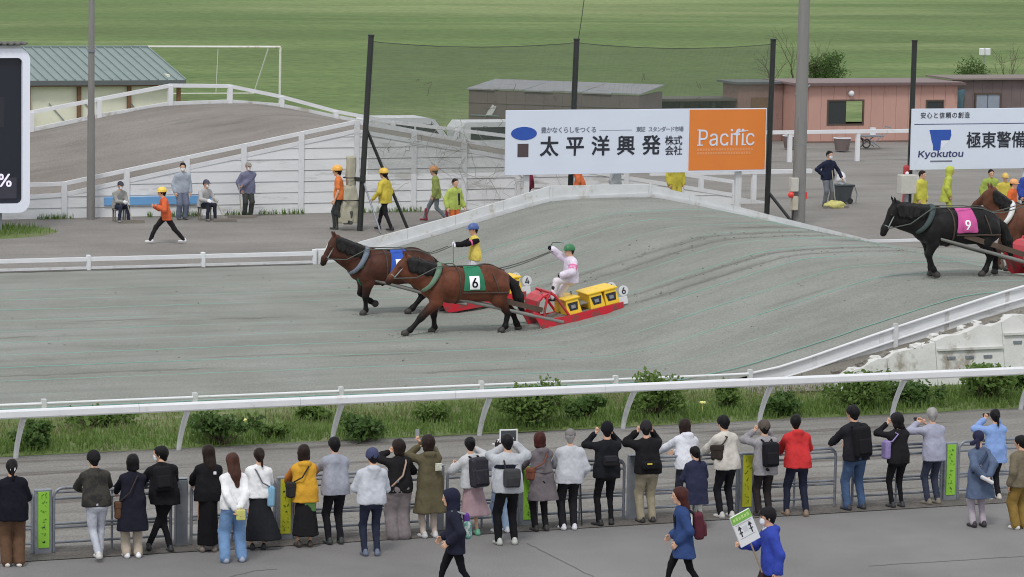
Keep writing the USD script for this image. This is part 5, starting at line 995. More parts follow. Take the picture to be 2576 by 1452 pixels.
def hat_template(kind):
    s = SDF()
    if kind == 'beanie':
        s.cap((0, -.022, .045), (0, .015, .043), .108, .101, ((1, 0, 0), .88), k=.02); s.cut((0, 0, .012), (0, .12, -1))
        s.cap((0, -.03, .03), (0, .0, .03), .100, k=.004).cut((0, 0, -.01), (0, .12, -1))
    if kind == 'cap':
        s.cap((0, -.022, .042), (0, .015, .04), .104, .098, ((1, 0, 0), .88), k=.02); s.cut((0, 0, .03), (0, -.05, -1))
        s.cap((0, .08, .036), (0, .165, .03), .075, .06, ((0, 0, 1), .12), k=.008)
    if kind == 'helmet':
        s.cap((0, -.025, .05), (0, .018, .05), .122, .116, ((1, 0, 0), .9), k=.02); s.cut((0, 0, .028), (0, -.05, -1)); s.cap((0, -.02, .03), (0, .07, .03), .118, .105, ((0, 0, 1), .1), k=.01)
    if kind == 'jockey':
        s.cap((0, -.022, .045), (0, .018, .045), .122, .115, ((1, 0, 0), .9), k=.02); s.cut((0, 0, .015), (0, -.05, -1)); s.cap((0, .08, .032), (0, .15, .024), .07, .05, ((0, 0, 1), .14), k=.01)
    if kind == 'hood':
        s.cap((0, -.03, .04), (0, .02, .035), .118, .108, ((1, 0, 0), .92), k=.02); s.cap((0, -.045, .0), (0, -.05, -.14), .095, .105, k=.05)
        s.cap((0, .13, .0), (0, .14, -.1), .082, k=.02, sub=True)
    if kind == 'scarf':
        s.cap((0, -.024, .04), (0, .014, .04), .106, .1, ((1, 0, 0), .9), k=.02); s.cut((0, .02, .0), (0, .5, -1)); s.cap((-.02, -.1, -.01), (-.15, -.13, -.07), .03, .042, ((0, 1, 0), .5), k=.02); s.cap((-.02, -.1, -.02), (-.05, -.13, -.13), .025, .04, ((0, 1, 0), .5), k=.02)
    return rumple(s.mesh(.0105, .02), .003, (22, 22, 22), 6)
_tm = {}
def tmpl(f, k):
    if (f, k) not in _tm: _tm[(f, k)] = f(k)
    return _tm[(f, k)]
def mask_template(_):
    s = SDF(); s.cap((0, .06, -.035), (0, .062, -.065), .052, .045, ((1, 0, 0), 1.1), k=.02); s.cut((0, .045, 0), (0, -1, 0)); return s.mesh(.009, .01)
def hand_template(k):
    """right hand: x along the fingers, thumb on +y, palm facing -z"""
    curl = {'relax': 24, 'grip': 68, 'flat': 8}[k]; s = SDF()
    s.cap((-.01, 0, 0), (.02, 0, 0), .026, .03, ((0, 0, 1), .7), k=.01)
    for y in (-.028, -.009, .010, .028): s.cap((.01, y * .7, 0), (.085, y, 0), .017, .0135, ((0, 0, 1), .85), k=.016)
    for y, L in ((-.030, .058), (-.010, .074), (.010, .080), (.030, .070)):
        p = V3(.085, y, 0); a = 0.0
        for fr, r in ((.45, .0098), (.32, .009), (.23, .0082)):
            a += math.radians(curl * (1 if fr > .4 else .9)); q = p + V3(math.cos(a), y * .6, -math.sin(a)) * L * fr; s.cap(p, q, r, r * .93, k=.003); p = q
    t0, t1, t2 = V3(.02, .022, -.004), V3(.05, .055, -.016), V3(.082, .064, -.032 if curl > 50 else -.02)
    s.cap(t0, t1, .0145, .0115, k=.012); s.cap(t1, t2, .0115, .0095, k=.003)
    return s.mesh(.0058, .004)
def shoe_template(k):
    s = SDF()
    s.cap((0, -.055, .04), (0, .13, .03), .042, .036, ((0, 0, 1), .85), k=.02); s.cap((0, -.035, .04), (0, -.04, .085), .042, .04, k=.03)
    if k == 'boot': s.cap((0, -.035, .05), (0, -.04, .34), .046, .056, k=.03)
    s.cut((0, 0, 0), (0, 0, -1)); return s.mesh(.0125, .02)
SKIN = mat('skin_look', srgb(206, 164, 138), .55, .08, 6.0, spec=.3)
M_EYE = mat('eye_look', (.012, .010, .010), .25)
M_MASK = mat('mask_look', srgb(232, 234, 238), .8, .03)
HAIRC = {'black': (24, 22, 24), 'dark': (40, 30, 27), 'brown': (72, 46, 38), 'red': (66, 34, 30), 'grey': (150, 148, 146), 'ash': (92, 78, 68)}
def hair_mat(c):
    return mat('hair_' + c, np.array(srgb(*HAIRC[c])), .5, .3, 8.0, bump=.5, bscale=70.0, stretch=(1, 1, .12), spec=.15)
def person(label, loc, heading=0.0, h=1.68, fem=False, pelvis=(0, 0, .93), lean=4.0, side=0.0, twist=0.0, head=(0, 0), hr=None, hl=None, er=None, el=None, fr=None, fl=None, kr=None, kl=None, yr=8, yl=-8,
           top=None, low=None, shoes=((40, 40, 44), 'shoe'), hair=('short', 'black'), hat=None, mask=False, hand='relax', gloves=None, eyes=False, group=None, extra=None, seed=0, sides=1.0):
    k = h / 1.70
    t = thing('person', label, 'person', loc, heading, group)
    R = lambda ax, d: trimesh.transformations.rotation_matrix(math.radians(d), ax)[:3, :3]
    Rs = R((1, 0, 0), -lean) @ R((0, 1, 0), side); Rt = Rs @ R((0, 0, 1), twist)
    P = V3(*pelvis); sp = Rs @ V3(0, 0, 1); sx = Rt @ V3(1, 0, 0); fw = Rt @ V3(0, 1, 0); px = R((0, 0, 1), twist * .3) @ V3(1, 0, 0)
    w = .158 if fem else .182
    N = P + sp * .50; SR, SL = N - sp * .085 + sx * w, N - sp * .085 - sx * w
    Rh = R((0, 0, 1), head[0]) @ R((1, 0, 0), -head[1] if True else 0)
    H = N + sp * .125 + fw * .03 + Rh @ V3(0, .0, .055)
    HR, HL = P + px * .092 - V3(0, 0, .02), P - px * .092 - V3(0, 0, .02)
    WR = V3(*hr) if hr is not None else SR + V3(.07, .06, -.50)
    WL = V3(*hl) if hl is not None else SL + V3(-.07, .06, -.50)
    ER, WR = ik(SR, WR, .285, .25, V3(*er) if er is not None else V3(.5, -.8, -.2)); EL, WL = ik(SL, WL, .285, .25, V3(*el) if el is not None else V3(-.5, -.8, -.2))
    FR = V3(*fr) if fr is not None else V3(.10, .0, 0); FL = V3(*fl) if fl is not None else V3(-.10, .02, 0)
    AR, AL = FR + V3(0, 0, .085), FL + V3(0, 0, .085)
    KR, AR = ik(HR, AR, .44, .42, V3(*kr) if kr is not None else V3(.08, 1, 0)); KL, AL = ik(HL, AL, .44, .42, V3(*kl) if kl is not None else V3(-.08, 1, 0))
    FR, FL = AR - V3(0, 0, .085), AL - V3(0, 0, .085)
    S = lambda m: m.apply_scale(k)
    J = dict(P=P, N=N, H=H, sp=sp, sx=sx, fw=fw, SR=SR, SL=SL, ER=ER, EL=EL, WR=WR, WL=WL, k=k, loc=np.asarray(loc, float), heading=heading, Rh=Rh, t=t)
    # body: one continuous figure
    b = SDF(); C = P + sp * .36; Wa = P + sp * .14; fl_ = (fw, .72)
    b.cap(C - sx * .07, C + sx * .07, .115, flat=fl_); b.cap(Wa - sx * .05, Wa + sx * .05, .10, flat=fl_); b.cap(P - px * .075, P + px * .075, .11, flat=fl_); b.cap(SL, SR, .052); b.cap(N - sp * .02, H - Rh @ V3(0, .02, .06), .056, .052)
    for a, e, c in ((SR, ER, WR), (SL, EL, WL)): b.cap(a, e, .047, .038); b.cap(e, c, .039, .026, k=.015)
    for a, e, c in ((HR, KR, AR), (HL, KL, AL)): b.cap(a, e, .075, .044); b.cap(e, c, .043, .029, k=.02)
    bm = b.mesh(.023, .04)
    TH = np.eye(4); TH[:3, :3] = Rh * 1.06; TH[:3, 3] = H
    parts = [bm, place(HEAD, TH)]; gl = []
    for e, c, mir in ((ER, WR, 1), (EL, WL, -1)):
        x = unit(c - e); th = V3(-mir * .35, .8, .45); y = unit(th - x * (th @ x)); z = np.cross(x, y)
        T = np.eye(4); T[:3, 0] = x; T[:3, 1] = y; T[:3, 2] = z * mir; T[:3, 3] = c + x * .012
        m = place(tmpl(hand_template, hand), T)
        if mir < 0: m.invert()
        gl.append(m)
    if gloves is None: parts += gl
    part(t, 'body', S(cat_(*parts)), SKIN, True)
    if gloves is not None:
        for m in gl:
            m.vertices = m.vertices + meshkit.arrays(m, True)[2] * .004; part(t, 'glove', S(m), cloth(gloves), True)
    if eyes: [part(t, 'eye', S(place(q, TH)), M_EYE, True) for q in EYES]
    if hair: part(t, 'hair', S(place(tmpl(hair_template, hair[0]), TH)), hair_mat(hair[1]), True)
    if hat: part(t, 'hat' if hat[0] not in ('helmet', 'jockey', 'hood') else ('hood' if hat[0] == 'hood' else 'helmet'), S(place(tmpl(hat_template, hat[0]), TH)), cloth(hat[1]) if hat[0] not in ('helmet', 'jockey') else mat('shell_%02x%02x%02x' % tuple(hat[1]), srgb(*hat[1]), .4, .05), True)
    if mask: part(t, 'mask', S(place(tmpl(mask_template, 0), TH)), M_MASK, True)
    # lower clothes
    lw = dict(kind='trousers', color=(40, 42, 50), loose=0.0, length=.9, sway=(0, 0), flare=.1); lw.update(low or {})
    g = SDF(); lo = lw['loose']
    if lw['kind'] in ('trousers', 'tights'):
        z = .0 if lw['kind'] == 'trousers' else -.012
        g.cap(P - px * .062 + V3(0, 0, .03), P + px * .062 + V3(0, 0, .03), .118 + z, flat=((0, 1, 0), .82)); g.cap(P - px * .07 - V3(0, .02, .05), P + px * .07 - V3(0, .02, .05), .115 + z, flat=((0, 1, 0), .95))
        for a, e, c in ((HR, KR, AR), (HL, KL, AL)):
            e2 = c + (e - c) * lw.get('short', .0)
            g.cap(a, e, .098 + z + lo * .5, .068 + z + lo, k=.03); g.cap(e, e2, .066 + z + lo, .052 + z + lo * 1.1, k=.025)
        nm = 'trousers' if lw['kind'] == 'trousers' else 'leggings'
    else:
        hz = P[2] - lw['length'] + .05; sw = V3(lw['sway'][0], lw['sway'][1], 0)
        top_ = P + V3(0, 0, .1); bot = V3(P[0], P[1], hz) + sw
        g.cap(top_ - px * .05, top_ + px * .05, .105, flat=((0, 1, 0), .8)); g.cap(P, V3(P[0], P[1], hz), .13, .15 + lw['flare'] * .5, flat=((0, 1, 0), .85), k=.05); g.cap(P, bot, .13, .13 + lw['flare'], flat=((0, 1, 0), .8), k=.06)
        g.cap(P - px * .06, P + px * .06, .122, flat=((0, 1, 0), .85)); g.cut(bot, (0, .0, -1)); nm = 'skirt'
    gm = g.mesh(.0195, .05)
    part(t, nm, S(rumple(rumple(gm, .014 if nm != 'skirt' else .028, (7, 7, 3.2) if nm != 'skirt' else (10, 10, 1.0), seed), .010 if nm != 'skirt' else .004, (18, 18, 12), seed + 2)), cloth(lw['color']), True)
    # upper clothes
    tp = dict(kind='jacket', color=(60, 60, 66), loose=.012, hem=.16, flare=.02, sleeve='long', hood=False, sleeve_color=None, sway=(0, 0), collar=False); tp.update(top or {})
    g = SDF(); lo = tp['loose']; fl2 = (fw, .78)
    hemz = P + sp * (-tp['hem'] + .03) + V3(tp['sway'][0], tp['sway'][1], 0)
    wd = (.062 if fem else .072); C2 = C + sp * .02
    for q in (-1, 1):
        g.cap(C2 + sx * q * wd, Wa + sx * q * (wd + .002), .118 + lo, .116 + lo, flat=(fw, .80), k=.06); g.cap(Wa + sx * q * wd, P + px * q * (wd + .012) + sp * .02, .116 + lo, .126 + lo, flat=(V3(0, 1, 0), .84), k=.06)
        g.cap(P + px * q * (wd + .012) + sp * .03, hemz + px * q * (wd + .012 + tp['flare'] * .4) - V3(0, 0, .08), .126 + lo, .128 + lo + tp['flare'] * .8, flat=(V3(0, 1, 0), .86), k=.06)
    g.cut(hemz, (0, 0, -1))
    [g.cap(N - sp * .03, Q, .062, .05 + lo * .5, k=.05) for Q in (SL, SR)]; g.cap(N - sp * .07, N - sp * .015, .085, .064 + (.012 if tp['collar'] else 0), k=.05)
    if tp['hood']: g.cap(N - fw * .075 - sx * .05, N - fw * .075 + sx * .05, .062, flat=(sp, .8), k=.03); g.cap(N - fw * .1 - sp * .03, N - fw * .11 - sp * .13, .07, .03, flat=(fw, .6), k=.04)
    sg = SDF() if tp['sleeve_color'] is not None else g
    for a, e, c in ((SR, ER, WR), (SL, EL, WL)):
        if tp['sleeve'] == 'long': sg.cap(a, e, .056 + lo * .8, .050 + lo, k=.04); sg.cap(e, c - (c - e) * .06, .049 + lo, .038 + lo, k=.02)
        elif tp['sleeve'] == 'short': sg.cap(a, a + (e - a) * .62, .057 + lo * .7, .056 + lo, k=.04)
    gm = g.mesh(.0185, .05)
    nm = {'tee': 'shirt', 'shirt': 'shirt', 'sweater': 'sweater', 'jacket': 'jacket', 'coat': 'coat', 'dress': 'dress', 'vest': 'vest'}[tp['kind']]
    gm = rumple(rumple(gm, .016, (7, 7, 5), seed + 3), .010, (19, 19, 11), seed + 8)
    part(t, nm, S(gm), tp.get('mat') or cloth(tp['color']), True)
    if sg is not g: part(t, 'sleeves', S(rumple(sg.mesh(.0185, .03), .008, (8, 8, 8), seed + 5)), cloth(tp['sleeve_color']), True)
    # shoes
    if shoes is not None:
        for F_, yw in ((FR, yr), (FL, yl)):
            T = np.eye(4); T[:3, :3] = R((0, 0, 1), -yw); T[:3, 3] = F_; part(t, 'boot' if shoes[1] == 'boot' else 'shoe', S(place(tmpl(shoe_template, shoes[1]), T)), mat('shoe_%02x%02x%02x' % tuple(shoes[0]), srgb(*shoes[0]), .55, .1), True)
    return J
def worn(J, name, label, cat, build, group=None):
    """a thing carried by a person, modelled in the person's own frame; build() yields (part name, mesh, material, smooth)"""
    t = thing(name, label, cat, J['loc'], J['heading'], group)
    for nm, m, mt, sm in build: part(t, nm, m.apply_scale(J['k']), mt, sm)
    return t
def rbox(c, ax, size, r):
    """rounded box at c with axes ax (3 vectors) and full sizes"""
    a = np.array(ax); pts = []
    ball = trimesh.creation.icosphere(2, r).vertices
    for i in (-1, 1):
        for j in (-1, 1):
            for l in (-1, 1): pts.append(ball + c + (V3(i, j, l) * (np.array(size) / 2 - r)) @ a)
    return trimesh.convex.convex_hull(np.vstack(pts))
def backpack(J, label, color, size=(.30, .15, .44), z=.27, strap=(30, 30, 34), mt=None, drop=0.0):
    sp, sx, fw = J['sp'], J['sx'], J['fw']; c = J['P'] + sp * z - fw * (.165 + size[1] / 2) ; m = mt or cloth(color)
    ax = (sx, fw, sp); out = [('bag', rumple(rbox(c, ax, size, .055).subdivide().subdivide(), .012, (9, 9, 9), 3), m, True)]
    out.append(('front_pocket', rbox(c - fw * (size[1] / 2 + .01) - sp * size[2] * .14, ax, (size[0] * .78, .06, size[2] * .5), .028), m, True))
    for s, S_ in ((1, 'SR'), (-1, 'SL')):
        a = c + sp * size[2] * .42 + sx * s * .07 + fw * size[1] * .3; b = J[S_] - sx * s * .075 + sp * .075; q = J[S_] - sx * s * .06 + fw * .12 - sp * .05; e = c - sp * size[2] * .35 + sx * s * .14 + fw * (size[1] * .5 + .06)
        out.append(('strap', tube([a, (a + b) / 2 + sp * .015 - fw * .01, b, q, q - sp * .18, e], .017, 6), cloth(strap), True))
    out.append(('handle', tube([c + sp * (size[2] / 2 - .01) - sx * .03, c + sp * (size[2] / 2 + .035), c + sp * (size[2] / 2 - .01) + sx * .03], .008, 6), cloth(strap), True))
    return worn(J, 'backpack', label, 'backpack', out)
def shoulder_bag(J, label, color, side=-1, size=(.12, .28, .24), z=-.02, out_=.23, strap=None, back=0.0, mt=None, cross=False):
    sp, sx, fw = J['sp'], J['sx'], J['fw']; c = J['P'] + sp * z + sx * side * out_ - fw * back; ax = (sx, fw, V3(0, 0, 1))
    m = mt or cloth(color); Sx = J['SR'] if (side > 0) != cross else J['SL']
    top = Sx + sp * .075 - sx * (.05 if (side > 0) != cross else -.05)
    out = [('bag', rumple(rbox(c, ax, size, .045).subdivide().subdivide(), .014, (9, 9, 9), 7), m, True), ('flap', rbox(c + V3(0, 0, size[2] * .3), ax, (size[0] + .012, size[1] + .01, size[2] * .42), .03), m, True)]
    mid = (top + c) / 2 - fw * (.20 if cross else .14)
    out.append(('strap', tube([c + V3(0, 0, size[2] / 2 - .02) - fw * .08, mid, J['N'] - sp * .05 - fw * .135 + (top - J['N']) * .5, top, top + fw * .08 - sp * .04], .013, 6), cloth(strap or color), True))
    return worn(J, 'shoulder_bag', label, 'bag', out)
# ------------------------------------------------------------------ draught horses
def coat_mat(name, base, dark, belly=None):
    n = f'coat_{name}'
    m = mat(n, base, .52, .22, 2.6, bump=.15, bscale=30, spec=.16, stain=np.array(base) * .72, stain_at=.52, stain_scale=2.2)
    blend_by(f'/World/Looks/{n}', 'dark', dark, 1.0); return m
BODY = [((.74, 0, 1.13), (-.15, 0, 1.12), .42, .395, .88), ((1.12, 0, 1.14), (.7, 0, 1.16), .29, .36, .86), ((1.24, 0, 1.07), (1.1, 0, 1.02), .235, .25, 1.0),
        ((.98, 0, 1.46), (.35, 0, 1.42), .125, .12, .62), ((-.08, 0, 1.27), (-.46, 0, 1.20), .33, .285, .98), ((.3, 0, 1.3), (-.2, 0, 1.32), .26, .27, .9)]
def draught_horse(label, loc, coat, F, Hd, poll=(1.86, 0, 1.76), nose=(2.33, 0, 1.24), collar=(70, 120, 100), mane_c='black', cloth=None, num=None, num_panel=None, blaze=False, feather=None, tail=True, rein_to=None, pitch=0.0, size=1.0, group=None, band=None):
    """F, Hd: fore and hind legs as lists of (side, joints); joints are (x, z) of elbow/stifle, knee/hock, fetlock, toe. x runs forward, +y is the near side"""
    t = thing('horse', label, 'horse', loc, math.pi, group)
    s = SDF()
    for a, b, ra, rb, f in BODY: s.cap(a, b, ra, rb, ((0, 1, 0), f))
    for y in (-1, 1): s.cap((-.40, y * .15, 1.16), (-.50, y * .16, 1.0), .21, .19); s.cap((1.10, y * .17, 1.26), (1.16, y * .18, .98), .15, .17)
    pl, ns = V3(*poll), V3(*nose); d = unit(ns - pl); up = unit(np.cross(d, V3(0, 1, 0))) ; up = up if up[2] > 0 or up[0] > 0 else -up
    if up @ V3(.7, 0, .7) < 0: up = -up
    nb, nt = V3(1.16, 0, 1.22), pl - V3(.05, 0, .10)
    s.cap(nb, pl - V3(.06, 0, .22) + d * .1, .33, .19, ((0, 1, 0), .62)); s.cap((1.0, 0, 1.48), pl - V3(.06, 0, .05), .17, .10, ((0, 1, 0), .64)); s.cap((1.1, 0, 1.36), pl - V3(.07, 0, .14), .29, .18, ((0, 1, 0), .62))
    L = np.linalg.norm(ns - pl)
    s.cap(pl - d * .02 - up * .03, pl + d * .24 * L - up * .02, .128, .128, ((0, 1, 0), .84), k=.04); s.cap(pl + d * .2 * L - up * .02, pl + d * .80 * L, .125, .086, ((0, 1, 0), .80), k=.04)
    s.cap(pl + d * .26 * L - up * .10, pl + d * .45 * L - up * .075, .12, .09, ((0, 1, 0), .62), k=.06); s.cap(pl + d * .78 * L, pl + d * .95 * L - up * .012, .088, .074, k=.03, tagv=(.1, .85)); s.ball(pl + d * .93 * L - up * .055, .045, k=.03, tagv=.7)
    for y in (-1, 1):
        s.ball(pl + d * .96 * L + V3(0, y * .048, 0) + up * .02, .017, k=.008, sub=True); s.cap(pl + d * .30 * L + V3(0, y * .082, 0) + up * .035, pl + d * .36 * L + V3(0, y * .084, 0) + up * .03, .028, k=.02)
        e = pl + V3(-.01, y * .055, .05) + up * .02; s.cap(e, e + up * .03 + V3(.01, y * .015, .08), .036, .03, k=.02); s.cap(e + up * .03 + V3(.01, y * .015, .08), e + up * .05 + V3(.02, y * .03, .16), .03, .008, k=.01, tagv=.6)
    for sd, j in F:
        y = .2 * sd; e, kn, fe, to = [V3(p[0], y, p[1]) for p in j]; sh = V3(1.10, y * .95, 1.06)
        e[1] = y * 1.0; kn[1] = y * .92; fe[1] = y * .9; to[1] = y * .9
        s.cap(sh, e, .185, .15, k=.07); s.cap(e, kn, .13, .08, k=.05, tagv=(.1, 1.0)); s.cap(kn + (kn - e) * -.06, kn + (fe - kn) * .08, .084, .07, k=.03, tagv=1.0)
        s.cap(kn, fe, .064, .058, k=.03, tagv=1.0); s.ball(fe, .078, k=.03, tagv=1.0); s.cap(fe, fe + (to - fe) * .8, .058, .066, k=.03, tagv=1.0); hoof(s, fe, to)
    for sd, j in Hd:
        y = .185 * sd; st, hk, fe, to = [V3(p[0], y, p[1]) for p in j]
        s.cap((-.42, y * .9, 1.08), st, .245, .185, k=.07); s.cap(st, hk, .165, .086, k=.06, tagv=(.1, 1.0)); bk_ = unit(V3(-1, 0, .35)); s.cap(hk, hk + bk_ * .05, .068, .05, k=.03, tagv=1.0)
        s.cap(hk, fe, .072, .062, k=.03, tagv=1.0); s.ball(fe, .08, k=.03, tagv=1.0); s.cap(fe, fe + (to - fe) * .8, .058, .068, k=.03, tagv=1.0); hoof(s, fe, to)
    m, tg = s.mesh(.027, .06, tags=True)
    hf = np.clip(tg - 1.5, 0, 1)
    cp, sp_ = math.cos(pitch), math.sin(pitch)
    RX = np.array([[cp, 0, -sp_], [0, 1, 0], [sp_, 0, cp]])
    def out(mesh): mesh = mesh.copy(); mesh.vertices = (np.asarray(mesh.vertices) * size) @ RX.T; return mesh
    # soften the tag across neighbours
    for _ in range(2):
        ed = m.edges_unique; sm = tg.copy(); cnt = np.ones(len(tg)); np.add.at(sm, ed[:, 0], tg[ed[:, 1]]); np.add.at(sm, ed[:, 1], tg[ed[:, 0]]); np.add.at(cnt, ed[:, 0], 1); np.add.at(cnt, ed[:, 1], 1); tg = sm / cnt
    b = part(t, 'body', out(rumple(m, .014, (4.5, 6, 4.5), 12)), coat, True); with_primvar(b, 'dark', np.clip(tg, 0, 1))
    mm = mat('mane_' + mane_c, {'black': (.014, .013, .013), 'brown': (.05, .03, .022), 'flaxen': (.25, .19, .13)}[mane_c], .55, .4, 9, bump=.5, bscale=60, stretch=(1, 1, .2), spec=.2)
    for y in (-1, 1): part(t, 'eye', out(trimesh.creation.icosphere(2, .026).apply_translation(pl + d * .33 * L + V3(0, y * .094, 0) + up * .036)), M_EYE, True)
    for sd, j in F + Hd:
        y = (.18 if (sd, j) in F else .185) * sd; fe, to = V3(j[2][0], y, j[2][1]), V3(j[3][0], y, j[3][1]); h = SDF(); hoof(h, fe, to, .006); part(t, 'hoof', out(h.mesh(.02, .02)), mat('hoof_look', (.035, .031, .028), .6, .2), True)
        if feather: g = SDF(); g.cap(fe + V3(-.02, 0, .07), fe + V3(-.03, 0, -.05), .075, .095, k=.02); part(t, 'feather', out(rumple(g.mesh(.024, .02), .03, (14, 14, 5))), mat('feather_look', feather, .8, .15), True)
    g = SDF(); rn = np.random.default_rng(3)
    for f in np.linspace(0, 1, 22):
        p = V3(1.02, 0, 1.60) * (1 - f) + (pl + V3(-.03, 0, .04)) * f; w = V3(0, .055, 0)
        g.cap(p + V3(0, 0, .0), p + V3(0, .085, -.05), .06, .045, k=.03); g.cap(p + V3(0, .085, -.05), p + V3(rn.normal(0, .03), .15, -.20 - .10 * rn.random()), .05, .03, k=.05)
    g.cap(pl + V3(.02, 0, .07), pl + d * .2 + up * .085, .035, .022, k=.03)
    part(t, 'mane', out(rumple(g.mesh(.018, .03), .018, (16, 16, 8), 2)), mm, True)
    if tail:
        g = SDF(); g.cap((-.68, 0, 1.32), (-.86, 0, 1.12), .065, .10); g.cap((-.86, 0, 1.12), (-1.0, 0, .82), .105, .13); g.cap((-1.0, 0, .82), (-1.10, .02, .44), .125, .06)
        part(t, 'tail', out(rumple(g.mesh(.022, .04), .03, (16, 16, 4), 4)), mm, True)
    # harness
    leather = mat('leather_look', (.055, .035, .025), .6, .25)
    ct, cb = V3(1.06, 0, 1.60), V3(1.44, 0, 1.06); cc = (ct + cb) / 2; cu_ = (ct - cb) / 2
    ring = [cc + cu_ * math.cos(a) * 1.06 + V3(0, 1, 0) * .315 * math.sin(a) * (1 - .18 * math.cos(a)) for a in np.linspace(0, 2 * np.pi, 33)]
    cl = globals()['cloth']
    part(t, 'collar', out(tube(ring, .062 + .014 * np.cos(np.linspace(0, 6.28, 33)), 9, False)), cl(collar), True)
    part(t, 'hames', out(tube([p * 1.0 + V3(-.05, 0, .01) for p in ring], .02, 6, False)), leather, True)
    if band:
        part(t, 'breast_strap', out(tube([cc + V3(-.02, .30, -.05), V3(1.30, .17, .88), V3(1.18, .05, .74)], .03, 6)), cl(band), True)
    def sidey(x, z, y0=.75, sgn=1):
        q = np.stack([np.broadcast_to(x, np.shape(z)).astype(float), np.full(np.shape(z), y0) * sgn, np.asarray(z, float)], -1)
        for _ in range(26): q[..., 1] -= sgn * np.maximum(s.at(q, .06) - .004, -.02) * .9
        return q
    def wrap(x, a, off):
        """point on the trunk's skin at length x and angle a from straight up"""
        dirv = np.stack([0 * a, np.sin(a), np.cos(a)], -1); o = np.stack([x, 0 * a, 0 * a + 1.14], -1); r = np.full(a.shape, .8)
        for _ in range(26): r -= np.clip(s.at(o + dirv * r[..., None], .06), -.03, .3) * .85
        return o + dirv * (r + off)[..., None]
    for x in (.62,):
        a = np.linspace(0, 2 * np.pi, 41); part(t, 'girth_strap', out(tube(wrap(np.full(41, x), a, .008), .02, 5, False)), leather, True)
    q_ = np.linspace(.9, -.62, 16); part(t, 'back_strap', out(tube(wrap(q_, 0 * q_ + .02, .012), .016, 5)), leather, True)
    for y in (-1, 1):
        zz1 = np.linspace(1.42, .98, 10); part(t, 'hip_strap', out(tube(sidey(np.linspace(-.22, -.34, 10), zz1, sgn=y) + V3(0, y * .012, 0), .016, 5)), leather, True)
        xx1 = np.linspace(.55, -.62, 16); part(t, 'breeching_strap', out(tube(sidey(xx1, np.linspace(.98, .97, 16), sgn=y) + V3(0, y * .012, 0), .02, 5)), leather, True)
    if cloth is not None:
        us = np.linspace(0, 1, 15); th = np.linspace(-math.radians(106), math.radians(106), 45); U, A = np.meshgrid(us, th, indexing='ij')
        taper = (.72 + .5 * np.abs(A / 1.95)) * (1 - .22 * np.clip((np.abs(A) - 1.72) / .24, 0, 1) ** 2); X = .27 + (U - .5) * .48 * taper
        P_ = wrap(X, A, .018 + .006 * np.sin(A * 7 + U * 9)); P2 = wrap(X, A, .008)
        n1, n2 = P_.shape[:2]; i = (np.arange(n1 - 1)[:, None] * n2 + np.arange(n2 - 1)[None]).ravel(); Fq = np.stack([i, i + n2, i + n2 + 1, i + 1], 1)
        V = np.vstack([P_.reshape(-1, 3), P2.reshape(-1, 3)]); Fq2 = Fq[:, ::-1] + n1 * n2
        part(t, 'saddle_cloth', out(trimesh.Trimesh(*meshkit.arrays((V, np.vstack([Fq, Fq2])))[:2], process=False)), cl(cloth), True)
        # number panel on both flanks
        for sgn in (1, -1):
            bw, bh, cx, cz = .255, .31, .27, 1.22
            gx_, gz_ = np.meshgrid(np.linspace(cx - bw / 2, cx + bw / 2, 7), np.linspace(cz - bh / 2, cz + bh / 2, 7), indexing='ij')
            q = sidey(gx_, gz_, sgn=sgn); q[..., 1] += sgn * .026
            i = (np.arange(6)[:, None] * 7 + np.arange(6)[None]).ravel(); F1 = np.stack([i, i + 7, i + 8, i + 1], 1)
            if sgn > 0: F1 = F1[:, ::-1]
            q = q.reshape(-1, 3); back = q - [0, sgn * .008, 0]
            pn = part(t, 'number_panel', out(trimesh.Trimesh(*meshkit.arrays((np.vstack([q, back]), np.vstack([F1, F1[:, ::-1] + 49])))[:2], process=False)), cl(num_panel or (236, 238, 240)), True)
            tx = meshkit.text_mesh(num, .21, .004, bold=True); bnd = tx.bounds; v = np.asarray(tx.vertices); c0 = (bnd[0] + bnd[1]) / 2
            lx = cx - sgn * (v[:, 0] - c0[0]); lz = cz + (v[:, 1] - c0[1]); y = sidey(lx, lz, sgn=sgn)[:, 1] + sgn * (.030 + v[:, 2])
            txm = trimesh.Trimesh(np.stack([lx, y, lz], 1), tx.faces, process=False)
            part(pn, 'number', out(txm), cl((24, 26, 28) if num_panel is None else (240, 240, 244)))
    # bridle
    for y in (-1, 1):
        ck = [pl + V3(-.02, y * .085, .03), pl + d * .3 * L + V3(0, y * .098, 0) - up * .03, pl + d * .72 * L + V3(0, y * .075, 0) - up * .035]
        part(t, 'cheek_strap', out(tube(ck, .014, 6)), cl((150, 160, 160)), True)
    nbp = pl + d * .70 * L - up * .01; part(t, 'noseband', out(tube([nbp + up * .088 * math.cos(a) + V3(0, .074, 0) * math.sin(a) for a in np.linspace(0, 6.283, 17)], .012, 5, False)), cl((120, 150, 140)), True)
    if blaze: part(t, 'blaze', out(tube([pl + d * .25 * L + up * .100, pl + d * .55 * L + up * .086, pl + d * .8 * L + up * .074], [.02, .016, .012], 6)), mat('blaze_look', (.62, .6, .56), .7), True)
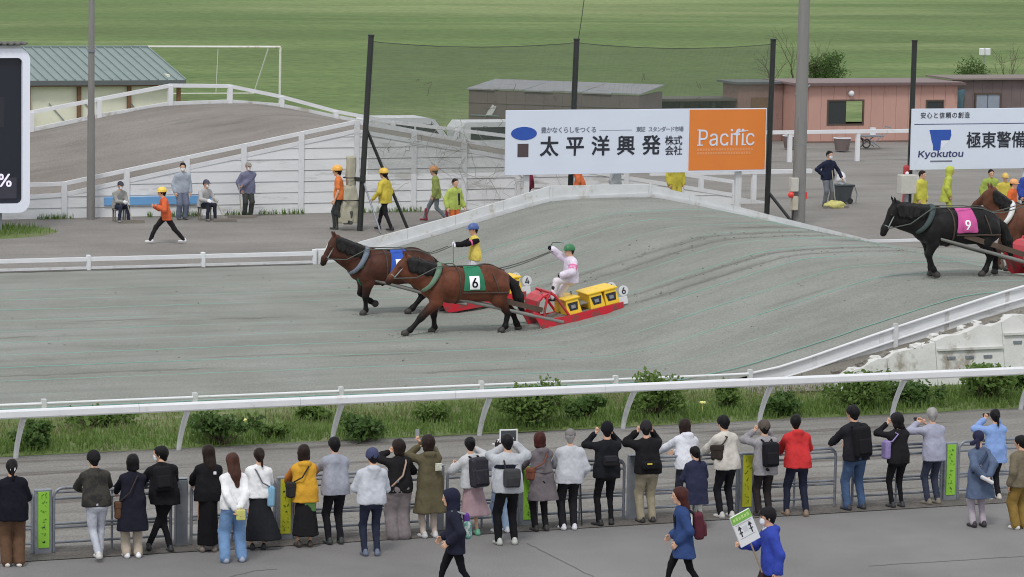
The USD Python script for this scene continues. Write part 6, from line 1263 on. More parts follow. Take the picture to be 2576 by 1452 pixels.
    if rein_to is not None:
        for y, e in zip((1, -1), rein_to):
            b0 = pl + d * .78 * L + V3(0, y * .07, 0) - up * .02; c0 = cc + cu_ * .55 + V3(0, y * .27, 0); e = V3(*e)
            xs = np.linspace(0, 1, 12)[:, None]; sag = -.22 * np.sin(np.pi * xs) * V3(0, 0, 1); run = c0 * (1 - xs) + e * xs + sag
            run[:, 2] = np.maximum(run[:, 2], np.interp(run[:, 0], [-.7, -.4, 0, 1.0], [1.35, 1.53, 1.60, 1.62]) * (np.abs(run[:, 1]) < .3) * (run[:, 0] > -.75))
            part(t, 'rein', out(tube(np.vstack([b0, (b0 + c0) / 2 - V3(0, -y * .04, .05), run]), .013, 5)), cl((92, 98, 92)), True)
    return t
def hoof(s, fe, to, grow=0.0):
    dr = unit(to - fe) if np.linalg.norm(to - fe) > .01 else V3(0, 0, -1)
    s.cap(to - dr * .045, to + dr * .012, .066 + grow, .084 + grow, k=.01, tagv=1.0)
    if to[2] < .1: s.cut((0, 0, .0), (0, 0, -1))
bay = coat_mat('bay', (.128, .044, .024), (.008, .007, .007)); bay2 = coat_mat('dark_bay', (.075, .030, .020), (.007, .006, .006)); blk = coat_mat('black', (.014, .013, .0135), (.010, .010, .010)); chest_ = coat_mat('chestnut', (.125, .052, .032), (.07, .042, .032))
H6 = V3(30.0, 74.06, -.01)
draught_horse('bay draught horse with a green number 6 cloth pulling the nearer sled', H6, bay,
    [(1, [(1.16, .78), (1.55, .40), (1.80, .13), (1.93, .055)]), (-1, [(1.04, .78), (1.08, .42), (1.05, .13), (1.12, .05)])],
    [(1, [(-.40, .80), (-.66, .46), (-.60, .15), (-.50, .05)]), (-1, [(-.55, .82), (-.92, .44), (-1.03, .16), (-1.08, .05)])],
    collar=(104, 136, 112), cloth=(44, 128, 92), num='6', rein_to=[(-1.98, -.25, 1.85), (-1.98, -.40, 1.83)])
draught_horse('dark bay draught horse with a blue number cloth, behind the bay horse', (29.6, 77.9, -.01), bay2,
    [(1, [(1.05, .80), (1.12, .44), (1.10, .13), (1.17, .05)]), (-1, [(1.05, .80), (1.12, .50), (.86, .30), (.74, .24)])],
    [(1, [(-.25, .80), (-.38, .44), (-.12, .14), (.0, .06)]), (-1, [(-.55, .82), (-.90, .44), (-1.0, .16), (-1.04, .05)])],
    poll=(1.86, 0, 1.86), nose=(2.19, 0, 1.27), collar=(112, 124, 140), cloth=(46, 86, 190), num='4', blaze=True, band=(60, 130, 100), rein_to=[(-1.15, .12, 1.64), (-1.1, .0, 1.63)])
draught_horse('black draught horse with a pink number 9 cloth, coming over the hump', (39.9, 68.4, 1.70), blk,
    [(1, [(1.06, .82), (1.17, .52), (1.04, .20), (.95, .07)]), (-1, [(1.0, .82), (.98, .50), (.90, .20), (.90, .05)])],
    [(1, [(-.30, .82), (-.46, .45), (-.34, .15), (-.25, .05)]), (-1, [(-.5, .82), (-.80, .45), (-.82, .16), (-.80, .05)])],
    poll=(1.98, 0, 1.66), nose=(2.30, 0, 1.00), collar=(70, 84, 84), cloth=(206, 78, 150), num='9', num_panel=(206, 78, 150), rein_to=[(-1.9, 0, 1.75), (-1.9, -.2, 1.75)])
draught_horse('chestnut draught horse with white harness straps, behind the black horse', (43.45, 70.8, 1.50), chest_,
    [(1, [(1.06, .80), (1.14, .44), (1.14, .13), (1.2, .05)]), (-1, [(1.06, .80), (1.25, .44), (1.2, .14), (1.25, .05)])],
    [(1, [(-.30, .80), (-.50, .45), (-.42, .15), (-.35, .05)]), (-1, [(-.5, .82), (-.80, .45), (-.82, .16), (-.80, .05)])],
    poll=(1.60, 0, 1.90), nose=(1.86, -.42, 1.48), collar=(214, 216, 214), feather=(.16, .12, .09), tail=False)

# ------------------------------------------------------------------ sleds
m_red = mat('sled_red_look', srgb(196, 34, 52), .4, .10, 4, stain=np.array(srgb(132, 70, 68)), stain_at=.54, stain_scale=3.4); m_yel = mat('sled_yellow_look', srgb(232, 192, 44), .45, .06, 4, stain=np.array(srgb(190, 150, 50)), stain_at=.62, stain_scale=3); m_wood = mat('weathered_wood_look', (.21, .19, .165), .8, .2, 3, stretch=(.4, 3, 3)); m_shaft = mat('shaft_look', (.19, .19, .175), .6, .15, 3)
def sled(label, front, num, pitch, shaft_tip=None):
    t = thing('sled', label, 'sled', front)
    cp, sp_ = math.cos(pitch), math.sin(pitch); RX = np.array([[cp, 0, -sp_], [0, 1, 0], [sp_, 0, cp]])
    def o(m): m = m.copy(); m.vertices = np.asarray(m.vertices) @ RX.T; return m
    prof = [(.0, .03), (.10, -.04), (2.15, -.04), (2.18, .16), (.62, .17), (.30, .20), (.06, .34), (-.10, .46), (-.15, .43), (-.06, .20)]
    for y in (-.44, .40): part(t, 'runner', o(prism(prof, .05, frame((0, y, 0), (1, 0, 0), (0, 0, 1)))), m_red)
    for k in range(4): part(t, 'floor_board', o(box((.35, -.39 + .2 * k, .115), (2.12, -.39 + .2 * k + .185, .15))), m_wood)
    sh = [(.02, .30), (.0, .52), (.06, .66), (.20, .76), (.42, .80), (.42, .76), (.22, .72), (.10, .63), (.05, .50), (.07, .30)]
    part(t, 'front_shield', o(prism(sh, .78, frame((0, .39, 0), (1, 0, 0), (0, 0, 1)))), m_red)
    for y in (-.42, .42):
        part(t, 'strut', o(tube([(.40, y, .80), (.30, y, .70), (.17, y, .42), (.12, y, .12)], .033, 8)), m_red, True)
        part(t, 'strut', o(tube([(.40, y, .80), (.50, y, .70), (.66, y, .38), (.78, y, .13)], .033, 8)), m_red, True)
    part(t, 'cross_bar', o(tube([(.40, -.45, .81), (.40, .45, .81)], .03, 8)), m_red, True)
    part(t, 'handle', o(cat_(tube([(.30, -.1, .80), (.24, -.1, .90)], .02, 6), tube([(.24, -.25, .9), (.24, .05, .9)], .02, 6))), m_red, True)
    for i, (a, b) in enumerate(((.74, 1.12), (1.36, 1.74), (1.76, 2.12))):
        q = SDF(); lo, hi = [], []
        h = trimesh.convex.convex_hull(np.array([(a, -.40, .16), (b, -.40, .16), (a, .40, .16), (b, .40, .16), (a + .03, -.34, .50), (b - .03, -.34, .50), (a + .03, .34, .50), (b - .03, .34, .50)]))
        bx = part(t, 'weight_box', o(h), m_yel)
        part(bx, 'lid', o(bevel_box((a - .02, -.37, .50), (b + .02, .37, .545), .012)), m_yel)
        for y in (-1, 1):
            mx_ = (a + b) / 2; P4 = np.array([(mx_ - .10, y * .372, .24), (mx_ + .10, y * .372, .24), (mx_ + .135, y * .347, .43), (mx_ - .135, y * .347, .43)]); n_ = V3(0, y, .17)
            part(bx, 'side_opening', o(trimesh.convex.convex_hull(np.vstack([P4 + n_ * .018, P4 - n_ * .02]))), m_dark)
            P5 = np.array([(mx_ - .06, y * .378, .29), (mx_ + .05, y * .378, .29), (mx_ + .05, y * .366, .37), (mx_ - .06, y * .366, .37)]); part(bx, 'weight', o(trimesh.convex.convex_hull(np.vstack([P5 + n_ * .024, P5 + n_ * .01]))), m_steel)
    part(t, 'seat_plank', o(bevel_box((1.13, -.30, .30), (1.35, .30, .34), .01)), m_wood); part(t, 'lever', o(tube([(1.12, .05, .15), (1.10, .05, .62)], .02, 6)), m_steel, True)
    for y in (-.36, .36):
        s_ = 1 if y > 0 else -1
        disc = trimesh.creation.cylinder(.125, .02, sections=28); disc.apply_transform(frame((2.28, y, .40), (1, 0, 0), (0, 0, 1)))
        pl_ = part(t, 'number_plate', o(disc), m_white); part(t, 'plate_post', o(box((2.12, y - .02, .08), (2.34, y + .02, .26))), m_white)
        for f in (-1, 1):
            tx = meshkit.text_mesh(num, .15, .006, bold=True); c0 = tx.bounds.mean(0); tx.apply_translation(-c0)
            tx.apply_transform(frame((2.28, y + f * .013, .40), (1, 0, 0) if f < 0 else (-1, 0, 0), (0, 0, 1)))
            part(pl_, 'number', o(tx), m_ink)
    if shaft_tip is not None:
        for y in (-.47, .47):
            tip = V3(shaft_tip[0], y * .93, shaft_tip[1]); end = V3(.55, y, .16)
            part(t, 'shaft', tube([tip, (tip + end) / 2, end], [.034, .042, .045], 8), m_shaft, True)
            part(t, 'trace_strap', cat_(beam(V3(tip[0] + .62, y * .88, tip[2] + .07), V3(.02, y * .93, .46), .035, .12)), mat('trace_look', (.085, .055, .038), .7, .2))
    return t
sled('red sled with yellow weight boxes and number 6 plates, nearest the rail', (31.52, 74.3, .03), '6', .205, (-2.48, .86))
sled('red sled with yellow weight boxes, mostly hidden behind the bay horse', (30.55, 78.1, .03), '4', .13, (-2.0, .86))
sled('red sled behind the black horse, cut off by the right edge', (41.25, 68.5, 1.70), '9', .0, (-2.3, .90))
# ------------------------------------------------------------------ crowd barrier along the concourse
BYR = 50.98
m_green = mat('sign_green_look', srgb(140, 196, 62), .5, .05); m_ygreen = mat('sign_yellow_look', srgb(186, 190, 48), .5, .06); m_mark = mat('sign_mark_look', srgb(40, 84, 44), .6)
def gx_of(xp):                                        # where the column xp of the picture meets the barrier line
    lo, hi = 0.0, 60.0
    for _ in range(50):
        m = (lo + hi) / 2; d = V3(m, BYR, .3) - CAM; xx_ = CX + FPX * (d @ cr) / (d @ cf)
        if xx_ < xp: lo = m
        else: hi = m
    return lo
posts = [(-180, 'g'), (108, 's'), (455, 'p'), (716, 'y'), (1100, 'p'), (1326, 's'), (1592, 'p'), (1876, 'y'), (2122, 't'), (2388, 's'), (2600, 't'), (2860, 's')]
strokes = np.random.default_rng(9)
pX = []
names = {108: 'leftmost green sign post of the crowd barrier, beside the brown-trousered onlooker', 716: 'yellow-green sign post half hidden by the orange-jacket onlooker', 1326: 'green sign post hidden between the tablet holder and the grey trench coat', 1876: 'yellow sign post of the crowd barrier above the held-up placard', 2388: 'bright green sign post of the crowd barrier beside the grey-haired onlooker'}
pn = {455: 'broad grey barrier post beside the crossed-leg onlooker in black', 1100: 'grey barrier post behind the olive-coat onlooker', 1592: 'grey barrier post between the two onlookers raising both hands', 2122: 'slim grey barrier post beside the blue jeans and black backpack'}
for xp, k in posts:
    X = gx_of(xp); pX.append(X)
    if k in 'sy':
        t = thing('sign_post', names.get(xp, 'green sign post of the crowd barrier outside the right edge'), 'post', (X, BYR, 0))
        part(t, 'post', bevel_box((-.135, -.04, -.02), (.135, .05, 1.02), .012), m_steel)
        part(t, 'sign_panel', bevel_box((-.088, -.052, .10), (.088, -.042, .985), .003), m_green if k == 's' else m_ygreen)
        z = .90
        for q in range(7):                        # brush-like characters, one below the other
            for _ in range(4):
                a = strokes.uniform(-.05, .05, 2); b = a + strokes.uniform(-.045, .045, 2)
                part(t, 'character_stroke', beam((a[0] * .8, -.0545, z + a[1] * .7), (b[0] * .8, -.0545, z + b[1] * .7 + .012), .003, .014, (0, 1, 0)) if abs(b[0] - a[0]) + abs(b[1] - a[1]) > .01 else box((-.02, -.056, z - .01), (.02, -.053, z + .01)), m_mark)
            z -= .118
    elif k == 'p':
        t = thing('barrier_post', pn[xp], 'post', (X, BYR, 0)); part(t, 'post', bevel_box((-.10, -.06, -.02), (.10, .06, 1.07), .02), m_steel); part(t, 'cap', bevel_box((-.105, -.065, 1.07), (.105, .065, 1.085), .006), m_steel)
    elif k == 't':
        t = thing('barrier_post', pn.get(xp, 'slim grey barrier post at the right edge'), 'post', (X, BYR, 0)); part(t, 'post', tube([(0, 0, -.02), (0, 0, 1.03)], .032, 10), m_steel, True)
        for z in (.2, .45, .88): part(t, 'clamp', trimesh.creation.cylinder(.045, .05).apply_translation((0, 0, z)), m_steel)
bl = ['left edge, beside the first green sign post', 'between the first green sign post and the broad grey post', 'between the broad grey post and the yellow-green sign', 'right of the yellow-green sign, behind the navy beanie', 'behind the onlooker with the black floral backpack', 'behind the cane holder', 'behind the khaki trousers', 'right of the yellow sign, behind the red jacket', 'between the slim post and the bright green sign', 'at the right edge, behind the denim tunic', 'outside the right edge']
for i in range(len(pX) - 1):
    a, b = pX[i] + .17, pX[i + 1] - .17
    t = thing('crowd_barrier', 'grey tubular crowd barrier ' + bl[i], 'barrier', group='crowd barrier panels along the concourse')
    r = .14; arc = lambda x0, s: [(x0 + s * (r - r * math.cos(q)), BYR, 1.02 - r + r * math.sin(q)) for q in np.linspace(0, np.pi / 2, 6)]
    part(t, 'hoop', tube([(a, BYR, .02), (a, BYR, .6)] + arc(a, 1) + arc(b, -1)[::-1] + [(b, BYR, .6), (b, BYR, .02)], .026, 8), m_steel, True)
    for z, r_ in ((.955, .018), (.86, .022), (.46, .022), (.405, .02), (.17, .022)): part(t, 'rail', tube([(a, BYR, z), (b, BYR, z)], r_, 8, False), m_steel, True)
    part(t, 'upright', tube([((a + b) / 2, BYR + .03, .02), ((a + b) / 2, BYR + .03, .96)], .02, 8), m_steel, True)

# ------------------------------------------------------------------ the onlookers along the barrier
GRP = None
def size_at(x, y, ytop): p = G(x, y); return (y - ytop) / (FPX / ((p - CAM) @ cf)) * .992
def onlooker(x, y, ytop, label, turn=0, grow=0.0, **kw):
    p = G(x, y - 5); h = size_at(x, y - 5, ytop) + grow
    kw.setdefault('side', pose_rng.uniform(-3, 3)); kw.setdefault('twist', pose_rng.uniform(-9, 9)); kw.setdefault('head', (pose_rng.uniform(-16, 16), pose_rng.uniform(0, 8)))
    return person(label, p, -math.radians(turn), h=h, seed=int(x), **kw)
pose_rng = random.Random(4)
RAILH = dict(hr=(.17, .50, 1.04), hl=(-.17, .50, 1.04), er=(.9, -.3, -.4), el=(-.9, -.3, -.4))
CAMH = dict(hr=(.15, .20, 1.53), hl=(-.15, .20, 1.53), er=(.75, .35, -1), el=(-.75, .35, -1), hand='grip')
FRONT = dict(hr=(.10, .30, 1.0), hl=(-.10, .30, 1.0), er=(.8, -.6, 0), el=(-.8, -.6, 0))
BACKH = dict(hr=(.03, -.22, .92), hl=(-.05, -.22, .90), er=(1, -.5, .1), el=(-1, -.5, .1))
W, BK = (226, 226, 228), (27, 27, 31)
J = onlooker(33, 1430, 1158, 'onlooker in a black sweater and brown wide trousers at the left edge', 8, fem=True, top=dict(kind='sweater', color=(24, 25, 36), hem=.20, loose=.03), low=dict(color=(102, 74, 54), loose=.035), shoes=((226, 222, 214), 'shoe'), hair=('pony', 'black'), **FRONT)
part(J['t'], 'hair_tie', place(trimesh.creation.torus(.032, .013), frame(J['H'] + V3(0, -.135, .0), (1, 0, 0), (0, .4, 1))).apply_scale(J['k']), m_white, True)
J = onlooker(243, 1412, 1137, 'onlooker in a dark camouflage jacket and pale grey trousers leaning on the barrier', 6, lean=13, top=dict(kind='jacket', color=(54, 52, 46), hem=.10, mat=mat('camo_look', srgb(52, 50, 44), .85, .25, 9, bump=.3, stain=srgb(30, 28, 27), stain_at=.5, stain_scale=7)), low=dict(color=(178, 182, 194)), shoes=((208, 206, 202), 'shoe'), hat=('beanie', (34, 33, 35)), fl=(-.02, -.24, .06), fr=(.06, .05, 0), **RAILH)
J = onlooker(333, 1408, 1146, 'onlooker in a long navy coat with beige trousers and white shoes', 4, fem=True, lean=7, top=dict(kind='coat', color=(30, 31, 44), hem=.48, flare=.06), low=dict(color=(182, 168, 148), loose=.02), shoes=((234, 234, 238), 'shoe'), hair=('bob', 'black'), **RAILH)
shoulder_bag(J, 'brown leather bag hanging at the left side of the navy coat', (96, 66, 48), -1, (.10, .22, .30), -.12, .25, strap=(60, 50, 48), cross=True)
J = onlooker(405, 1392, 1120, 'masked onlooker in black with crossed legs leaning on the barrier, head turned left', 8, lean=16, side=-4, pelvis=(.05, -.02, .91), head=(62, 0), mask=True, eyes=True, top=dict(kind='jacket', color=BK, loose=.025, hem=.16), low=dict(color=(26, 26, 30), loose=-.004), shoes=((42, 42, 44), 'shoe'), fr=(-.20, .04, 0), fl=(.14, -.06, 0), **RAILH)
backpack(J, 'black backpack on the crossed-leg onlooker', (30, 30, 34), (.29, .13, .40), .26)
J = onlooker(523, 1393, 1122, 'onlooker in a long black dress with very long dark hair', 6, fem=True, lean=8, top=dict(kind='dress', color=(27, 26, 30), hem=.12, loose=.02), low=dict(kind='skirt', color=(25, 24, 28), length=.86, flare=.02), shoes=((120, 112, 104), 'shoe'), hair=('long', 'dark'), **RAILH)
part(J['t'], 'white_patch', rbox(J['N'] - J['sp'] * .14 - J['fw'] * .118 + J['sx'] * .07, (J['sx'], J['fw'], J['sp']), (.05, .02, .05), .009).apply_scale(J['k']), m_white, True)
J = onlooker(588, 1419, 1143, 'long brown-haired onlooker in a white sweater and blue jeans, hands behind her back', 2, fem=True, top=dict(kind='sweater', color=W, hem=.10, loose=.016), low=dict(color=(104, 142, 190), loose=.03), shoes=((150, 160, 178), 'shoe'), hair=('long', 'brown'), fr=(.13, 0, 0), fl=(-.15, -.02, 0), **BACKH)
p_ = (J['WR'] + J['WL']) / 2 + V3(.04, -.06, -.10)
worn(J, 'pouch', 'small yellow-green pouch held behind the back of the white-sweater onlooker', 'pouch', [('pouch', rumple(rbox(p_, np.eye(3), (.15, .04, .17), .018).subdivide().subdivide(), .008, (12, 12, 12)), cloth((198, 198, 104)), True), ('loop', tube([p_ + V3(-.03, 0, .08), p_ + V3(0, 0, .13), p_ + V3(.03, 0, .08)], .005, 5), cloth((198, 198, 104)), True)])
J = onlooker(648, 1388, 1130, 'onlooker in a white sweater and a long windblown black skirt', 6, fem=True, top=dict(kind='sweater', color=W, hem=.05, loose=.02), low=dict(kind='skirt', color=(38, 39, 44), length=.80, flare=.13, sway=(.15, 0)), shoes=((30, 30, 32), 'shoe'), hair=('pony', 'dark'), hr=(.2, .42, 1.05), hl=(-.1, .45, 1.05))
shoulder_bag(J, 'pale blue cloth bag at the right side of the windblown skirt', (122, 176, 208), 1, (.05, .24, .36), .0, .21, strap=(96, 100, 112), cross=True)
J = onlooker(765, 1381, 1122, 'onlooker in a mustard and orange jacket with black flared trousers', 4, fem=True, lean=7, top=dict(kind='jacket', color=(218, 158, 36), hem=.18, loose=.02, hood=True, sleeve_color=(196, 112, 34)), low=dict(kind='skirt', color=(34, 33, 36), length=.78, flare=.08, sway=(.05, 0)), shoes=((60, 52, 46), 'shoe'), hair=('bob', 'dark'), **RAILH)
part(J['t'], 'shirt_tail', rumple(rbox(J['P'] + V3(.07, -.085, -.20), np.eye(3), (.22, .08, .22), .03).subdivide().subdivide(), .012, (9, 9, 9)).apply_scale(J['k']), cloth((88, 132, 66)), True)
shoulder_bag(J, 'black shoulder bag hanging left of the mustard jacket', (52, 49, 48), -1, (.13, .32, .27), .06, .24, cross=True)
J = onlooker(842, 1374, 1102, 'onlooker in a grey-blue tee shirt and black trousers, elbows on the rail', -4, lean=9, top=dict(kind='tee', color=(150, 154, 168), hem=.14, loose=.022, sleeve='short'), low=dict(color=(32, 32, 38)), shoes=((52, 56, 54), 'shoe'), **RAILH)
J = onlooker(933, 1403, 1132, 'onlooker in a pale grey hoodie, dark jeans and a navy beanie', 6, lean=6, top=dict(kind='sweater', color=(186, 190, 200), hem=.10, loose=.02, hood=True), low=dict(color=(40, 46, 66)), shoes=((96, 104, 124), 'shoe'), hat=('beanie', (66, 70, 104)), **FRONT)
J = onlooker(1003, 1362, 1108, 'onlooker in a black sweater with a tan strap and wide mauve trousers', 0, fem=True, lean=5, top=dict(kind='sweater', color=(32, 31, 33), hem=.13, loose=.02), low=dict(color=(128, 118, 120), loose=.06), shoes=((64, 60, 58), 'shoe'), hair=('bob', 'dark'), head=(20, 0), hl=(-.14, .20, 1.50), el=(-1, 0, -.4), hr=(.1, .3, 1.2), er=(.8, -.4, -.2), hand='grip')
worn(J, 'crossbody_strap', 'tan crossbody strap running over the black sweater', 'strap', [('strap', tube([J['SR'] + V3(-.05, .0, .085), J['SR'] + V3(-.08, -.135, .02), J['P'] + V3(0, -.165, .22), J['P'] + V3(-.17, -.12, .04), J['P'] + V3(-.21, .02, -.02)], .016, 6), cloth((176, 146, 124)), True), ('buckle', rbox(J['P'] + V3(-.1, -.17, .12), np.eye(3), (.04, .02, .04), .008), m_steel, True)])
J = onlooker(1080, 1358, 1092, 'onlooker in an olive windblown coat holding up a phone', -4, fem=True, grow=-.03, lean=4, top=dict(kind='coat', color=(94, 86, 62), hem=.52, loose=.02, flare=.08, hood=True, sway=(-.02, 0)), low=dict(color=(196, 178, 164), loose=.0), shoes=((196, 196, 198), 'shoe'), hair=('bob', 'dark'), hr=(-.02, .34, 1.58), er=(1, .2, -.5), hl=(-.08, .33, 1.5), el=(-1, .2, -.5), hand='grip')
worn(J, 'phone', 'pale phone held above the head of the olive-coat onlooker', 'phone', [('case', rbox(J['WR'] + V3(-.03, .10, .13), np.eye(3), (.075, .012, .15), .005), m_steel, True), ('screen', rbox(J['WR'] + V3(-.03, .092, .13), np.eye(3), (.066, .004, .138), .0019), mat('phone_screen_look', srgb(150, 156, 160), .2), True)])
part(J['t'], 'print_patch', rbox(J['P'] + V3(.07, -.172, .30), np.eye(3), (.12, .03, .13), .012).apply_scale(J['k']), mat('print_look', srgb(196, 196, 180), .8, .3, 30), True)
J = onlooker(1187, 1352, 1102, 'onlooker in a pink skirt and pale top under a big black backpack', -4, fem=True, top=dict(kind='shirt', color=(190, 192, 196), hem=.10, loose=.02), low=dict(kind='skirt', color=(168, 138, 146), length=.62, flare=.12, sway=(.09, 0)), shoes=((96, 160, 132), 'shoe'), hair=('bun', 'black'), hr=(.16, .24, 1.50), er=(1, 0, -.6), hl=(-.2, .36, 1.2), hand='grip')
backpack(J, 'big black floral backpack over the pink skirt', (38, 37, 46), (.33, .20, .52), .22, mt=mat('floral_look', srgb(38, 37, 46), .8, .15, stain=srgb(92, 84, 92), stain_at=.62, stain_scale=22))
J = onlooker(1262, 1345, 1108, 'onlooker in pale blue jeans and a white cap, hidden behind the striped top', -6, fem=True, lean=6, top=dict(kind='shirt', color=(206, 208, 224), hem=.14, loose=.015), low=dict(color=(150, 176, 208), loose=.01), shoes=((226, 226, 230), 'shoe'), hair=('bob', 'dark'), hat=('cap', (228, 228, 234)), **RAILH)
J = onlooker(1275, 1375, 1092, 'onlooker in a grey and navy striped top photographing with a white tablet', 4, grow=-.02, top=dict(kind='sweater', color=(176, 180, 186), hem=.12, loose=.025), low=dict(color=(24, 24, 27), loose=.004), shoes=((176, 178, 172), 'shoe'), hair=('short', 'black'), fr=(.12, 0, 0), fl=(-.14, 0, 0), hr=(.20, .28, 1.54), hl=(.02, .30, 1.50), er=(1, 0, -.7), el=(-1, .1, -.6), hand='grip')
a_ = np.linspace(0, 2 * np.pi, 33); c_ = J['P'] + J['sp'] * .335
part(J['t'], 'navy_stripe', cat_(*[tube(np.stack([c_[0] + .205 * np.cos(a_), c_[1] + .118 * np.sin(a_), c_[2] + q + 0 * a_], 1), .017, 6, False) for q in (-.03, -.012, .008)]).apply_scale(J['k']), cloth((30, 32, 46)), True)
tb = J['P'] + V3(.13, .40, .73)
worn(J, 'tablet', 'white-framed tablet held up by the striped-top onlooker', 'tablet', [('frame', rbox(tb, np.eye(3), (.30, .012, .21), .005), m_white, True), ('screen', rbox(tb - V3(0, .007, 0), np.eye(3), (.255, .006, .17), .0028), mat('tablet_screen_look', srgb(70, 74, 76), .2, .2, 14), True)])
c_ = J['P'] - V3(0, .19, -.16)
worn(J, 'waist_bag', 'charcoal bag on the back of the striped-top onlooker', 'bag', [('bag', rumple(rbox(c_, np.eye(3), (.27, .13, .30), .05).subdivide().subdivide(), .012, (9, 9, 9)), cloth((66, 67, 70)), True), ('pocket', rbox(c_ - V3(0, .065, .05), np.eye(3), (.20, .05, .15), .02), cloth((58, 58, 62)), True), ('strap', tube([c_ + V3(-.1, .03, .14), J['N'] + V3(-.09, -.13, -.10), J['N'] + V3(-.10, 0, .0)], .014, 6), cloth((40, 40, 44)), True)])
J = onlooker(1360, 1341, 1090, 'red-brown haired onlooker in a belted grey trench coat', -2, fem=True, lean=5, top=dict(kind='coat', color=(108, 100, 104), hem=.40, loose=.018, flare=.07, hood=True, sway=(.03, 0)), low=dict(color=(32, 31, 34)), shoes=((50, 46, 46), 'shoe'), hair=('bob', 'red'), **RAILH)
part(J['t'], 'belt', place(trimesh.creation.torus(.165, .018, major_sections=32, minor_sections=6), np.diag([1.15, .82, 1, 1])).apply_translation(J['P'] + V3(0, 0, .13)).apply_scale(J['k']), cloth((92, 84, 88)), True)
shoulder_bag(J, 'rust brown bag at the left side of the grey trench coat', (128, 72, 52), -1, (.11, .2, .22), .10, .22, cross=True)
J = onlooker(1430, 1338, 1083, 'grey-capped onlooker in a pale grey sweater with a cane', 4, lean=6, top=dict(kind='sweater', color=(182, 184, 192), hem=.14, loose=.03), low=dict(color=(34, 33, 38), loose=.01), shoes=((206, 206, 212), 'shoe'), hair=('crop', 'grey'), hat=('cap', (120, 116, 114)), hr=(.27, .18, .90), hl=(-.1, .45, 1.05), hand='grip')
q_ = J['WR'] + V3(.02, .07, -.03)
worn(J, 'cane', 'dark walking cane held by the grey-capped onlooker', 'cane', [('shaft', tube([q_, V3(q_[0] + .05, q_[1] + .02, .02)], .011, 7), m_dark, True), ('handle', tube([q_ + V3(0, -.07, -.01), q_ + V3(0, 0, .012), q_ + V3(0, .05, .0)], .015, 7), m_dark, True), ('tip', trimesh.creation.cylinder(.016, .04).apply_translation((q_[0] + .05, q_[1] + .02, .02)), m_dark, True)])
J = onlooker(1523, 1328, 1065, 'onlooker all in black with a black cap, both hands raised to the face', 4, top=dict(kind='jacket', color=(30, 31, 36), hem=.14, loose=.012), low=dict(color=(26, 26, 30), loose=-.01), shoes=((28, 28, 30), 'shoe'), hat=('beanie', (26, 27, 32)), fr=(.12, .05, 0), fl=(-.12, .0, 0), yr=20, yl=-30, **CAMH)
worn(J, 'waist_bag', 'small black bag on the back of the onlooker all in black', 'bag', [('bag', rbox(J['P'] + V3(0, -.17, .20), np.eye(3), (.24, .10, .18), .04), cloth((38, 38, 42)), True), ('flap', rbox(J['P'] + V3(0, -.215, .24), np.eye(3), (.22, .04, .10), .018), cloth((46, 46, 52)), True)])
J = onlooker(1627, 1320, 1062, 'onlooker in a black jacket and khaki trousers, both hands raised to the face', 2, top=dict(kind='jacket', color=(31, 30, 33), hem=.10, loose=.022), low=dict(color=(150, 140, 116), loose=.014), shoes=((44, 40, 40), 'shoe'), hat=('beanie', (44, 42, 46)), **CAMH)
worn(J, 'waist_bag', 'black waist bag with a yellow tag worn by the khaki-trousered onlooker', 'bag', [('bag', rbox(J['P'] + V3(-.03, -.17, .09), np.eye(3), (.32, .09, .15), .04), cloth((28, 28, 30)), True), ('tag', rbox(J['P'] + V3(-.06, -.218, .12), np.eye(3), (.09, .01, .03), .004), mat('tag_look', srgb(200, 180, 60), .6), True)])
J = onlooker(1725, 1303, 1068, 'onlooker in a white hoodie bent over the barrier behind the navy coat', 10, fem=True, lean=24, grow=.10, top=dict(kind='sweater', color=(206, 208, 218), hem=.12, loose=.02, hood=True), low=dict(color=(60, 62, 74)), shoes=((90, 90, 96), 'shoe'), hair=('bob', 'dark'), hr=(-.05, .62, 1.03), hl=(-.40, .55, 1.05))
J = onlooker(1750, 1340, 1128, 'short onlooker in a long navy coat with a ponytail and pale trousers', 2, fem=True, grow=.02, top=dict(kind='coat', color=(44, 48, 74), hem=.40, loose=.02, flare=.02), low=dict(color=(198, 200, 190), loose=.0), shoes=((52, 52, 56), 'shoe'), hair=('pony', 'black'), **FRONT)
J = onlooker(1826, 1308, 1047, 'onlooker in a cream knit sweater and black trousers', -8, lean=10, top=dict(kind='sweater', color=(198, 192, 182), hem=.12, loose=.022), low=dict(color=(30, 30, 36)), shoes=((190, 188, 184), 'shoe'), **RAILH)
shoulder_bag(J, 'dark leather bag on the left shoulder of the cream sweater', (58, 50, 44), -1, (.10, .26, .26), .20, .21)
J = onlooker(1922, 1303, 1060, 'onlooker in a grey checked shirt and brown trousers, arms raised to the face', -2, top=dict(kind='shirt', color=(142, 140, 144), hem=.20, loose=.016, mat=mat('check_look', srgb(142, 140, 144), .85, .22, 24)), low=dict(color=(48, 42, 44), loose=.008), shoes=((60, 54, 50), 'shoe'), hat=('beanie', (88, 78, 70)), **CAMH)
backpack(J, 'black backpack over the grey checked shirt', (32, 32, 38), (.29, .18, .45), .22)
J = onlooker(2003, 1303, 1045, 'onlooker in a bright red hooded jacket and navy trousers', 12, lean=12, top=dict(kind='jacket', color=(212, 44, 46), hem=.12, loose=.02, hood=True), low=dict(color=(36, 40, 60)), shoes=((128, 108, 90), 'shoe'), fr=(.16, -.02, 0), fl=(-.16, .06, 0), **RAILH)
J = onlooker(2150, 1288, 1022, 'onlooker in a black jacket, blue jeans and a black backpack', -6, lean=7, top=dict(kind='jacket', color=(36, 37, 43), hem=.12, loose=.02), low=dict(color=(62, 86, 124), loose=.008), shoes=((44, 44, 50), 'shoe'), fr=(.15, 0, 0), fl=(-.15, 0, 0), **RAILH)
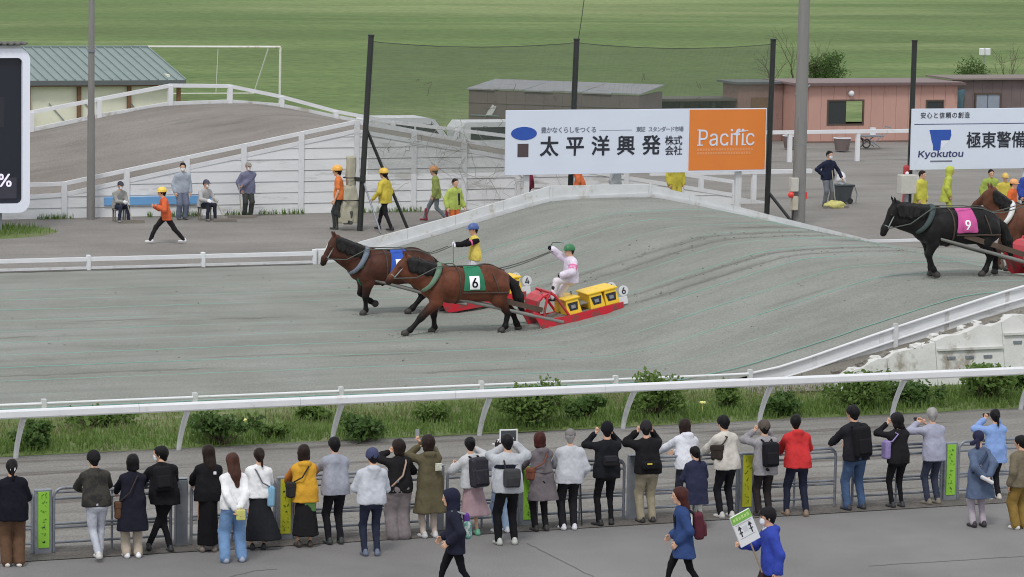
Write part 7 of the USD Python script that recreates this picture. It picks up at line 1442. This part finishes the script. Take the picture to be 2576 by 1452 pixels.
backpack(J, 'black backpack with a pale tag over the blue jeans', (29, 29, 33), (.30, .17, .50), .22)
J = onlooker(2256, 1282, 1042, 'onlooker in black with a soft black hat, both hands at the face', -4, fem=True, top=dict(kind='shirt', color=(33, 32, 36), hem=.14, loose=.01), low=dict(color=(27, 26, 30), loose=-.008), shoes=((46, 44, 46), 'shoe'), hair=('bob', 'black'), hat=('beanie', (44, 42, 46)), **CAMH)
shoulder_bag(J, 'lilac tote bag at the left side of the soft-hatted onlooker', (148, 130, 190), -1, (.06, .22, .34), .16, .24)
J = onlooker(2346, 1274, 1028, 'grey-haired onlooker in a lilac-grey shirt and dark jeans holding a camera', -10, lean=5, top=dict(kind='shirt', color=(158, 160, 182), hem=.16, loose=.014), low=dict(color=(54, 60, 80)), shoes=((120, 112, 100), 'shoe'), hair=('short', 'grey'), hl=(-.16, .30, 1.44), hr=(.06, .30, 1.40), el=(-1, 0, -.6), er=(1, 0, -.6), hand='grip')
worn(J, 'compact_camera', 'small black camera held by the grey-haired onlooker', 'camera', [('case', rbox(J['WL'] + V3(.05, .08, .06), np.eye(3), (.10, .05, .07), .012), m_dark, True), ('lens', trimesh.creation.cylinder(.028, .05).apply_transform(frame(J['WL'] + V3(.05, .12, .06), (1, 0, 0), (0, 0, 1))), m_dark, True)])
J = onlooker(2500, 1262, 1032, 'onlooker in a sky blue shirt with a black ponytail, raising a camera', -6, fem=True, top=dict(kind='shirt', color=(122, 156, 218), hem=.24, loose=.02), low=dict(color=(32, 32, 38)), shoes=((190, 184, 176), 'shoe'), hair=('pony', 'black'), **CAMH)
worn(J, 'compact_camera', 'black camera at the face of the sky blue shirt onlooker', 'camera', [('case', rbox((J['WL'] + J['WR']) / 2 + V3(-.03, .09, .07), np.eye(3), (.12, .06, .08), .012), m_dark, True), ('lens', trimesh.creation.cylinder(.03, .06).apply_transform(frame((J['WL'] + J['WR']) / 2 + V3(-.03, .14, .07), (1, 0, 0), (0, 0, 1))), m_dark, True)])
J = onlooker(2461, 1331, 1084, 'onlooker in a denim tunic and navy head scarf, hands clasped behind the back', 0, fem=True, grow=-.02, top=dict(kind='coat', color=(82, 98, 128), hem=.42, loose=.025, flare=.06), low=dict(color=(172, 160, 172), loose=.006), shoes=((44, 38, 46), 'shoe'), hair=None, hat=('scarf', (42, 42, 70)), hr=(.04, -.25, .98), hl=(-.06, -.25, .96), er=(1, -.4, .1), el=(-1, -.4, .1))
worn(J, 'rolled_paper', 'rolled white paper held behind the denim tunic', 'paper', [('roll', tube([J['WL'] + V3(-.10, -.07, .02), J['WL'] + V3(.14, -.06, -.10)], .036, 10), m_white, True), ('inner_sheet', tube([J['WL'] + V3(-.11, -.07, .025), J['WL'] + V3(.15, -.06, -.105)], .026, 10), m_white, True)])
worn(J, 'crossbody_strap', 'dark blue strap crossing the back of the denim tunic', 'strap', [('strap', tube([J['SR'] + V3(-.05, .0, .085), J['SR'] + V3(-.07, -.15, .0), J['P'] + V3(-.10, -.17, .22), J['P'] + V3(-.21, -.08, .08)], .02, 6), cloth((56, 66, 92)), True), ('ring', trimesh.creation.torus(.02, .006).apply_transform(frame(J['P'] + V3(-.1, -.19, .22), (1, 0, 0), (0, 0, 1))), m_steel, True)])
J = onlooker(2566, 1336, 1098, 'onlooker in an olive shirt and mustard trousers at the right edge', -14, grow=.0, lean=5, top=dict(kind='shirt', color=(112, 102, 82), hem=.16, loose=.03), low=dict(color=(142, 112, 50), loose=.03), shoes=((206, 204, 202), 'shoe'), hair=('short', 'black'), hl=(-.26, .05, .86))

# ------------------------------------------------------------------ three people walking on the concourse in front
WALKF = dict(fr=(.09, .26, 0), fl=(-.09, -.34, .05), kl=(-.05, 1, -.2))
def walker(x, ytop, h, label, turn, **kw):
    """places the feet where a head top seen at pixel (x, top) stands h above the ground"""
    p = G(x, ytop, h); return person(label, V3(p[0], p[1], 0), -math.radians(turn), h=h * 1.0, **kw)
J = walker(1148, 1238, 1.60, 'person in a navy hoodie, hood up, walking left on the concourse', -72, fem=True, lean=6, top=dict(kind='jacket', color=(34, 36, 54), hem=.22, loose=.03), low=dict(color=(22, 22, 27), loose=-.012), shoes=((50, 50, 54), 'shoe'), hair=None, hat=('hood', (34, 36, 58)), eyes=True, hr=(.22, .18, .95), hl=(-.24, .12, .95), **WALKF)
sp, sx, fw = J['sp'], J['sx'], J['fw']; c_ = J['P'] + sp * .16 - fw * .20 + sx * .04
worn(J, 'sling_bag', 'teal patterned sling bag on the back of the navy hoodie', 'bag', [('bag', rumple(rbox(c_, (sx, fw, sp), (.30, .13, .30), .06).subdivide().subdivide(), .014, (9, 9, 9)), mat('teal_pattern_look', srgb(86, 138, 132), .8, .25, 14, stain=srgb(206, 208, 206), stain_at=.58, stain_scale=9), True), ('purple_top', rumple(rbox(c_ + sp * .19 - sx * .04, (sx, fw, sp), (.15, .10, .14), .04).subdivide(), .008, (9, 9, 9)), cloth((92, 50, 140)), True), ('strap', tube([c_ + sp * .24 - sx * .06, J['SL'] + sp * .06 - fw * .07, J['SL'] + sp * .08 + fw * .03], .016, 6), cloth((150, 160, 158)), True)])
J = walker(1722, 1233, 1.62, 'person in a blue coat with long auburn hair walking left', -70, fem=True, lean=4, top=dict(kind='coat', color=(44, 68, 122), hem=.30, loose=.03, flare=.09), low=dict(color=(24, 24, 28), loose=-.012), shoes=((40, 38, 42), 'shoe'), hair=('long', 'red'), eyes=True, hr=(.2, .16, .95), hl=(-.22, .10, .92), **WALKF)
backpack(J, 'dark red backpack of the blue-coat walker', (92, 40, 52), (.28, .16, .42), .20)
J = walker(1945, 1284, 1.66, 'steward in a bright blue jacket and black cap holding up a placard', -76, lean=5, top=dict(kind='jacket', color=(46, 66, 176), hem=.20, loose=.03, hood=True), low=dict(color=(62, 44, 44), loose=.01), shoes=((40, 38, 40), 'shoe'), hair=('short', 'black'), hat=('cap', (34, 32, 34)), mask=True, eyes=True, hr=(.18, .42, 1.16), er=(.6, -.5, -.6), hl=(-.28, -.02, .84), hand='grip', fr=(.1, .1, 0), fl=(-.1, -.12, 0))
part(J['t'], 'collar_trim', tube([J['N'] + V3(-.06, .07, .03), J['N'] + V3(0, .10, -.02), J['N'] + V3(.06, .07, .03)], .014, 6).apply_scale(J['k']), m_white, True)
pa = thing('placard', 'hand-held placard with a green heading and two bent arrows, on a wooden stick', 'sign')
c_ = GY(1874, 1328, J['loc'][1] - .16); bt = GY(1918, 1440, J['loc'][1] - .16); ax_ = unit(c_ - bt); rt = unit(np.cross(V3(0, 1, 0), ax_)); rt = -rt if rt[0] < 0 else rt
Tp = frame(c_, rt, ax_)
PS = lambda m: place(m, Tp)
part(pa, 'board', PS(bevel_box((-.165, -.24, -.012), (.165, .24, .012), .006)), m_white)
part(pa, 'heading_band', PS(box((-.160, .115, .0125), (.160, .235, .015))), mat('placard_green_look', srgb(122, 176, 76), .5, .08))
m_hl = mat('placard_light_look', srgb(178, 214, 130), .5)
for i in range(6): part(pa, 'heading_mark', PS(box((-.135 + .046 * i, .15, .0155), (-.135 + .046 * i + .032, .205 if i % 2 else .195, .017))), m_hl)
for s_ in (-1, 1):
    part(pa, 'arrow', PS(cat_(box((s_ * .085 - .009, -.10, .0125), (s_ * .085 + .009, .02, .015)), prism([(s_ * .085 - .032, .015), (s_ * .085 + .032, .015), (s_ * .085, .075)], .0026, frame((0, 0, .0125), (1, 0, 0), (0, 1, 0))), box((s_ * .085 - .03, -.045, .0126), (s_ * .085 + .03, -.03, .0152)))), m_ink)
part(pa, 'figure_box', PS(cat_(box((-.035, -.05, .0125), (.035, .04, .0148)))), mat('placard_grey_look', srgb(196, 198, 202), .5))
part(pa, 'line', PS(cat_(box((-.12, -.125, .0125), (.12, -.118, .0148)), box((-.13, .085, .0125), (.13, .092, .0148)))), mat('placard_line_look', srgb(150, 154, 160), .5))
part(pa, 'stick', tube([c_ - ax_ * .22 + V3(0, .012, 0), bt + V3(0, .012, 0)], .013, 8), mat('stick_look', srgb(150, 134, 108), .7, .1), True)
# ------------------------------------------------------------------ course workers on the far side
ORA, YEL, LIM = (224, 96, 52), (206, 184, 58), (164, 184, 66)
def worker(x, y, ytop, label, turn, h=None, z=0.0, **kw):
    p = G(x, y, z); hh = h or size_at(x, y, ytop); return person(label, V3(p[0], p[1], z), -math.radians(turn), h=hh, eyes=True, **kw)
SEAT = dict(pelvis=(0, -.12, .50), fr=(.16, .30, 0), fl=(-.16, .30, 0), lean=12)
def stool(loc, label):
    t = thing('stool', label, 'stool', V3(loc[0], loc[1] + .1, 0)); part(t, 'seat', bevel_box((-.2, -.14, .34), (.2, .16, .385), .015), m_wood)
    for a in (-1, 1):
        for b in (-1, 1): part(t, 'leg', box((a * .16 - .02, b * .11 - .02, -.01), (a * .16 + .02, b * .11 + .02, .34)), m_wood)
def rake(p0, p1, label, w=.75, ang=.0):
    t = thing('sand_rake', label, 'rake'); p0, p1 = V3(*p0), V3(*p1)
    part(t, 'handle', tube([p0, p1], .017, 6), mat('pale_wood_look', (.36, .33, .27), .7), True)
    d = V3(math.cos(ang), math.sin(ang), 0); part(t, 'head', beam(p1 - d * w / 2 + V3(0, 0, .0), p1 + d * w / 2, .05, .10), m_wood)
J = worker(302, 557, 458, 'seated worker in a grey vest, cap and white gloves before the blue plank', 172, h=1.62, top=dict(kind='vest', color=(150, 150, 146), hem=.12, loose=.015), low=dict(color=(50, 54, 76)), shoes=((150, 148, 140), 'shoe'), hat=('cap', (70, 70, 80)), mask=True, gloves=(232, 234, 240), hr=(.05, .34, .66), hl=(-.06, .34, .64), **SEAT); stool(J['loc'], 'low wooden stool under the seated worker in the grey vest')
a = J['loc']; rake((a[0] + .08, a[1] - .32, .75), (a[0] + .25, a[1] - .52, .04), 'sand rake standing before the seated worker in the grey vest')
J = worker(418, 612, 470, 'running worker in an orange jacket and yellow helmet on the service road', -80, h=1.66, lean=10, top=dict(kind='jacket', color=ORA, hem=.18, loose=.03), low=dict(color=(40, 38, 40), loose=.004), shoes=((226, 226, 228), 'shoe'), hat=('helmet', (232, 198, 84)), fr=(.08, .46, .02), fl=(-.08, -.52, .02), pelvis=(0, 0, .84), kl=(-.05, 1, -.1), hr=(.14, .34, 1.08), hl=(-.18, .26, 1.10), er=(.6, -.8, -.2), el=(-.6, -.8, -.2), hand='grip')
J = worker(457, 552, 411, 'standing masked worker in a pale blue-grey shirt beside the running worker', 176, top=dict(kind='shirt', color=(158, 168, 182), hem=.14, loose=.025), low=dict(color=(104, 112, 134), loose=.03), shoes=((96, 92, 88), 'shoe'), hair=('short', 'black'), mask=True, head=(-20, 0))
J = worker(517, 553, 449, 'seated worker in a grey sweatshirt with white gloves resting on a rake', 160, h=1.64, top=dict(kind='sweater', color=(176, 174, 174), hem=.12, loose=.02), low=dict(color=(48, 52, 66)), shoes=((120, 118, 112), 'shoe'), hat=('cap', (84, 84, 100)), mask=True, gloves=(232, 234, 240), hr=(.22, .36, .66), hl=(-.20, .36, .62), **SEAT); stool(J['loc'], 'low wooden stool under the seated worker in the grey sweatshirt')
a = J['loc']; rake((a[0] + .18, a[1] - .30, .70), (a[0] + .46, a[1] - .55, .04), 'sand rake held by the seated worker in the grey sweatshirt')
J = worker(622, 546, 410, 'standing worker in a slate purple jacket and cap at the board wall', 176, top=dict(kind='jacket', color=(112, 114, 142), hem=.22, loose=.04), low=dict(color=(66, 70, 66), loose=.02), shoes=((150, 146, 140), 'shoe'), hat=('cap', (150, 144, 136)), mask=True, hl=(.26, .20, 1.0), hr=(.24, .05, .88))
a = J['loc']; rake((a[0] - .32, a[1] - .1, 1.05), (a[0] - .28, a[1] - .28, .04), 'sand rake leaning beside the worker in the slate purple jacket', .9)
J = worker(853, 578, 421, 'walking worker in an orange tee shirt and helmet left of the leaning pole', -60, top=dict(kind='tee', color=(232, 120, 56), hem=.12, loose=.02, sleeve='short'), low=dict(color=(58, 62, 62), loose=.01), shoes=((70, 72, 66), 'boot'), hat=('helmet', (228, 170, 76)), fr=(.06, .12, 0), fl=(-.10, -.30, .16), kl=(0, 1, -.3))
J = worker(968, 580, 428, 'walking worker in a yellow shirt and helmet right of the leaning pole', -35, top=dict(kind='shirt', color=YEL, hem=.18, loose=.02), low=dict(color=(36, 35, 38), loose=-.004), shoes=((40, 38, 40), 'shoe'), hat=('helmet', (226, 184, 80)), fr=(.08, .28, 0), fl=(-.09, -.28, .02), hl=(-.36, .16, .92))
J = worker(1097, 556, 411, 'worker in a lime jacket, grey trousers and dark red boots walking left', -68, h=1.70, lean=6, top=dict(kind='jacket', color=(150, 166, 84), hem=.20, loose=.025), low=dict(color=(112, 122, 128)), shoes=((136, 40, 56), 'boot'), hat=('helmet', (216, 146, 86)), fr=(.08, .36, 0), fl=(-.08, -.30, .04), pelvis=(0, 0, .89))
J = worker(1140, 590, 450, 'worker in a lime jacket with an orange hem behind the board curb', 168, h=1.66, top=dict(kind='jacket', color=(172, 192, 84), hem=.20, loose=.03), low=dict(color=(200, 96, 44), loose=.015), shoes=((70, 60, 56), 'shoe'), hair=('short', 'dark'), hr=(.30, .10, .86), hl=(-.32, .10, .86))
part(J['t'], 'black_strip', beam(J['P'] + V3(-.10, .155, .0), J['P'] + V3(-.09, .15, .36), .06, .02, (0, 1, 0)).apply_scale(J['k']), m_dark)
YB = 101.2
def behind(x, ytop, h, label, turn, **kw):
    p = GY(x, ytop, YB); return person(label, V3(p[0], YB, 0), -math.radians(turn), h=h, eyes=True, **kw)
J = behind(1332, 425, 1.74, 'worker in dark red with a white stripe, half hidden under the sponsor board', -80, top=dict(kind='jacket', color=(122, 40, 60), hem=.16, loose=.02), low=dict(color=(110, 44, 56)), shoes=((60, 50, 50), 'shoe'), hat=('helmet', (226, 226, 222)))
J = behind(1463, 436, 1.62, 'worker in an orange jacket just showing under the middle of the sponsor board', -70, lean=20, top=dict(kind='jacket', color=(232, 112, 62), hem=.16, loose=.04, hood=True), low=dict(color=(40, 40, 44)), shoes=((60, 50, 50), 'shoe'), hair=None, hat=('hood', (232, 112, 62)))
J = behind(1548, 439, 1.60, 'worker with a yellow helmet just showing under the sponsor board', 150, top=dict(kind='jacket', color=(160, 166, 170), hem=.16, loose=.02), low=dict(color=(60, 62, 70)), shoes=((60, 50, 50), 'shoe'), hat=('helmet', (214, 178, 70)))
J = behind(1700, 418, 1.74, 'worker in yellow raingear under the orange half of the sponsor board', 180, top=dict(kind='jacket', color=(204, 190, 60), hem=.22, loose=.04), low=dict(color=(196, 180, 62), loose=.02), shoes=((60, 50, 50), 'shoe'), hat=('helmet', (214, 178, 70)))
J = worker(2080, 520, 381, 'masked man in a navy jacket and grey trousers, one hand on his hip', 172, top=dict(kind='jacket', color=(38, 44, 68), hem=.12, loose=.014), low=dict(color=(112, 116, 124), loose=.012), shoes=((80, 78, 78), 'shoe'), hair=('short', 'black'), mask=True, hr=(.22, .04, 1.0), er=(1, -.35, -.1), hl=(-.40, .18, .92), el=(-.6, -.5, -.1))
a = J['loc']; rake((a[0] + .0, a[1] - .30, 1.25), (a[0] + .05, a[1] - .55, .03), 'long-handled sand rake standing before the masked man in navy', .95)
single('straw_heap', rumple(trimesh.creation.icosphere(3, .3).apply_transform(np.diag([1.3, .8, .55, 1])), .06, (7, 7, 7)).apply_translation((a[0] + .08, a[1] - .42, .08)), mat('straw_look', srgb(196, 190, 118), .9, .25, 14, bump=.5), 'pale yellow heap of sweepings at the feet of the masked man', 'heap', True)
bn = thing('wheeled_bin', 'dark grey wheeled bin with white bags on top beside the masked man', 'bin', G(2118, 512) * V3(1, 1, 0))
part(bn, 'tub', trimesh.convex.convex_hull(np.vstack([V3(x, y, z) for x, y, z in [(-.22, -.2, .06), (.16, -.2, .06), (-.22, .2, .06), (.16, .2, .06), (-.32, -.27, .62), (.30, -.27, .62), (-.32, .27, .62), (.30, .27, .62)]])), mat('bin_look', srgb(66, 72, 76), .6, .1)); part(bn, 'rim', bevel_box((-.34, -.29, .61), (.34, .29, .66), .012), mat('bin_look', (.06, .07, .075)))
for y in (-.2, .2): part(bn, 'wheel', trimesh.creation.cylinder(.1, .05).apply_transform(frame((.2, y, .1), (1, 0, 0), (0, 0, 1))), m_dark); part(bn, 'stay', tube([(.34, y, .64), (.46, y, .35), (.42, y, .03)], .018, 6), m_steel)
part(bn, 'white_bag', rumple(trimesh.creation.icosphere(3, .17).apply_transform(np.diag([1, .8, 1.3, 1])), .05, (8, 8, 8)).apply_translation((-.05, 0, .84)), m_white, True)
J = worker(2312, 566, 431, 'worker in a yellow raincoat left under the blue emblem board', 150, h=1.70, top=dict(kind='coat', color=(204, 200, 66), hem=.32, loose=.04, flare=.04), low=dict(color=(190, 186, 70), loose=.02), shoes=((60, 58, 50), 'boot'), hair=('short', 'dark'))
J = worker(2378, 556, 418, 'worker in a lime hooded raincoat behind the chestnut horse', 120, h=1.72, lean=8, top=dict(kind='coat', color=(186, 196, 70), hem=.34, loose=.04, flare=.04), low=dict(color=(176, 180, 70), loose=.02), shoes=((60, 58, 50), 'boot'), hair=None, hat=('hood', (186, 196, 70)))
J = worker(2487, 560, 425, 'worker in a lime green jacket under the company lettering', 190, h=1.68, top=dict(kind='jacket', color=(156, 178, 74), hem=.24, loose=.04), low=dict(color=(214, 160, 110), loose=.02), shoes=((60, 58, 50), 'boot'), hair=('short', 'black'))
J = worker(2524, 566, 440, 'worker in yellow raingear behind the orange jacket at right', 200, h=1.60, top=dict(kind='jacket', color=(206, 186, 66), hem=.24, loose=.04), low=dict(color=(198, 182, 66), loose=.02), shoes=((60, 58, 50), 'boot'), hat=('helmet', (214, 180, 90)))
J = worker(2541, 590, 450, 'worker in an orange jacket near the right edge', 140, h=1.66, top=dict(kind='jacket', color=(226, 98, 44), hem=.24, loose=.04), low=dict(color=(60, 56, 60), loose=.02), shoes=((60, 58, 50), 'boot'), hat=('helmet', (222, 160, 100)))
J = worker(2580, 560, 418, 'worker in a blue jacket cut off by the right edge', 180, h=1.74, top=dict(kind='jacket', color=(50, 72, 170), hem=.24, loose=.04), low=dict(color=(44, 46, 66), loose=.02), shoes=((60, 58, 50), 'boot'), hair=('short', 'black'))

# ------------------------------------------------------------------ the drivers on the sleds (they face -x)
WHT = (222, 216, 230)
J = person('sled driver in a white and pink shirt and green helmet, one hand raised', (32.37, 74.25, .33), math.pi / 2, h=1.66, pelvis=(0, -.05, .87), lean=2, top=dict(kind='shirt', color=(222, 210, 228), hem=.13, loose=.048), low=dict(color=(216, 208, 214), loose=.012), shoes=((24, 24, 27), 'boot'), hair=('crop', 'black'), hat=('jockey', (52, 116, 74)), gloves=(26, 26, 29), eyes=True, fl=(-.16, .50, .34), fr=(.10, .02, .0), hr=(.12, .42, 1.60), er=(.7, -.2, -.7), hl=(-.20, .26, .98), el=(-.7, -.7, -.1), hand='grip')
for q in (.36, .52, .68):
    c_ = J['SL'] * (1 - q) + J['EL'] * q; d_ = unit(J['EL'] - J['SL']); T = frame(c_, np.cross(d_, V3(0, 1, .2)), np.cross(d_, np.cross(d_, V3(0, 1, .2))))
    part(J['t'], 'sleeve_band', place(trimesh.creation.torus(.088, .022, major_sections=20, minor_sections=6), T).apply_scale(J['k']), cloth((244, 120, 180)), True)
worn(J, 'whip', 'short dark whip raised by the green-helmeted driver', 'whip', [('shaft', tube([J['WR'] + V3(0, .07, .05), J['WR'] + V3(.03, -.02, .16), J['WR'] + V3(.02, -.20, .16)], .010, 6), m_dark, True), ('tip', tube([J['WR'] + V3(.02, -.20, .16), J['WR'] + V3(.02, -.30, .14)], .006, 5), m_dark, True)])
J = person('sled driver in a yellow vest and blue helmet with arms stretched forward', (31.42, 77.9, .42), math.pi / 2, h=1.68, pelvis=(0, 0, .93), lean=3, top=dict(kind='vest', color=(214, 196, 92), hem=.12, loose=.018, sleeve_color=(26, 26, 30), mat=mat('floral_vest_look', srgb(214, 196, 92), .8, .1, 6, stain=srgb(200, 130, 70), stain_at=.6, stain_scale=12)), low=dict(color=(212, 212, 220), loose=.012), shoes=((24, 24, 27), 'boot'), hair=('crop', 'dark'), hat=('jockey', (70, 92, 150)), gloves=(224, 226, 232), eyes=True, hl=(-.12, .66, 1.22), hr=(.10, .50, 1.25), hand='grip')
c_ = J['SL'] * .42 + J['EL'] * .58; d_ = unit(J['EL'] - J['SL']); T = frame(c_, np.cross(d_, V3(0, 0, 1)), np.cross(d_, np.cross(d_, V3(0, 0, 1))))
part(J['t'], 'sleeve_band', place(trimesh.creation.torus(.05, .03, major_sections=20, minor_sections=8), T).apply_scale(J['k']), cloth((236, 92, 150)), True)
worn(J, 'whip', 'thin pale stick standing upright in the yellow-vest driver\'s hand', 'whip', [('shaft', tube([J['WL'] + V3(0, .1, .05), J['WL'] + V3(0, .09, -.42)], .012, 6), m_wood, True), ('tip', tube([J['WL'] + V3(0, .09, -.42), J['WL'] + V3(0, .07, -.60)], .008, 5), m_wood, True)])
J = person('sled driver with white breeches and a dark shirt at the right edge', (42.05, 68.4, 1.98), math.pi / 2, h=1.66, pelvis=(0, -.05, .84), lean=6, top=dict(kind='shirt', color=(38, 38, 52), hem=.12, loose=.02), low=dict(color=(220, 220, 226), loose=.012), shoes=((24, 24, 27), 'boot'), hair=('crop', 'dark'), hat=('jockey', (214, 110, 160)), gloves=(224, 226, 232), eyes=True, fl=(-.14, .46, .22), hl=(-.14, .5, 1.15), hr=(.12, .5, 1.18), hand='grip')
